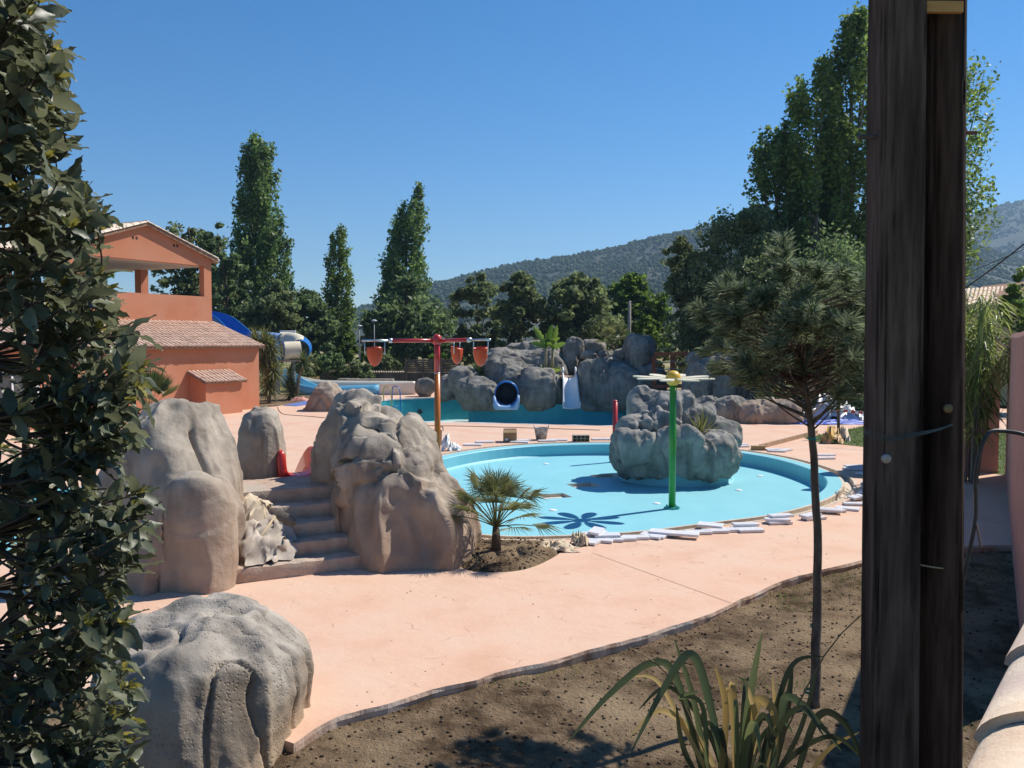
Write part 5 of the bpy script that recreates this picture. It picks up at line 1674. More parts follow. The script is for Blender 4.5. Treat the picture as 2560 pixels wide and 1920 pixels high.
# ------------------------------------------------------------------ hills
def hill(name, label, ridge, Y0, Y1, seed, m, nx=170, ny=46, amp=7, u_pad=0):
    us = np.array([r[0] for r in ridge], float)
    vs = np.array([r[1] for r in ridge], float)
    uu = np.linspace(us[0], us[-1], nx)
    vv = np.interp(uu, us, vs)
    top = np.array([P(u, v, Y1) for u, v in zip(uu, vv)])
    V = []
    for j in range(ny):
        t = j / (ny - 1)
        y = Y0 + (Y1 - Y0) * t
        x = top[:, 0] * (0.55 + 0.45 * t) * (y / Y1) ** 0.3
        h = (top[:, 2] + 1) * (t ** 1.25)
        V.append(np.stack([x, np.full(nx, y), h - 1], 1))
    for j, (sy, sh) in enumerate(((1.25, 0.7), (1.6, 0.0))):
        V.append(np.stack([top[:, 0] * sy, np.full(nx, Y1 * sy), (top[:, 2] + 1) * sh - 1], 1))
    V = np.concatenate(V)
    k = np.clip(V[:, 2] / (top[:, 2].max() * 0.3), 0, 1)
    sc = 1.0 / (amp * 7)
    V[:, 2] += amp * (fbm(V * sc, 4, seed)) * k * np.where(np.arange(len(V)) >= (ny - 1) * nx, 0.15, 1.0)
    i = np.arange((ny + 2) * nx).reshape(ny + 2, nx)
    F = np.stack([i[:-1, :-1], i[:-1, 1:], i[1:, 1:], i[1:, :-1]], -1).reshape(-1, 4)
    o = struct(obj(name, V, F, m, None, True), label)
    return V.reshape(ny + 2, nx, 3)
M_HILL = M("hill_scrub", (0.020, 0.030, 0.018), (0.038, 0.048, 0.027), 0.035, 0.95, 0.5, 0.3, c3=(0.055, 0.058, 0.036), scale3=0.014, detail=9)
M_HILLTREE = leafmat("hill_trees", (0.024, 0.043, 0.020), (0.076, 0.102, 0.044), 0.0, 0.9, 0.05)
HA = hill("hill", "long scrub covered hill rising to the right behind the trees",
          [(500, 800), (760, 800), (880, 775), (1000, 738), (1070, 720), (1180, 683), (1300, 657), (1500, 632), (1600, 607), (1780, 566), (1900, 540), (2050, 528), (2200, 545), (2400, 600), (2700, 700)], 330, 950, 3, M_HILL)
HB = hill("mountain", "distant hazy blue mountain behind the roof on the right",
          [(1500, 800), (1900, 690), (2150, 610), (2300, 572), (2404, 548), (2480, 522), (2560, 500), (2700, 470), (2900, 500), (3300, 640)], 800, 1700, 9, M_HILL, amp=14)
rng = np.random.default_rng(8)
iV1, iF1 = ico(1)
def forest(name, label, H, n, s0, s1, seed):
    rg = np.random.default_rng(seed)
    ny, nx, _ = H.shape
    ny -= 2
    j = rg.uniform(0.18, 1, n) ** 0.8 * (ny - 1)
    nr = n // 7
    j[:nr] = rg.uniform(0.955, 1.0, nr) * (ny - 1)
    i = rg.uniform(0, nx - 1.01, n)
    j = np.minimum(j, ny - 1.01)
    j0, i0 = j.astype(int), i.astype(int)
    fj, fi = (j - j0)[:, None], (i - i0)[:, None]
    p = (H[j0, i0] * (1 - fj) * (1 - fi) + H[j0 + 1, i0] * fj * (1 - fi) + H[j0, i0 + 1] * (1 - fj) * fi + H[j0 + 1, i0 + 1] * fj * fi)
    g = fbm(p * 0.018, 3, seed)
    keep = (g > -0.28) | (np.arange(n) < nr)
    p = p[keep]
    s = s0 + (s1 - s0) * rg.uniform(0, 1, len(p)) ** 2
    sc = np.c_[s, s, s * rg.uniform(0.75, 1.35, len(p))]
    V, F = scatter(iV, iF, p + np.c_[0 * s, 0 * s, sc[:, 2] * 0.45], sc, rg, 0.2)
    struct(obj(name, V, F, M_HILLTREE), label, "stuff")
forest("hillside_woods", "scrub and small trees covering the nearer hillside", HA, 22000, 1.0, 2.5, 5)
forest("mountain_woods", "woods covering the distant mountain", HB, 9000, 1.8, 4.5, 6)

# ------------------------------------------------------------------ leafy bush in the left foreground
M_BAY = leafmat("bay_leaves", (0.048, 0.062, 0.033), (0.165, 0.182, 0.105), 0.3, 0.44, 0.45)
M_BAYNEW = leafmat("bay_new_leaves", (0.17, 0.18, 0.035), (0.30, 0.27, 0.06), 0.35, 0.5, 0.3)
M_TWIG = M("twig_bark", (0.055, 0.042, 0.032), (0.10, 0.075, 0.055), 20, 0.9, 0.4, 80)
def bayleaf(L=0.105, W=0.042, bend=0.25, wave=0.006, n=6):
    """a wavy, folded leaf pointing along +x"""
    V, F = [], []
    for j in range(n + 1):
        t = j / n
        w = W * 0.5 * (math.sin(math.pi * t ** 0.85) ** 0.8 if 0 < t < 1 else 0.0) + 0.0008
        x = L * t
        z = -bend * L * t * t
        V += [(x, w, z + 0.35 * w + wave * math.sin(t * 14)), (x, 0, z), (x, -w, z + 0.35 * w + wave * math.sin(t * 14 + 2))]
    for j in range(n):
        a = j * 3
        F += [(a, a + 1, a + 4, a + 3), (a + 1, a + 2, a + 5, a + 4)]
    return np.array(V), np.array(F)
BUSH_R = [(-200, 70), (0, 115), (60, 128), (120, 155), (170, 185), (235, 170), (330, 150), (400, 172), (480, 235), (545, 285), (600, 245), (650, 270), (700, 285), (760, 300), (830, 348), (890, 375), (940, 360), (990, 372), (1050, 350), (1120, 318), (1180, 330), (1250, 380), (1300, 415), (1350, 385), (1430, 355), (1500, 335), (1600, 325), (1680, 345), (1760, 350), (1850, 340), (1960, 345), (2150, 320)]
bush_base = np.array([-2.35, 3.35, -0.12])
bush = thing("bay_bush", "tall leafy bay bush with dark glossy leaves in the near left corner", "bush", bush_base)
rng = np.random.default_rng(21)
stems = []
for k in range(7):
    a = rng.uniform(-0.9, 0.9)
    top = np.array([-2.15 + rng.uniform(-0.35, 0.42), 3.35 + rng.uniform(-0.4, 0.5), rng.uniform(3.6, 5.2)])
    mid = (bush_base + top) / 2 + np.array([rng.uniform(-0.2, 0.2), rng.uniform(-0.2, 0.2), 0])
    stems.append(spline([bush_base + np.array([rng.uniform(-0.1, 0.1), rng.uniform(-0.1, 0.1), 0]), mid, top], 12))
for st in stems:
    st[:, :2] += 0.03 * np.stack([vnoise(st * 3 + 5, 1), vnoise(st * 3 + 9, 2)], 1)
    MB().tube(st, np.linspace(0.03, 0.008, len(st)), 7).build("stem", M_TWIG, bush, True)
STP = np.concatenate(stems)
br, bv = np.array([b[1] for b in BUSH_R], float), np.array([b[0] for b in BUSH_R], float)
Lm, LF = bayleaf()
twigs = MB()
leafT, newT = [], []
def add_leaf(store, p, d, size, roll):
    d = d / np.linalg.norm(d)
    up = np.array([0, 0, 1.0]) + 0.35 * rng.normal(size=3)
    y = np.cross(up, d)
    y /= np.linalg.norm(y) + 1e-9
    z = np.cross(d, y)
    c_, s_ = math.cos(roll), math.sin(roll)
    y2, z2 = y * c_ + z * s_, z * c_ - y * s_
    store.append((np.stack([d, y2, z2], 1) * size, p))
cl = 0
while cl < 540:
    v = rng.uniform(-180, 2120)
    edge = np.interp(v, bv, br)
    if cl < 190:
        u = edge - rng.uniform(14, 75)
        Y = rng.uniform(3.0, 3.7)
    else:
        u = edge - 40 - (edge + 190) * rng.uniform(0, 1)
        Y = rng.uniform(2.9, 4.1)
    if fbm(np.array([[u / 90.0, v / 90.0, Y * 1.5]]), 2, 77)[0] < -0.22:
        continue
    c = P(u, v, Y)
    if c[2] < 0.5:
        continue
    cl += 1
    # twig from the closest lower stem point
    w = STP[STP[:, 2] < c[2] - 0.05]
    s = w[np.argmin(np.linalg.norm(w - c, axis=1))] if len(w) else bush_base
    mid = (s + c) / 2 + 0.06 * rng.normal(size=3) - np.array([0, 0, 0.05])
    tw = spline([s, mid, c], 5)
    twigs.tube(tw, np.linspace(0.007, 0.0022, len(tw)), 4, False)
    td = tw[-1] - tw[-4]
    td /= np.linalg.norm(td)
    nl = rng.integers(9, 15)
    for q in range(nl):
        t = rng.uniform(0.45, 1.0)
        ip = t * (len(tw) - 1)
        p = tw[int(ip)] if int(ip) >= len(tw) - 1 else tw[int(ip)] * (1 - ip % 1) + tw[int(ip) + 1] * (ip % 1)
        a = rng.normal(size=3)
        a -= td * np.dot(a, td)
        a /= np.linalg.norm(a)
        d = td * rng.uniform(0.1, 0.9) + a * 0.9 + np.array([0, 0, rng.uniform(-0.25, 0.3)])
        add_leaf(leafT, p, d, rng.uniform(0.65, 1.3), rng.uniform(-0.7, 0.7))
    if rng.random() < 0.33:
        for q in range(rng.integers(3, 6)):
            a = rng.normal(size=3)
            add_leaf(newT, c, td * 1.0 + 0.55 * a + np.array([0, 0, 0.4]), rng.uniform(0.32, 0.6), rng.uniform(-0.8, 0.8))
o = twigs.build("twigs", M_TWIG, bush, True)
o["kind"] = "stuff"
# the 300 largest in view are leaves of their own, the rest one mass
def in_view(T):
    p = T[1] + T[0] @ np.array([0.04, 0, 0])
    u = 1280 + F_PX * p[0] / p[1]
    return (u > 0) and (0.9 < p[2] < 4.9)
order = sorted(range(len(leafT)), key=lambda i: (not in_view(leafT[i]), leafT[i][1][1] / np.linalg.norm(leafT[i][0][:, 0])))
leaf_me = mesh("leaf", Lm, LF, True)
leaf_me.materials.append(M_BAY)
for i in order[:290]:
    R, p = leafT[i]
    o = link("leaf", leaf_me, bush)
    o.matrix_local = Matrix(np.c_[np.r_[R, [[0, 0, 0]]], np.r_[p - bush_base, 1]].tolist())
def merge(T, Vb, Fb):
    R = np.stack([t[0] for t in T])
    p = np.stack([t[1] for t in T])
    V = np.einsum('nij,kj->nki', R, Vb) + p[:, None]
    F = (Fb[None] + (np.arange(len(T)) * len(Vb))[:, None, None]).reshape(-1, Fb.shape[1])
    return V.reshape(-1, 3), F
V, F = merge([leafT[i] for i in order[290:]], Lm, LF)
o = obj("foliage", V, F, M_BAY, bush, True)
o["kind"] = "stuff"
V, F = merge(newT, Lm, LF)
o = obj("new_shoots", V, F, M_BAYNEW, bush, True)
o["kind"] = "stuff"

# ------------------------------------------------------------------ young pine
M_NEEDLE = leafmat("pine_needles", (0.045, 0.072, 0.034), (0.27, 0.32, 0.185), 0.3, 0.45, 0.4)
M_DEAD = leafmat("dead_needles", (0.06, 0.03, 0.02), (0.13, 0.065, 0.04), 0.2, 0.7, 0.2)
M_CANDLE = leafmat("pine_candles", (0.11, 0.20, 0.04), (0.18, 0.28, 0.06), 0.2, 0.6, 0.2)
PY = 7.25
pb_ = G(2036, 1775, -0.12)
pine = thing("young_pine", "young umbrella pine with a bare thin trunk beside the twin posts", "tree", pb_)
tk = spline([pb_, P(2044, 1500, PY), P(2040, 1250, PY), P(2026, 1040, PY), P(2012, 960, PY), P(2000, 860, PY), P(1985, 760, PY)], 8)
tk[:, 0] += 0.008 * vnoise(tk * 5, 3)
M_PINEBARK = M("pine_bark", (0.085, 0.058, 0.040), (0.20, 0.145, 0.105), 14, 0.95, 1.0, 50, stretch=(1, 1, 0.5), bdist=0.02)
MB().tube(tk, np.interp(np.arange(len(tk)), [0, 10, 24, len(tk) - 1], [0.046, 0.036, 0.030, 0.012]), 12).build("trunk", M_PINEBARK, pine, True)
rng = np.random.default_rng(33)
prow = [(695, 1870, 2090), (715, 1825, 2175), (760, 1795, 2200), (830, 1785, 2210), (890, 1792, 2205), (940, 1835, 2190), (972, 1885, 2150)]
ends, _ = crown_points(prow, PY, 62, rng, 9, 1.6, 1.6, -0.4, 1.0, 0.33, 0.25)
tips = np.concatenate([e + rng.normal(size=(3, 3)) * np.array([0.06, 0.06, 0.045]) for e in ends])
limb = MB()
nd_V, nd_n = [], 0
dead_V = []
cands = MB()
tzs = tk[:, 2]
def needles(c, ax, n, L, wid, spread, store):
    ax = ax / np.linalg.norm(ax)
    a = rng.normal(size=(n, 3))
    a -= ax * (a @ ax)[:, None]
    a /= np.linalg.norm(a, axis=1)[:, None]
    t = rng.uniform(-0.07, 0.02, n)[:, None]
    d = ax * rng.uniform(0.35, 1.1, n)[:, None] + a * spread
    d /= np.linalg.norm(d, axis=1)[:, None]
    l = (L * rng.uniform(0.7, 1.15, n))[:, None]
    s = np.cross(d, rng.normal(size=(n, 3)))
    s /= np.linalg.norm(s, axis=1)[:, None]
    b = c + ax * t
    droop = np.array([0, 0, -0.12]) * l
    store.append(np.stack([b - s * wid, b + s * wid, b + d * l * 0.6 + s * wid * 0.8, b + d * l + droop], 1))
zc = P(1990, 850, PY)[2]
for i, p in enumerate(tips):
    z0 = np.clip(p[2] - rng.uniform(0.1, 0.45), tzs.min() + 2.2, tzs.max() - 0.02)
    s = np.array([np.interp(z0, tzs, tk[:, 0]), PY, z0])
    mid = (s + p) / 2 - np.array([0, 0, 0.05 * np.linalg.norm(p - s)])
    path = spline([s, mid, p], 4)
    limb.tube(path, np.linspace(0.010, 0.003, len(path)), 5, False)
    ax = path[-1] - path[-3] + np.array([0, 0, 0.06])
    needles(p, ax, 95, 0.135, 0.0019, 0.8, nd_V)
    needles(path[-3], ax, 35, 0.12, 0.0019, 0.9, nd_V)
    if np.linalg.norm((p - np.array([P(2010, 880, PY)[0], PY, zc]))) < 0.42:
        needles((p + s) / 2, ax, 40, 0.10, 0.0017, 1.2, dead_V)
    if p[2] > P(0, 800, PY)[2] and rng.random() < 0.75:
        for q in range(rng.integers(1, 4)):
            b = p + np.array([rng.uniform(-0.02, 0.02), rng.uniform(-0.02, 0.02), 0])
            h = rng.uniform(0.035, 0.075)
            cands.tube([b, b + np.array([rng.uniform(-.01, .01), 0, h * 0.5]), b + np.array([rng.uniform(-.015, .015), 0, h])], [0.007, 0.0085, 0.003], 6)
o = limb.build("branches", M_PINEBARK, pine, True)
o["kind"] = "stuff"
def quads(store):
    V = np.concatenate(store)
    n = len(V)
    i = np.arange(n) * 4
    return V.reshape(-1, 3), np.stack([i, i + 1, i + 2, i + 3], 1)
V, F = quads(nd_V)
obj("crown", V, F, M_NEEDLE, pine)
V, F = quads(dead_V)
o = obj("dead_needles", V, F, M_DEAD, pine)
o = cands.build("candles", M_CANDLE, pine, True)
o["kind"] = "stuff"
for (u, v) in ((2041, 1565), (2034, 1728), (2035, 1096)):
    p = P(u, v, PY)
    k = np.argmin(np.abs(tk[:, 2] - p[2]))
    r = np.interp(k, [0, 10, 24, len(tk) - 1], [0.046, 0.036, 0.030, 0.012]) + 0.003
    V, F = lathe([(r, -0.012), (r + 0.003, 0), (r, 0.012)], 14)
    obj("tie", V + [np.interp(p[2], tk[:, 2], tk[:, 0]), PY, p[2]], F, M("tie_green", (0.03, 0.22, 0.18), rough=0.6), pine, True)

# ------------------------------------------------------------------ palms, yuccas, strap-leaved plants
def fan_leaf(c, d, L, stalk, nseg, spread, rng, droop=0.3, fold=0.25, wid=0.012):
    """palm fan: stalk plus pointed segments"""
    d = d / np.linalg.norm(d)
    side = np.cross(d, ZU)
    if np.linalg.norm(side) < 1e-3:
        side = np.array([1.0, 0, 0])
    side /= np.linalg.norm(side)
    nrm = np.cross(side, d)
    hub = c + d * stalk - ZU * stalk * 0.06
    mb_ = MB()
    mb_.tube(spline([c, (c + hub) / 2 + ZU * stalk * 0.04, hub], 3), np.linspace(0.010, 0.006, 7), 5)
    st = mb_.get()
    V, F = [], []
    for k in range(nseg):
        a = -spread + 2 * spread * k / (nseg - 1)
        dir_ = d * math.cos(a) + side * math.sin(a)
        l = L * (0.75 + 0.25 * math.cos(a)) * rng.uniform(0.9, 1.08)
        off = np.cross(dir_, nrm)
        off /= np.linalg.norm(off)
        b = len(V)
        dr = droop * l
        V += [hub - off * 0.003, hub + off * 0.003, hub + dir_ * l * 0.5 + off * wid + nrm * (0.02 * l) - ZU * dr * 0.12, hub + dir_ * l * 0.5 - nrm * fold * wid - ZU * dr * 0.12, hub + dir_ * l * 0.5 - off * wid + nrm * (0.02 * l) - ZU * dr * 0.12, hub + dir_ * l - ZU * dr * rng.uniform(0.5, 1.1)]
        F += [(b, b + 1, b + 2, b + 3), (b, b + 3, b + 4), (b + 3, b + 2, b + 5), (b + 4, b + 3, b + 5)]
    return st, (np.array(V), F)
def fan_palm(name, label, base, h, nl, L, stalk, rng, m, trunk_r, elev=(0.1, 1.4), nseg=22, wid=0.012, spread=1.9, droop=0.3, cat="palm"):
    t = thing(name, label, cat, base)
    top = np.array(base) + ZU * h
    MB().tube([np.array(base) - ZU * 0.03, np.array(base) + ZU * h * 0.5, top], [trunk_r * 1.3, trunk_r * 1.05, trunk_r * 0.8], 10).build("trunk", M("palm_fibre" + label[:6], (0.06, 0.04, 0.028), (0.16, 0.11, 0.07), 30, 0.95, 0.8, 60), t, True)
    for k in range(nl):
        a = k * 2.399 + rng.uniform(-0.3, 0.3)
        e = elev[0] + (elev[1] - elev[0]) * (k / max(nl - 1, 1)) ** 0.8
        d = np.array([math.cos(a) * math.cos(e), math.sin(a) * math.cos(e), math.sin(e)])
        st, fn = fan_leaf(top, d, L * rng.uniform(0.85, 1.1), stalk * rng.uniform(0.8, 1.15), nseg, spread, rng, droop, wid=wid)
        mb_ = MB()
        mb_.add(*st)
        mb_.add(*fn)
        mb_.build("frond", m, t)
    return t
M_PALM = leafmat("palm_fan", (0.085, 0.105, 0.035), (0.20, 0.215, 0.085), 0.30, 0.45, 0.4)
M_PALMG = leafmat("palm_green", (0.045, 0.085, 0.022), (0.12, 0.17, 0.05), 0.32, 0.45, 0.4)
rng = np.random.default_rng(5)
pb0 = G(1240, 1378, 0.08)
fan_palm("young_palm", "young fan palm planted in the soil mound at the pool edge", pb0, 0.34, 24, 0.42, 0.56, rng, M_PALM, 0.06, (0.05, 1.45), 22, 0.009, 1.5, 0.35)
hp = BW(7.0, 1.5, 0)
fan_palm("fan_palm", "upright fan palm against the terracotta wall behind the slide rocks", hp, 0.5, 15, 1.0, 0.75, rng, M_PALMG, 0.14, (0.75, 1.5), 22, 0.03, 1.0, 0.1)
fan_palm("fan_palm", "small fan palm on the rock mountain beside the upright boulder", P(1530, 872, 42.6), 0.15, 11, 0.75, 0.6, rng, M_PALM, 0.12, (0.15, 1.4), 18, 0.03, 1.0, 0.15)
M_YUCCA = leafmat("yucca_leaves", (0.06, 0.085, 0.028), (0.20, 0.215, 0.075), 0.28, 0.5, 0.35)
M_SWORD = leafmat("sword_leaves", (0.035, 0.063, 0.025), (0.112, 0.154, 0.049), 0.2, 0.4, 0.4)
def sword_mesh(p0, d, L, w, sag, rng, n=6):
    """one strap leaf: folded ribbon"""
    d = d / np.linalg.norm(d)
    side = np.cross(d, ZU)
    if np.linalg.norm(side) < 1e-3:
        side = np.array([1.0, 0, 0])
    side /= np.linalg.norm(side)
    V, F = [], []
    for j in range(n + 1):
        t = j / n
        p = p0 + d * L * t - ZU * sag * L * t * t
        ww = w * (1 - t ** 3) * (0.6 + 0.8 * min(1, t * 3)) * 0.5 + 0.0006
        up = np.cross(side, d)
        V += [p - side * ww + up * ww * 0.5, p, p + side * ww + up * ww * 0.5]
    for j in range(n):
        a = j * 3
        F += [(a, a + 1, a + 4, a + 3), (a + 1, a + 2, a + 5, a + 4)]
    return np.array(V), F
def rosette(t, c, n, L, w, m, rng, e0=-0.5, e1=1.4, sag=0.25, name="leaf"):
    mb_ = MB()
    for k in range(n):
        a = k * 2.399
        e = e0 + (e1 - e0) * (k + 0.5) / n
        d = np.array([math.cos(a) * math.cos(e), math.sin(a) * math.cos(e), math.sin(e)])
        mb_.add(*sword_mesh(c, d, L * rng.uniform(0.8, 1.1), w, sag * max(0.0, math.cos(e)), rng))
    o = mb_.build(name, m, t)
    o["kind"] = "stuff"
def yucca(label, base, heads, rng, L=0.75, w=0.06, n=70, m=None, name="yucca"):
    t = thing(name, label, "yucca", base)
    for (dx, dy, h) in heads:
        top = np.array(base) + np.array([dx, dy, h])
        MB().tube(spline([np.array(base), np.array(base) + np.array([dx * 0.3, dy * 0.3, h * 0.55]), top], 4), np.linspace(0.09, 0.06, 9), 8).build("stem", M_BARKPALE, t, True)
        rosette(t, top, n, L, w, m or M_YUCCA, rng, -1.1, 1.45, 0.2, "leaf_head")
    return t
yucca("large yucca with several heads against the corner of the pool house", P(672, 985, 41) * [1, 1, 0], [(-0.15, 0, 2.9), (0.25, 0.1, 1.5), (0.05, -0.1, 0.8), (-0.25, 0.1, 2.0), (0.1, 0.2, 2.6)], rng, 0.85, 0.06, 85)
yucca("forked yucca on a bare stem before the run-out flume", P(742, 994, 43) * [1, 1, 0], [(0.35, 0, 1.9), (-0.35, 0.1, 1.1), (-0.25, 0, 0.35)], rng, 0.8, 0.055, 70, M_SWORD)
yucca("leafy yucca beside the blue tube of the water slide", P(640, 990, 43.5) * [1, 1, 0], [(0.0, 0, 3.0), (0.5, 0.2, 2.9)], rng, 0.8, 0.06, 70)
t = thing("sago_palm", "dark green sago palm growing on the rock mountain above the lagoon", "palm", P(1198, 940, 42.2))
rosette(t, P(1198, 938, 42.2), 46, 0.95, 0.10, M_SWORD, rng, -0.15, 1.3, 0.15, "frond")
t = thing("island_yucca", "spiky strap leaved plant growing in the rock island", "plant", P(1752, 1100, 20.2))
rosette(t, P(1752, 1092, 20.2), 38, 0.75, 0.035, M_YUCCA, rng, 0.2, 1.4, 0.12, "leaves")
t = thing("rock_agave", "dark spiky plant beside the flat block on the rock mountain", "plant", P(1283, 905, 43.4))
rosette(t, P(1283, 902, 43.4), 30, 0.8, 0.07, M_SWORD, rng, 0.1, 1.4, 0.12, "leaves")
# cut-leaved plants behind the garden rocks
for (u, v, Y, lb, L) in ((1905, 1000, 32.4, "spiky green plant behind the long low garden rock", 0.75), (1945, 985, 32.6, "taller spiky plant behind the long low garden rock", 0.8)):
    p = P(u, v + 14, Y)
    t = thing("garden_yucca", lb, "plant", (p[0], p[1], 0))
    MB().tube([(p[0], p[1], 0), p], [0.07, 0.05], 8).build("stem", M_BARKPALE, t)
    rosette(t, p, 60, L, 0.055, M_YUCCA, rng, -0.6, 1.4, 0.2, "leaves")
# bananas on the mountain
M_BANANA = leafmat("banana_leaf", (0.075, 0.15, 0.02), (0.17, 0.27, 0.045), 0.4, 0.4, 0.4)
def banana_leaf(p0, d, L, w, sag):
    d = np.array(d, float)
    d /= np.linalg.norm(d)
    side = np.cross(d, np.array([0.2, 1, 0.1]))
    side /= np.linalg.norm(side)
    side = np.array([1.0, 0.3, 0]) - d * np.dot(d, [1.0, 0.3, 0])
    side /= np.linalg.norm(side)
    V, F = [], []
    n = 12
    for j in range(n + 1):
        t = j / n
        p = p0 + d * L * t - ZU * sag * L * t * t
        ww = w * math.sin(math.pi * min(1, t * 0.92 + 0.06)) ** 0.6 * (1 + 0.25 * math.sin(j * 2.7))
        V += [p - side * ww * 0.5 + np.array([0, -0.3, 0.1]) * ww, p, p + side * ww * 0.5 + np.array([0, -0.2, 0.1]) * ww]
    for j in range(n):
        a = j * 3
        F += [(a, a + 1, a + 4, a + 3), (a + 1, a + 2, a + 5, a + 4)]
    return np.array(V), F
for lb, u, vb, vt, lv in (("taller banana plant with torn leaves on the rock mountain", 1362, 938, 868, [((-0.55, -0.2, 1), 1.3), ((0.25, 0, 1), 1.25), ((0.7, -0.3, 0.6), 0.9), ((-0.9, -0.2, 0.35), 0.8)]), ("shorter banana plant beside the taller one on the rock mountain", 1379, 940, 872, [((0.15, -0.1, 1), 1.25), ((-0.4, 0.1, 1), 0.9), ((0.9, 0, 0.5), 0.7)])):
    b0_, b1_ = P(u, vb, 41.6), P(u + 3, vt, 41.6)
    t = thing("banana_plant", lb, "banana plant", b0_)
    MB().tube([b0_, b1_], [0.10, 0.06], 8).build("stem", M("banana_stem", (0.30, 0.24, 0.12), (0.36, 0.30, 0.17), 9, 0.8), t, True)
    for d, L in lv:
        MB().add(*banana_leaf(b1_, d, L, 0.30, 0.1)).build("leaf", M_BANANA, t, True)
    for k in range(7):
        a = k * 0.9
        MB().add(*banana_leaf(b0_ + ZU * 0.05, (math.cos(a), math.sin(a) * 0.6 - 0.3, 0.9), 0.7, 0.16, 0.25)).build("leaf", M_BANANA, t, True)

# flax in the right foreground, every blade a part
M_FLAX = leafmat("flax_blade", (0.055, 0.085, 0.045), (0.12, 0.15, 0.06), 0.30, 0.42, 0.4)
M_FLAXD = leafmat("flax_dark", (0.025, 0.035, 0.02), (0.06, 0.075, 0.035), 0.2, 0.42, 0.4)
M_FLAXY = leafmat("flax_yellow", (0.26, 0.20, 0.06), (0.42, 0.34, 0.13), 0.35, 0.5, 0.3)
FY = 5.2
fbse = np.array([P(1850, 1900, FY)[0], FY, -0.11])
flax = thing("flax_plant", "clump of long arching flax blades growing in the foreground soil", "plant", fbse)
def blade(pts, w, m, twist=0.0):
    path = spline(np.array(pts), 7)
    n = len(path)
    T = np.gradient(path, axis=0)
    T /= np.linalg.norm(T, axis=1)[:, None]
    V, F = [], []
    for j in range(n):
        t = j / (n - 1)
        side = np.cross(T[j], np.array([0.15, 1.0, 0.1]))
        side /= np.linalg.norm(side) + 1e-9
        a = twist * t
        nrm = np.cross(side, T[j])
        s2 = side * math.cos(a) + nrm * math.sin(a)
        n2 = np.cross(s2, T[j])
        ww = w * 0.41 * min(1.0, 0.45 + t * 2.0) * (1 - max(0, (t - 0.45) / 0.55) ** 2.2) + 0.0008
        V += [path[j] - s2 * ww + n2 * ww * 0.35, path[j], path[j] + s2 * ww + n2 * ww * 0.35]
    for j in range(n - 1):
        a = j * 3
        F += [(a, a + 1, a + 4, a + 3), (a + 1, a + 2, a + 5, a + 4)]
    return obj("blade", V, F, m, flax, True)
def fpt(u, v, dy=0.0):
    return P(u, v, FY + dy)
key = [([(1790, 2000), (1700, 1720), (1631, 1658), (1520, 1740), (1414, 1862)], 0.055, 0, M_FLAX), ([(1800, 2000), (1775, 1760), (1728, 1636), (1660, 1720), (1574, 1888)], 0.062, -0.1, M_FLAX),
       ([(1850, 2000), (1868, 1800), (1905, 1579)], 0.06, -0.05, M_FLAX), ([(1800, 2000), (1745, 1800), (1685, 1595)], 0.045, 0.1, M_FLAX), ([(1820, 2000), (1815, 1800), (1788, 1664)], 0.05, 0.0, M_FLAXY),
       ([(1880, 2000), (1880, 1800), (1905, 1752), (1938, 1790), (1945, 1890)], 0.075, -0.12, M_FLAXY), ([(1930, 2000), (1935, 1790), (1984, 1660), (2060, 1641)], 0.04, 0.05, M_FLAXD), ([(1900, 2000), (1950, 1800), (1975, 1744), (2040, 1800), (2109, 1883)], 0.06, -0.08, M_FLAX),
       ([(1980, 2000), (2020, 1850), (2062, 1782), (2120, 1820), (2165, 1925)], 0.055, -0.05, M_FLAXD), ([(1940, 2000), (1960, 1820), (1982, 1655)], 0.055, 0.1, M_FLAXD), ([(1930, 2000), (1990, 1850), (2045, 1660)], 0.035, 0.12, M_FLAXD),
       ([(1770, 2000), (1700, 1800), (1640, 1700), (1575, 1692)], 0.035, 0.12, M_FLAXY), ([(1880, 2000), (1890, 1850), (1860, 1690)], 0.05, -0.1, M_FLAXY), ([(1790, 2000), (1720, 1900), (1690, 1760)], 0.04, -0.15, M_FLAXD),
       ([(1900, 2000), (1870, 1760), (1845, 1690)], 0.03, 0.1, M_FLAX), ([(1830, 2000), (1760, 1780), (1700, 1745), (1752, 1728)], 0.035, -0.18, M_FLAX), ([(1960, 2000), (2050, 1900), (2150, 1830)], 0.04, 0.1, M_FLAXY), ([(1860, 2000), (1930, 1870), (1932, 1690)], 0.045, 0.15, M_FLAXY)]
for pts, w, dy, m in key:
    q = [fpt(u, v, dy * (i / len(pts))) for i, (u, v) in enumerate(pts)]
    q[0] = fbse + np.array([rng.uniform(-0.16, 0.16) + (pts[0][0] - 1870) * 0.0012, rng.uniform(-0.1, 0.1), 0])
    blade(q, w, m, rng.uniform(-0.4, 0.4))
# two thin dry flower stalks
for pts in ([(1950, 2000), (2060, 1640), (2255, 1466)], [(1800, 2000), (1690, 1720), (1572, 1618)]):
    q = spline([fbse] + [fpt(u, v) for u, v in pts[1:]], 5)
    MB().tube(q, np.linspace(0.006, 0.003, len(q)), 5).build("stalk", M("dry_stalk", (0.20, 0.14, 0.06)), flax)
for k in range(16):
    a = rng.uniform(0, 6.28)
    h = rng.uniform(0.5, 0.95)
    out = rng.uniform(0.05, 0.5)
    d = np.array([math.cos(a), math.sin(a) * 0.7, 0])
    b = fbse + d * 0.1 * rng.random()
    blade([b, b + d * out * 0.35 + ZU * h * 0.65, b + d * out + ZU * h, b + d * out * 1.5 + ZU * (h - out * 0.4)], rng.uniform(0.035, 0.06), [M_FLAX, M_FLAXD, M_FLAXD, M_FLAXY][k % 4], rng.uniform(-0.5, 0.5))
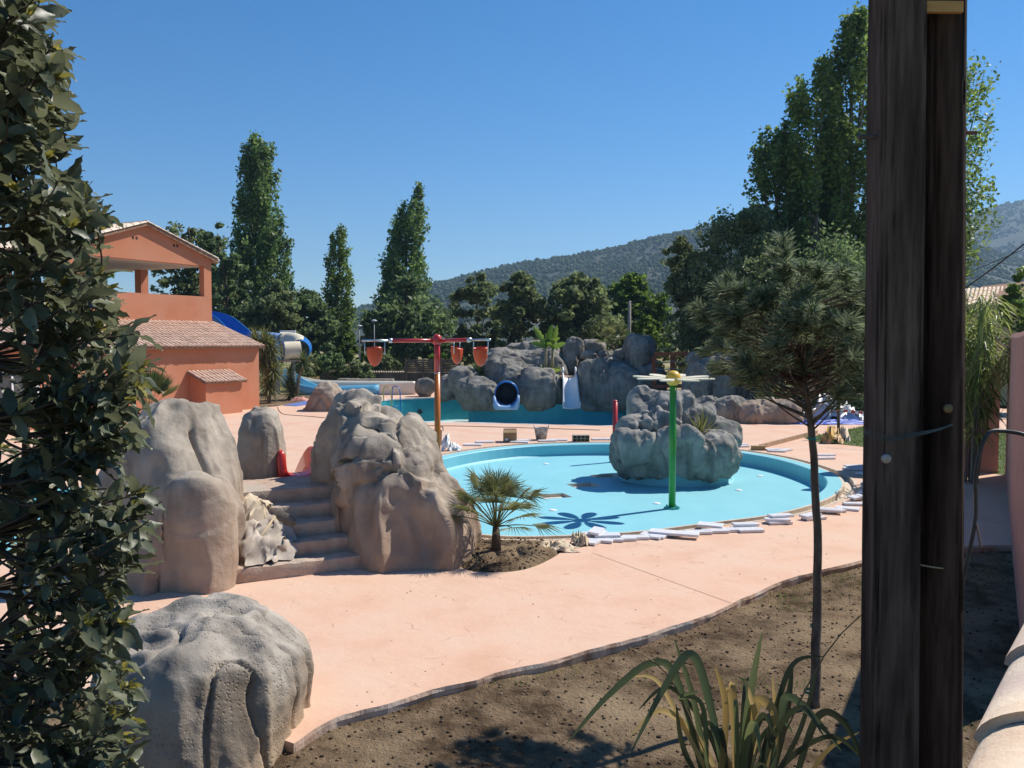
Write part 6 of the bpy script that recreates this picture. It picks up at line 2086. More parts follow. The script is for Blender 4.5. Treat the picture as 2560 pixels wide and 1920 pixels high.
# drooping cane plant beside the pink wall
wp = np.array([9.65, 18.0, 0.0])
cane = thing("weeping_cane_plant", "tall drooping plant with long narrow leaves beside the pink wall", "plant", wp)
M_CANE = leafmat("cane_leaves", (0.085, 0.125, 0.030), (0.28, 0.34, 0.10), 0.42, 0.45, 0.4)
mbl, mbs = MB(), MB()
for k in range(34):
    a = rng.uniform(0, 6.28)
    h = rng.uniform(2.0, 4.0)
    out = rng.uniform(0.1, 0.7)
    d = np.array([math.cos(a), math.sin(a), 0])
    b = wp + d * 0.15
    path = spline([b, b + d * out * 0.3 + ZU * h * 0.6, b + d * out * 0.8 + ZU * h, b + d * out * 1.25 + ZU * (h - 0.45)], 6)
    mbs.tube(path, np.linspace(0.012, 0.004, len(path)), 4, False)
    for q in range(34):
        i = rng.integers(4, len(path))
        d2 = np.array([rng.normal(), rng.normal(), rng.uniform(-0.9, 0.3)])
        mbl.add(*sword_mesh(path[i], d2, rng.uniform(0.3, 0.6), 0.03, 0.5, rng, 4))
o = mbs.build("canes", M_BARKPALE, cane, True)
o["kind"] = "stuff"
o = mbl.build("leaves", M_CANE, cane)
o["kind"] = "stuff"

# tall dry grass of the meadow
rng = np.random.default_rng(71)
pm = np.c_[rng.uniform(-18, 2, 14000), rng.uniform(57.5, 80, 14000)]
pm = pm[(fbm(np.c_[pm * 0.25, 0 * pm[:, 0]], 2, 3) > -0.25)]
V, F = grass(np.c_[pm, np.full(len(pm), -0.16)], 1.0, 0.03, rng, 0.6)
struct(obj("dry_grass", V, F, leafmat("straw", (0.24, 0.19, 0.09), (0.42, 0.35, 0.18), 0.3, 0.8, 0.1)), "tall straw coloured grass of the meadow behind the low wall", "stuff")

# ------------------------------------------------------------------ twin wooden posts
def postmat(name, a, b_):
    return M(name, a, b_, 7, 0.88, 1.0, 30, spec=0.12, stretch=(4, 4, 0.35), c3=(a[0] * 0.35, a[1] * 0.3, a[2] * 0.3), scale3=1.7, bdist=0.03, detail=12)
M_POSTA = postmat("weathered_post", (0.105, 0.076, 0.058), (0.21, 0.158, 0.124))
M_POSTB = postmat("dark_post", (0.055, 0.034, 0.024), (0.115, 0.074, 0.053))
def post(name, label, ub, ut, Y, w, power, m, seed, group):
    pb = P(ub, 1900, Y)
    pt = P(ut, 0, Y)
    k = (pt[0] - pb[0]) / (pt[2] - pb[2])
    n, h = 72, 200
    z = np.linspace(-0.2, 6.6, h)
    x = pb[0] + k * (z - pb[2])
    a = np.linspace(0, 2 * math.pi, n, endpoint=False)
    ca, sa = np.cos(a), np.sin(a)
    px, py = np.sign(ca) * np.abs(ca) ** (2 / power), np.sign(sa) * np.abs(sa) ** (2 / power)
    r = (w / 2) * (1.03 - 0.012 * (z - 0.5))
    Z, A = np.repeat(z, n), np.tile(a, h)
    R = np.repeat(r, n)
    q = np.stack([np.cos(A) * 3, np.sin(A) * 3, Z * 0.55], 1)
    d = 0.006 * fbm(q * 1.0, 3, seed)
    cr = np.abs(fbm(np.stack([np.cos(A) * 7, np.sin(A) * 7, Z * 0.35], 1), 3, seed + 3))
    d = d - 0.016 * np.exp(-(cr / 0.035) ** 2)
    V = np.stack([np.repeat(x, n) + np.tile(px, h) * (R + d), Y + np.tile(py, h) * (R + d), Z], 1)
    i = np.arange(n * h).reshape(h, n)
    F = np.stack([i[:-1], np.roll(i, -1, 1)[:-1], np.roll(i, -1, 1)[1:], i[1:]], -1).reshape(-1, 4)
    t = thing(name, label, "post", (pb[0], Y, -0.12), group)
    obj("shaft", V, F, m, t, True)
    return t
POSTG = "twin wooden posts"
pA = post("utility_post", "squared weathered grey wooden post, paler of the twin posts", 2221, 2243, 5.0, 0.265, 5.0, M_POSTA, 5, POSTG)
pB = post("utility_post", "darker round wooden post bolted behind the grey one", 2338, 2350, 5.13, 0.27, 2.6, M_POSTB, 9, POSTG)
def disc(parent, u, v, Y, r, m):
    c = P(u, v, Y)
    V, F = lathe([(0.001, 0.006), (r * 0.85, 0.006), (r, 0.003), (r, -0.01)], 20)
    V = V @ rotx(math.pi / 2).T
    return obj("tag_disc", V * [1, 1, 1] + c, F, m, parent, True)
M_TAG = M("aluminium_tag", (0.30, 0.29, 0.27), (0.42, 0.41, 0.39), 30, 0.5, metal=0.4)
disc(pA, 2216, 1147, 4.863, 0.027, M_TAG)
dk = disc(pB, 2370, 1021, 4.985, 0.027, M("brass_tag", (0.16, 0.12, 0.06), (0.20, 0.16, 0.08), 30, 0.5, metal=0.4))
mb = MB()
for k in range(5):
    c = P(2370 + 7 * math.cos(k * 1.26), 1021 + 7 * math.sin(k * 1.26), 4.977)
    mb.sphere(c, 0.0025, 6, 4)
o = mb.build("dots", M("tag_dots", (0.04, 0.03, 0.02)), dk)
o["kind"] = "stuff"
c = P(2329, 18, 4.93)
MB().box(c, (0.345, 0.03, 0.06), roty(0.01)).build("nailed_batten", M("fresh_pine", (0.42, 0.23, 0.07), (0.52, 0.30, 0.10), 8, 0.7, 0.2, 40, stretch=(0.3, 1, 4)), pB)
c = P(2405, 332, 5.1)
mb = MB().tube([c - [0.08, 0, 0], c + [0.085, 0, 0.0]], 0.012, 8)
mb.tube([c - [0.0, 0, 0], c + [0.018, 0, 0]], 0.032, 6)
mb.build("bolt", M("rusty_steel", (0.12, 0.06, 0.035), (0.2, 0.1, 0.06), 20, 0.8), pB)
c = P(2185, 342, 4.95)
MB().tube([c + [0.03, 0, 0], c - [0.09, 0, 0]], 0.014, 8).build("bolt", M("dark_steel", (0.07, 0.06, 0.06), rough=0.6), pA)
M_WIRE = M("green_wire", (0.05, 0.09, 0.09), (0.09, 0.13, 0.12), 20, 0.5, metal=0.3)
wr = thing("binding_wire", "thin green wire wound round the twin posts", "wire", P(2280, 1085, 4.85))
for k, dv in enumerate((0, 7, 13)):
    pts = [P(2160, 1074 + dv * 0.4, 4.92), P(2180, 1078 + dv, 4.855), P(2225, 1092 + dv * 0.8, 4.85), P(2290, 1082 + dv * 0.6, 4.86), P(2345, 1072 + dv * 0.3, 4.965), P(2380, 1060 + dv * 0.25, 4.99), P(2402, 1054 + dv * 0.2, 5.08)]
    MB().tube(spline(pts, 6), 0.0028, 5).build("strand", M_WIRE, wr, True)
pts = [P(2300, 1412, 4.98), P(2340, 1419, 4.985), P(2396, 1424, 5.03)]
tag(MB().tube(spline(pts, 6), 0.005, 6).build("wire_band", M("steel_band", (0.35, 0.28, 0.18), rough=0.5, metal=0.5), None, True, P(2340, 1419, 4.985)), "short bright wire band low on the dark post", "wire")
# bent black pipe and stake near the posts
pp = [P(2388, 1560, 5.6), P(2410, 1440, 5.6), P(2438, 1300, 5.6), P(2440, 1180, 5.6), P(2466, 1090, 5.6), P(2510, 1078, 5.6), P(2600, 1102, 5.5), P(2760, 1200, 5.4)]
pp = [np.array([pp[0][0] - 0.05, 5.65, -0.12])] + pp
hs = thing("irrigation_hose", "bent black irrigation hose rising beside the twin posts", "hose", pp[0])
MB().tube(spline(pp, 8), 0.013, 8).build("pipe", M("black_pipe", (0.03, 0.028, 0.027), (0.06, 0.055, 0.05), 15, 0.45), hs, True)
q = [P(2436, 1290, 5.6), P(2445, 1330, 5.58), P(2452, 1368, 5.58)]
MB().tube(q, 0.007, 5).build("tie_tail", M("pipe_tie", (0.16, 0.10, 0.07)), hs)
q = P(2398, 1330, 5.75)
tag(MB().tube([(q[0], 5.75, -0.14), (q[0] + 0.015, 5.75, q[2] * 0.6), q], [0.03, 0.028, 0.02], 7).build("garden_stake", M_BARK, None, True, (q[0], 5.75, -0.12)), "short rough stake in the soil right behind the dark post", "stake")

# ------------------------------------------------------------------ wall with tile coping under the camera, pink boundary wall
M_PINK = M("pink_render", (0.52, 0.255, 0.19), (0.58, 0.30, 0.235), 3, 0.9, 0.5, 80, spec=0.15)
hC = 0.52
ztop = CAM_H - hC
w0 = np.array([0.996 * hC, 2.01 * hC, 0])
w1 = np.array([2.13 * hC, 3.58 * hC, 0])
wd = (w1 - w0) / np.linalg.norm(w1 - w0)
wn = np.array([wd[1], -wd[0], 0])
wall = thing("coping_wall", "rendered wall with rounded clay coping tiles in the near right corner", "wall", w0)
mid = w0 + wn * 0.205
a_, b_ = mid - wd * 2.2, mid + wd * 1.9
R = np.stack([wd, wn * -1, ZU], 1)
MB().box(((a_ + b_) / 2)[:2].tolist() + [(ztop - 0.02) / 2], (np.linalg.norm(b_ - a_), 0.24, ztop - 0.02), R).build("wall_body", M_PINK, wall)
M_COPT = M("coping_tile", (0.60, 0.44, 0.31), (0.72, 0.60, 0.46), 7, 0.85, 0.35, 60, c3=(0.50, 0.40, 0.34), scale3=3.2)
Lt = 0.46
for k in range(-5, 6):
    p = mid + wd * (0.325 * k + 0.10)
    V, F = [], []
    n = 20
    for j, (y, r) in enumerate(((0, 0.168), (Lt, 0.160))):
        for i in range(n + 1):
            a = math.pi * i / n
            V.append(p + wd * y + wn * (r * math.cos(a)) + ZU * (ztop - 0.02 + r * 0.42 * math.sin(a) + (0.016 if j == 0 else 0.0)))
    for i in range(n):
        F.append((n + 1 + i, n + 2 + i, i + 1, i))
    b = len(V)
    for i in range(n + 1):
        a = math.pi * i / n
        V.append(p + wn * (0.156 * math.cos(a)) + ZU * (ztop - 0.02 + 0.156 * 0.40 * math.sin(a) + 0.012))
    for i in range(n):
        F.append((i + 1, i, b + i, b + i + 1))
    obj("coping_tile", V, F, M_COPT, wall, True)
# higher pink wall on the right
pw = thing("boundary_wall", "tall pink rendered boundary wall with pale rounded top on the right", "wall", (11.1, 19.0, 0))
def wallseg(a, b, zt, name):
    a, b = np.array(a, float), np.array(b, float)
    d = (b - a) / np.linalg.norm(b - a)
    nn = np.array([d[1], -d[0]])
    zs_ = np.linspace(0, 1, 14)
    prof = [(-0.12, -0.2), (-0.12, 1.0), (-0.06, 1.03), (0.06, 1.03), (0.12, 1.0), (0.12, -0.2)]
    V, F = [], []
    for t in zs_:
        p = a + (b - a) * t
        z1 = np.interp(t, [0, 1], zt)
        for (o, h) in prof:
            V.append((p[0] + nn[0] * o, p[1] + nn[1] * o, h if h < 0 else z1 * h + 0.015 * math.sin(t * 9)))
    m = len(prof)
    for i in range(13):
        for k in range(m - 1):
            F.append((i * m + k, i * m + k + 1, (i + 1) * m + k + 1, (i + 1) * m + k))
    F.append(tuple(range(m)))
    F.append(tuple(range(13 * m + m - 1, 13 * m - 1, -1)))
    obj(name, V, F, M_PINK, pw)
wallseg((11.1, 19.0), (4.7, 7.5), (3.03, 3.06), "long_panel")
wallseg((11.0, 19.35), (8.9, 20.4), (3.02, 3.0), "return_panel")
# house beyond with tiled roof, its hedge tree and the overhead cables
hh = thing("neighbour_house", "ochre neighbour house with pale tiled roof beyond the pink wall", "house", P(2500, 850, 42) * [1, 1, 0])
p_l, p_r = P(2395, 768, 42), P(2640, 750, 41)
MB().box(((p_l + p_r) / 2)[0:2].tolist() + [2.3], (5.6, 3.0, 4.7)).build("wall", M("ochre_render", (0.50, 0.38, 0.20), (0.56, 0.44, 0.25), 2, 0.9, 0.2, 40), hh)
c4 = [P(2380, 772, 40.2), P(2660, 757, 40.2), P(2680, 690, 44), P(2455, 716, 44)]
V, F = slab(c4, 0.12)
hr = obj("roof", V, F, M_MORTAR, hh)
tile_field(hr, np.array(c4[0]) + [0, 0, 0.02], c4[1] - c4[0], c4[3] - c4[0] - (c4[1] - c4[0]) * 0.22, 26, 11, 0.21, 0.36, 0, TILEP, M_TILEPALE, 11)
MB().tube([c4[0] - [0, 0.05, 0.1], c4[1] - [0, 0.05, 0.1]], 0.07, 8).build("rain_gutter", M("zinc", (0.35, 0.36, 0.37), rough=0.5, metal=0.5), hh)
tree("garden_tree", "small green tree in front of the neighbour house", [(690, 2535, 2600), (730, 2515, 2650), (780, 2508, 2660), (840, 2515, 2650), (880, 2530, 2640)], 36, 5200, 0.2, M_FRESH, 61, 2590, 0.12, 0.9, 0.8, -0.05)
for lb, pts, r in (("thick black overhead cable sagging beyond the twin posts", [P(2200, 880, 25), P(2403, 728, 25), P(2480, 672, 24), P(2560, 610, 23), P(2700, 500, 22)], 0.022), ("thin upper overhead cable beyond the twin posts", [P(2200, 780, 30), P(2403, 690, 30), P(2560, 623, 29), P(2700, 560, 28)], 0.012)):
    tag(MB().tube(spline(pts, 6), r, 5).build("overhead_cable", M_DARK if 'M_DARK' in globals() else M("cable_black", (0.02, 0.02, 0.022), rough=0.6), None, True, pts[1]), lb, "cable")

# ------------------------------------------------------------------ background street furniture
def lamp(label, u, vt, vb, Y):
    b = P(u, vb, Y)
    t = P(u, vt, Y)
    o = thing("street_lamp", label, "street lamp", (b[0], b[1], -0.16), "street lamps on the road")
    MB().tube([(b[0], Y, -0.16), (b[0], Y, t[2])], [0.06, 0.035], 8).build("pole", M("lamp_grey", (0.22, 0.23, 0.24), rough=0.5), o, True)
    V, F = lathe([(0.001, -0.04), (0.22, 0.0), (0.24, 0.02), (0.13, 0.09), (0.001, 0.12)], 14)
    obj("lamp_head", V + [b[0], Y, t[2]], F, M("lamp_head", (0.50, 0.56, 0.62), rough=0.4), o, True)
lamp("thin street lamp left of the bent-tip poplar, the lower one", 899, 816, 905, 63)
lamp("thin street lamp nearest the bent-tip poplar, the taller one", 936, 803, 905, 60)
b = P(1572, 860, 52)
up_ = thing("utility_pole", "thin grey utility pole behind the rock mountain", "utility pole", (b[0], 52, -0.16))
MB().tube([(b[0], 52, -0.16), (b[0] + 0.03, 52, P(1574, 752, 52)[2])], [0.14, 0.09], 10).build("pole", M("old_grey_wood", (0.22, 0.20, 0.18), (0.30, 0.28, 0.25), 8, 0.9), up_, True)
MB().tube(spline([P(1574, 756, 52), P(1640, 778, 50), P(1720, 790, 47), P(1850, 790, 42)], 6), 0.02, 5).build("cable", M("cable_black2", (0.02, 0.02, 0.022), rough=0.6), up_)
# plank fence panel and corrugated wall
M_OLDWOOD = M("old_fence_wood", (0.075, 0.062, 0.052), (0.14, 0.12, 0.10), 6, 0.95, 0.3, 30)
f0, f1 = P(1012, 938, 54), P(1152, 938, 54)
fn = thing("plank_fence", "dark weathered plank fence panel behind the lagoon", "fence", f0 * [1, 1, 0])
z0, z1 = P(0, 930, 54)[2], P(0, 898, 54)[2]
nb_ = 6
for k in range(nb_):
    za = z0 + (z1 - z0) * (k + 0.5) / nb_
    MB().box(((f0 + f1) / 2)[:2].tolist() + [za], (f1[0] - f0[0], 0.04, (z1 - z0) / nb_ - 0.02)).build("plank", M_OLDWOOD, fn)
for t in (0.02, 0.33, 0.66, 0.98):
    x = f0[0] + (f1[0] - f0[0]) * t
    MB().box((x, 53.93, z1 / 2 + 0.02), (0.11, 0.10, z1 + 0.1)).build("post", M_OLDWOOD, fn)
g0, g1 = P(800, 942, 56), P(1160, 942, 56)
cw = thing("corrugated_wall", "low dark block wall with a scalloped pale cap at the meadow edge", "wall", g0 * [1, 1, 0])
zt = P(0, 930, 56)[2]
MB().box(((g0 + g1) / 2)[:2].tolist() + [zt / 2 - 0.1], (g1[0] - g0[0], 0.18, zt + 0.1)).build("wall_body", M("dark_block", (0.10, 0.085, 0.07), (0.17, 0.145, 0.12), 2, 0.95, 0.3, 20), cw)
mb = MB()
nt_ = 60
for k in range(nt_):
    x = g0[0] + (g1[0] - g0[0]) * (k + 0.5) / nt_
    mb.sphere((x, 56, zt + 0.0), (0.07, 0.14, 0.07), 8, 4)
o = mb.build("cap", M_TILEPALE, cw, True)
o["kind"] = "stuff"
# stacks of timber by the run-out
for lb, u, v, Y, w in (("stack of grey timber planks behind the run-out flume", 935, 958, 51.5, 2.6), ("smaller stack of boards left of the timber stack", 868, 957, 52, 1.5)):
    c = P(u, v, Y)
    ts = thing("timber_stack", lb, "timber", c * [1, 1, 0])
    rg = random.Random(int(u))
    zz_ = c[2] - 0.1
    for k in range(5):
        MB().box((c[0] + rg.uniform(-.2, .2), Y + rg.uniform(-.1, .1), 0.1 + k * 0.13), (w * rg.uniform(0.75, 1.1), 0.9, 0.10), rotz(rg.uniform(-.05, .05))).build("plank", M("grey_timber", (0.20, 0.18, 0.15), (0.34, 0.31, 0.27), 4, 0.9) if k == 0 and "grey_timber" not in bpy.data.materials else bpy.data.materials["grey_timber"], ts)

# ------------------------------------------------------------------ white gutter grates lying round the pool
def grate_mesh(name, L=0.40, W=0.17, H=0.036, n=14):
    mb_ = MB()
    mb_.box((0, -W / 2 + 0.012, H / 2), (L, 0.018, H))
    mb_.box((0, W / 2 - 0.012, H / 2), (L, 0.018, H))
    for k in range(n):
        x = -L / 2 + L * (k + 0.5) / n
        mb_.box((x, 0, H / 2 + 0.006), (L / n * 0.72, W, H * 0.9))
    V, F = mb_.get()
    me = mesh(name, V, F)
    me.materials.append(M_WHITE)
    return me
GR = grate_mesh("gutter_grate")
def z6(x, y):
    return 1100 + x / 2.011, 1050 + y / 2.011
grates = []
def grate(x, y, ang, lift=0, tilt=0.0, lb="white slatted gutter grate lying on the deck beside the paddling pool", gr="white gutter grates round the pool", scale=1.0):
    u, v = z6(x, y)
    p = G(u, v)
    o = link("gutter_grate", GR, None, (p[0], p[1], 0.006 + lift * 0.039))
    o.rotation_euler = (tilt, 0, math.radians(ang))
    o.scale = (scale, scale, 1)
    tag(o, lb, "grate", gr)
LB1 = "white slatted grate in the messy heap beside the crumpled cream sheet"
for a in [(775, 588, 10, 0, 0), (805, 612, -20, 0, 0), (778, 590, 25, 1, 0), (838, 600, 5, 1, .05), (785, 592, 70, 2, .1), (780, 618, 60, 0, 0), (855, 608, -8, 0, 0), (820, 596, 15, 0, 0)]:
    grate(*a, LB1, "heap of gutter grates by the cream sheet")
LB3 = "white slatted grate stacked in a low pile on the deck by the pool"
for a in [(1705, 522, 10, 0, 0), (1695, 520, -6, 1, 0), (1712, 512, 14, 2, 0), (1880, 500, 20, 0, 0), (1862, 498, 35, 1, .06)]:
    grate(*a, LB3, "low pile of gutter grates")
LBF = "white slatted gutter grate lying on the far side of the paddling pool"
for a in [(225, 114, 8), (165, 128, -6), (410, 106, 5), (400, 114, -10), (540, 108, 12), (595, 104, -4), (808, 100, 3), (868, 100, 0)]:
    grate(a[0], a[1], a[2], 0, 0, LBF, "gutter grates on the far side", 1.35)
for a in [(1675, 152, 10), (1692, 160, -15), (1735, 156, 40), (1505, 128, 0), (1512, 136, 12), (1938, 196, 8), (1938, 188, 0, 1), (2080, 250, -10), (2085, 245, 4, 1), (2140, 272, 30), (2148, 318, 60)]:
    grate(a[0], a[1], a[2], a[3] if len(a) > 3 else 0, 0, "white slatted gutter grate on the deck before the small lawn", "gutter grates before the lawn", 1.15)
for a in [(920, 605, 6), (985, 598, 3), (1075, 588, -35, 0, .06), (1105, 590, 55, 0), (1120, 584, -25, 1, .08), (1190, 580, 12), (1235, 594, -18, 1, .05), (1300, 572, 5), (1385, 566, 4), (1360, 548, -25, 1, .1), (1470, 560, 6), (1530, 552, 2), (1535, 545, 5, 1), (1560, 562, 8), (1980, 464, 15), (1960, 470, -20, 1, .07), (2048, 452, -30, 0, .05), (2085, 428, -10), (2118, 398, 20), (2095, 404, 38, 1, .1), (2132, 368, 55), (2145, 345, 75)]:
    grate(*a)
z2 = lambda x, y: (880 + x / 3.073, 660 + y / 3.073)
for x, y, a in ((535, 1430, 10), (595, 1418, -12), (575, 1438, 30)):
    u, v = z2(x, y)
    grate((u - 1100) * 2.011, (v - 1050) * 2.011, a, 0, 0, "white slatted grate lying behind the tipping bucket post", "gutter grates behind the bucket post", 1.1)

# ------------------------------------------------------------------ things left on the deck
def cloth(name, label, c, w, d, h, m, seed, cat, sharp=6.0, z_of=None, n=46, rz=0.0):
    """crumpled sheet: flat creased facets between random fold points"""
    n = int(np.clip(n * 0.42, 12, 26))
    rc = np.random.default_rng(seed)
    s, t = np.meshgrid(np.linspace(-1, 1, n), np.linspace(-1, 1, n), indexing='ij')
    q = np.stack([s.ravel(), t.ravel(), 0 * s.ravel()], 1)
    q[:, :2] += rc.uniform(-0.75, 0.75, (n * n, 2)) / n
    s, t = q[:, 0], q[:, 1]
    e = 1 - 0.30 * np.abs(fbm(q * 2.2 + seed, 2, seed))
    x = s * w / 2 * e + 0.12 * w * fbm(q * 2.5 + 3, 2, seed + 1)
    y = t * d / 2 * e + 0.12 * d * fbm(q * 2.5 + 8, 2, seed + 2)
    f = 1 - np.abs(fbm(q * 1.7 + 5, 2, seed + 3)) * 2.4
    f2 = rc.uniform(-1, 1, n * n)
    rad = np.clip(1.15 - np.hypot(s, t) ** 2, 0, 1) ** 0.6
    z = h * (0.5 * rad + 0.5 * rad * f + 0.30 * f2 * (0.15 + rad))
    z = np.maximum(z, 0.004 + 0.010 * np.abs(f2))
    W = np.stack([x, y, z], 1) @ rotz(rz).T
    W[:, :2] += np.array(c)[:2]
    W[:, 2] += (z_of(W) if z_of is not None else c[2])
    i = np.arange(n * n).reshape(n, n)
    A = np.stack([i[:-1, :-1], i[1:, :-1], i[1:, 1:]], -1).reshape(-1, 3)
    B = np.stack([i[:-1, :-1], i[1:, 1:], i[:-1, 1:]], -1).reshape(-1, 3)
    o = obj(name, W, np.concatenate([A, B]), m, None, False, c)
    return tag(o, label, cat)
M_CANVAS = M("cream_canvas", (0.48, 0.38, 0.26), (0.62, 0.52, 0.39), 6, 0.85, 0.2, 60)
M_SACK = M("dusty_sack", (0.36, 0.30, 0.24), (0.52, 0.45, 0.37), 5, 0.85, 0.2, 60)
c = G(1392, 1375)
cloth("crumpled_sheet", "crumpled cream sheet lying at the soil mound beside the grates", c, 0.62, 0.34, 0.12, M_CANVAS, 3, "sheet")
c = G(1448, 1362)
cloth("crumpled_sheet", "cream bag end bunched up against the heap of grates", c, 0.28, 0.30, 0.20, M_CANVAS, 7, "sheet", rz=0.6)
def step_z(W):
    y = (W[:, :2] - S0[:2]) @ SB[:2]
    k = np.clip(y / 0.30, 0, 5)
    f = k - np.floor(k)
    return 0.185 * (np.floor(k) + 1) + 0.185 * np.clip((f - 0.35) / 0.65, 0, 1) + 0.012
c = SW(0.46, 0.40, 0.0)
cloth("dusty_sack", "dusty beige sacks heaped on the stone steps", c, 0.74, 0.78, 0.13, M_SACK, 11, "sack", 6.0, step_z, 44, 0.47)
c = SW(0.42, 0.92, 0.0)
cloth("dusty_sack", "pale empty sack draped over the upper steps behind the shovel", c, 0.46, 0.40, 0.13, M_CANVAS, 17, "sack", 6.0, step_z, 36, 0.3)
sh = thing("shovel", "long wooden handled shovel lying across the sacks on the steps", "shovel", SW(0.1, 0.05, 0.2))
h0, h1 = P(598, 1416, 10.72), P(688, 1290, 11.2)
MB().tube([h0, h1], [0.016, 0.016], 8).build("handle", M("ash_wood", (0.42, 0.32, 0.20), (0.50, 0.40, 0.26), 9, 0.7), sh, True)
hd = (h1 - h0) / np.linalg.norm(h1 - h0)
V = []
n = 14
for j in range(n + 1):
    t = j / n
    w = 0.12 * math.sqrt(max(0, 1 - (2 * t - 0.9) ** 2 * 0.83)) if j < n else 0.02
    for s in (-1, -0.4, 0.4, 1):
        V.append(h1 + np.array([0.98, 0.15, -0.35]) * 0.26 * t + np.array([-0.25, 0.2, 0.95]) * w * s * 0.75 + np.array([0.2, 0.9, 0.0]) * 0.03 * s * s)
F = [(j * 4 + k, j * 4 + k + 1, j * 4 + k + 5, j * 4 + k + 4) for j in range(n) for k in range(3)]
obj("shovel_blade", V, F, M("shovel_steel", (0.13, 0.11, 0.085), (0.20, 0.17, 0.13), 12, 0.55, metal=0.3), sh, True)
# cardboard box
M_CARD = M("cardboard", (0.30, 0.19, 0.10), (0.36, 0.24, 0.135), 4, 0.85, 0.15, 30)
p = G(1275, 1104)
cb = thing("cardboard_box", "open brown cardboard box on the deck beyond the pool", "box", p)
mb = MB()
for dx, dy, w, d in ((0, -0.15, 0.40, 0.012), (0, 0.15, 0.40, 0.012), (-0.194, 0, 0.012, 0.288), (0.194, 0, 0.012, 0.288)):
    mb.box(p + [dx, dy, 0.16], (w, d, 0.32))
mb.box(p + [0, 0, 0.008], (0.37, 0.28, 0.012))
mb.build("carton", M_CARD, cb)
for s, tl in ((-1, 0.5), (1, -0.5)):
    MB().box(p + [0, s * 0.20, 0.33], (0.39, 0.16, 0.01), rotx(tl)).build("flap", M_CARD, cb)
MB().box(p + [-0.1, -0.158, 0.08], (0.09, 0.004, 0.07)).build("paper_label", M_WHITE, cb)
# mason's bucket
p = G(1353, 1099)
bk = thing("mortar_bucket", "cement stained grey mason's bucket with two grips", "bucket", p)
V, F = lathe([(0.001, 0.012), (0.13, 0.004), (0.15, 0.0), (0.215, 0.36), (0.225, 0.37), (0.205, 0.365), (0.14, 0.02), (0.001, 0.02)], 26)
obj("shell", V + p, F, M("cement_bucket", (0.20, 0.20, 0.19), (0.42, 0.41, 0.39), 8, 0.8, 0.2, 40), bk, True)
for s in (-1, 1):
    pts = [p + [s * 0.20, -0.06, 0.34], p + [s * 0.225, -0.05, 0.42], p + [s * 0.225, 0.05, 0.42], p + [s * 0.20, 0.06, 0.34]]
    MB().tube(spline(pts, 4), 0.012, 6).build("grip", M("grip_grey", (0.22, 0.22, 0.21), rough=0.8), bk, True)
# hollow concrete block: two rows of four cells
p = G(1452, 1104)
mb = MB()
Lb, Db, Hb, tw = 0.5, 0.2, 0.2, 0.022
for k in range(3):
    mb.box(p + [0, 0, tw / 2 + k * (Hb - tw) / 2], (Lb, Db, tw))
for k in range(5):
    for r_ in range(2):
        mb.box(p + [-Lb / 2 + tw / 2 + k * (Lb - tw) / 4, 0, tw + (Hb - tw) / 2 * r_ + ((Hb - tw) / 2 - tw) / 2], (tw, Db - 0.004, (Hb - tw) / 2 - tw + 0.002))
mb.box(p + [0, Db / 2 - 0.012, Hb / 2], (Lb - 0.01, 0.015, Hb - 0.01))
tag(mb.build("hollow_block", M("block_concrete", (0.30, 0.25, 0.18), (0.40, 0.34, 0.26), 9, 0.95, 0.4, 50), None, False, p), "hollow concrete block with eight cells on the deck", "concrete block")
# wicker basket behind the bucket post, white bags beside it
p = G(1086, 1112)
wb = thing("carrier_bag", "brown open carrier bag with loop handles behind the bucket post", "bag", p)
V, F = lathe([(0.001, 0.01), (0.26, 0.0), (0.27, 0.15), (0.28, 0.42), (0.265, 0.42), (0.25, 0.02), (0.001, 0.015)], 4)
V = V @ rotz(math.pi / 4 + 0.1).T * [1.05, 0.8, 1]
obj("body", V + p, F, M("brown_bag", (0.13, 0.085, 0.05), (0.24, 0.16, 0.10), 6, 0.85, 0.4, 30), wb)
MB().tube(spline([p + [0.12, -0.1, 0.40], p + [0.14, -0.1, 0.50], p + [0.24, -0.05, 0.52], p + [0.25, 0, 0.40]], 5), 0.014, 6).build("handle", M("bag_handle", (0.07, 0.035, 0.025)), wb, True)
cloth("plastic_bag", "upright white plastic bag beside the bucket post", G(1117, 1127), 0.28, 0.22, 0.42, M_SHEET, 23, "bag", 5.0, None, 30)
cloth("plastic_bag", "crumpled white plastic bag lying beside the pool rim", G(1136, 1126), 0.42, 0.26, 0.20, M_SHEET, 29, "bag", 7.0, None, 32)
# ball in the pool
p = G(1248, 1139, FL)
tag(MB().sphere(p + [0, 0, 0.045], 0.045, 14, 10).build("small_ball", M("dark_red_ball", (0.16, 0.035, 0.03)), None, True, p), "tiny dark red ball on the pool floor", "ball")
# timber kerb boards and block at the far right rim
q0, q1 = G(1900, 1122), G(2042, 1085)
d = (q1 - q0) / np.linalg.norm(q1 - q0)
MBx = MB().box((q0 + q1) / 2 + [0, 0, 0.06], (np.linalg.norm(q1 - q0), 0.06, 0.12), rotz(math.atan2(d[1], d[0])))
tag(MBx.build("formwork_board", M("formwork_wood", (0.34, 0.22, 0.13), (0.44, 0.30, 0.19), 5, 0.9, 0.3, 30), None, False, (q0 + q1) / 2), "long wooden formwork board on edge along the deck before the lawn", "board")
p = G(1895, 1125)
tag(MB().box(p + [0, 0, 0.06], (0.36, 0.16, 0.12), rotz(-0.12)).build("wood_block", M("dirty_wood", (0.30, 0.22, 0.10), (0.40, 0.30, 0.16), 6, 0.9), None, False, p), "short wooden block lying beside the formwork board", "wood block")
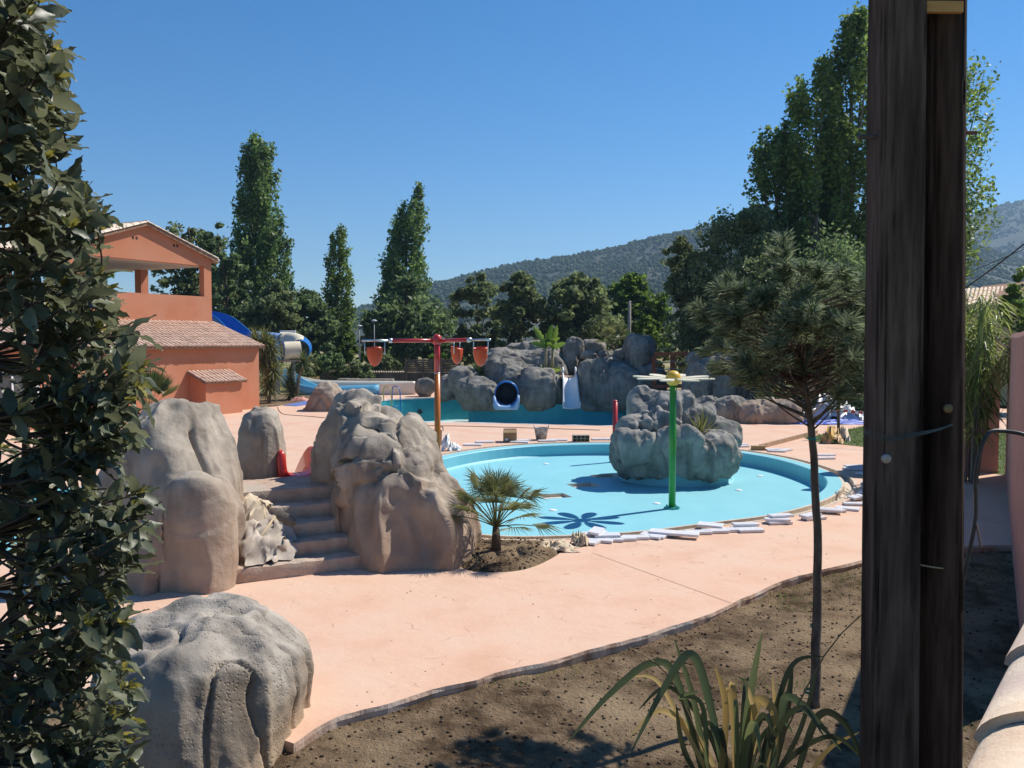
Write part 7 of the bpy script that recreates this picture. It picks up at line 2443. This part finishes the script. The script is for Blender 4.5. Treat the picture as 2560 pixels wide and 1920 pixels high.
# yellow sack, plastic heap, tape and stake by the lawn
M_YSACK = M("yellow_sack", (0.62, 0.40, 0.04), (0.50, 0.30, 0.16), 5, 0.6, 0.3, 20, c3=(0.50, 0.28, 0.17), scale3=3)
cloth("yellow_sack", "bulging yellow building sack at the edge of the lawn", G(2078, 1108), 0.62, 0.42, 0.48, M_YSACK, 31, "sack", 5.0, None, 36)
cloth("paper_sack", "torn pale paper sack leaning behind the yellow sack", G(2106, 1102), 0.40, 0.34, 0.44, M_CANVAS, 37, "sack", 6.0, None, 30)
M_FILM = M("grey_film", (0.30, 0.30, 0.31), (0.50, 0.50, 0.52), 3, 0.35, 0.5, 12, spec=0.6)
cloth("plastic_heap", "heap of material under grey plastic film beyond the lawn", G(2075, 1053), 2.3, 1.3, 0.85, M_FILM, 41, "heap", 5.0, None, 56)
cloth("blue_tarpaulin", "crumpled blue tarpaulin under the plastic covered heap", G(2080, 1059), 3.9, 0.9, 0.14, M("blue_tarp", (0.02, 0.07, 0.40), (0.04, 0.11, 0.50), 3, 0.5, 0.3, 20), 43, "tarpaulin", 9.0, None, 60)
cloth("plastic_bag", "torn clear plastic scraps beside the plastic covered heap", G(2143, 1052), 0.7, 0.5, 0.35, M_SHEET, 47, "plastic", 7.0, None, 30)
sp_ = P(2093, 1100, 26.3)
tag(MB().tube([(sp_[0] + 0.04, 26.3, -0.02), (sp_[0] + 0.02, 26.3, 0.8), (sp_[0], 26.3, P(2088, 945, 26.3)[2])], [0.05, 0.045, 0.035], 8).build("rough_stake", M_BARK, None, True, (sp_[0], 26.3, 0)), "rough wooden stake standing behind the yellow sack", "stake")
t0, t1 = P(2080, 1024, 26.25), P(2330, 1050, 25.6)
tp = thing("barrier_tape", "red and white striped barrier tape stretched from the stake", "tape", (t0[0], t0[1], t0[2]))
for k in range(26):
    a = t0 + (t1 - t0) * k / 26
    b = t0 + (t1 - t0) * (k + 1) / 26
    sk = 0.02
    V = [a + [0, 0, -0.04], b + [0, 0, -0.04], b + [sk, 0, 0.04], a + [sk, 0, 0.04]]
    obj("tape_stripe", V, [(0, 1, 2, 3)], M_RED if k % 2 else M_WHITE, tp)
# blue tarpaulin and rag by the water slide, thin cord on the deck
mb = MB()
q = [G(708, 1014), G(765, 1003), G(780, 1010), G(742, 1016)]
V = np.array(q + [x + [0, 0, 0.02] for x in q])
tag(mb.add(V, BOXF).build("folded_tarpaulin", M("violet_tarp", (0.10, 0.16, 0.42), (0.13, 0.19, 0.46), 3, 0.6), None, False, q[0]), "flat violet blue tarpaulin on the deck by the yuccas", "tarpaulin")
cloth("pink_rag", "crumpled pink rag by the foot of the forked yucca", G(752, 1002), 1.1, 0.4, 0.18, M("pink_cloth", (0.60, 0.25, 0.20), (0.70, 0.38, 0.32), 4, 0.9), 53, "rag", 8.0, None, 30)
bedm = [G(646, 1020), G(690, 1016), G(735, 1008), G(790, 998), G(800, 985), G(700, 985), G(648, 992)]
V, F = cdt(np.array(bedm)[:, :2], (), 0.006)
struct(obj("planting_bed", V, F, M_SOIL), "earth bed with yuccas beside the pool house")
cp_ = [G(694, 1018), G(700, 1030), G(716, 1037), G(780, 1042), G(840, 1048), G(1000, 1062), G(1200, 1067), G(1500, 1076)]
cp_ = spline([x + [0, 0, 0.012] for x in cp_], 8)
tag(MB().tube(cp_, 0.011, 5).build("power_cord", M("cord_dark", (0.16, 0.09, 0.06)), None, True, cp_[0]), "thin dark cord lying across the far deck", "cord")
# ------------------------------------------------------------------ air
hz = bpy.data.objects.new("haze", mesh("haze", [(x, y, z) for z in (-3.0, 340.0) for (x, y) in ((-5900, -250), (5900, -250), (5900, 2850), (-5900, 2850))], [(3, 2, 1, 0), (4, 5, 6, 7), (0, 1, 5, 4), (1, 2, 6, 5), (2, 3, 7, 6), (3, 0, 4, 7)]))
COL.objects.link(hz)
hz["kind"] = "stuff"
hz["label"] = "thin blue summer haze in the air"
hm = bpy.data.materials.new("air_haze")
hm.use_nodes = True
hn = hm.node_tree
hn.nodes.clear()
pv = hn.nodes.new("ShaderNodeVolumePrincipled")
pv.inputs["Color"].default_value = (0.50, 0.74, 1.0, 1)
pv.inputs["Density"].default_value = 0.00026
pv.inputs["Anisotropy"].default_value = 0.2
ho = hn.nodes.new("ShaderNodeOutputMaterial")
hn.links.new(pv.outputs[0], ho.inputs["Volume"])
hz.data.materials.append(hm)
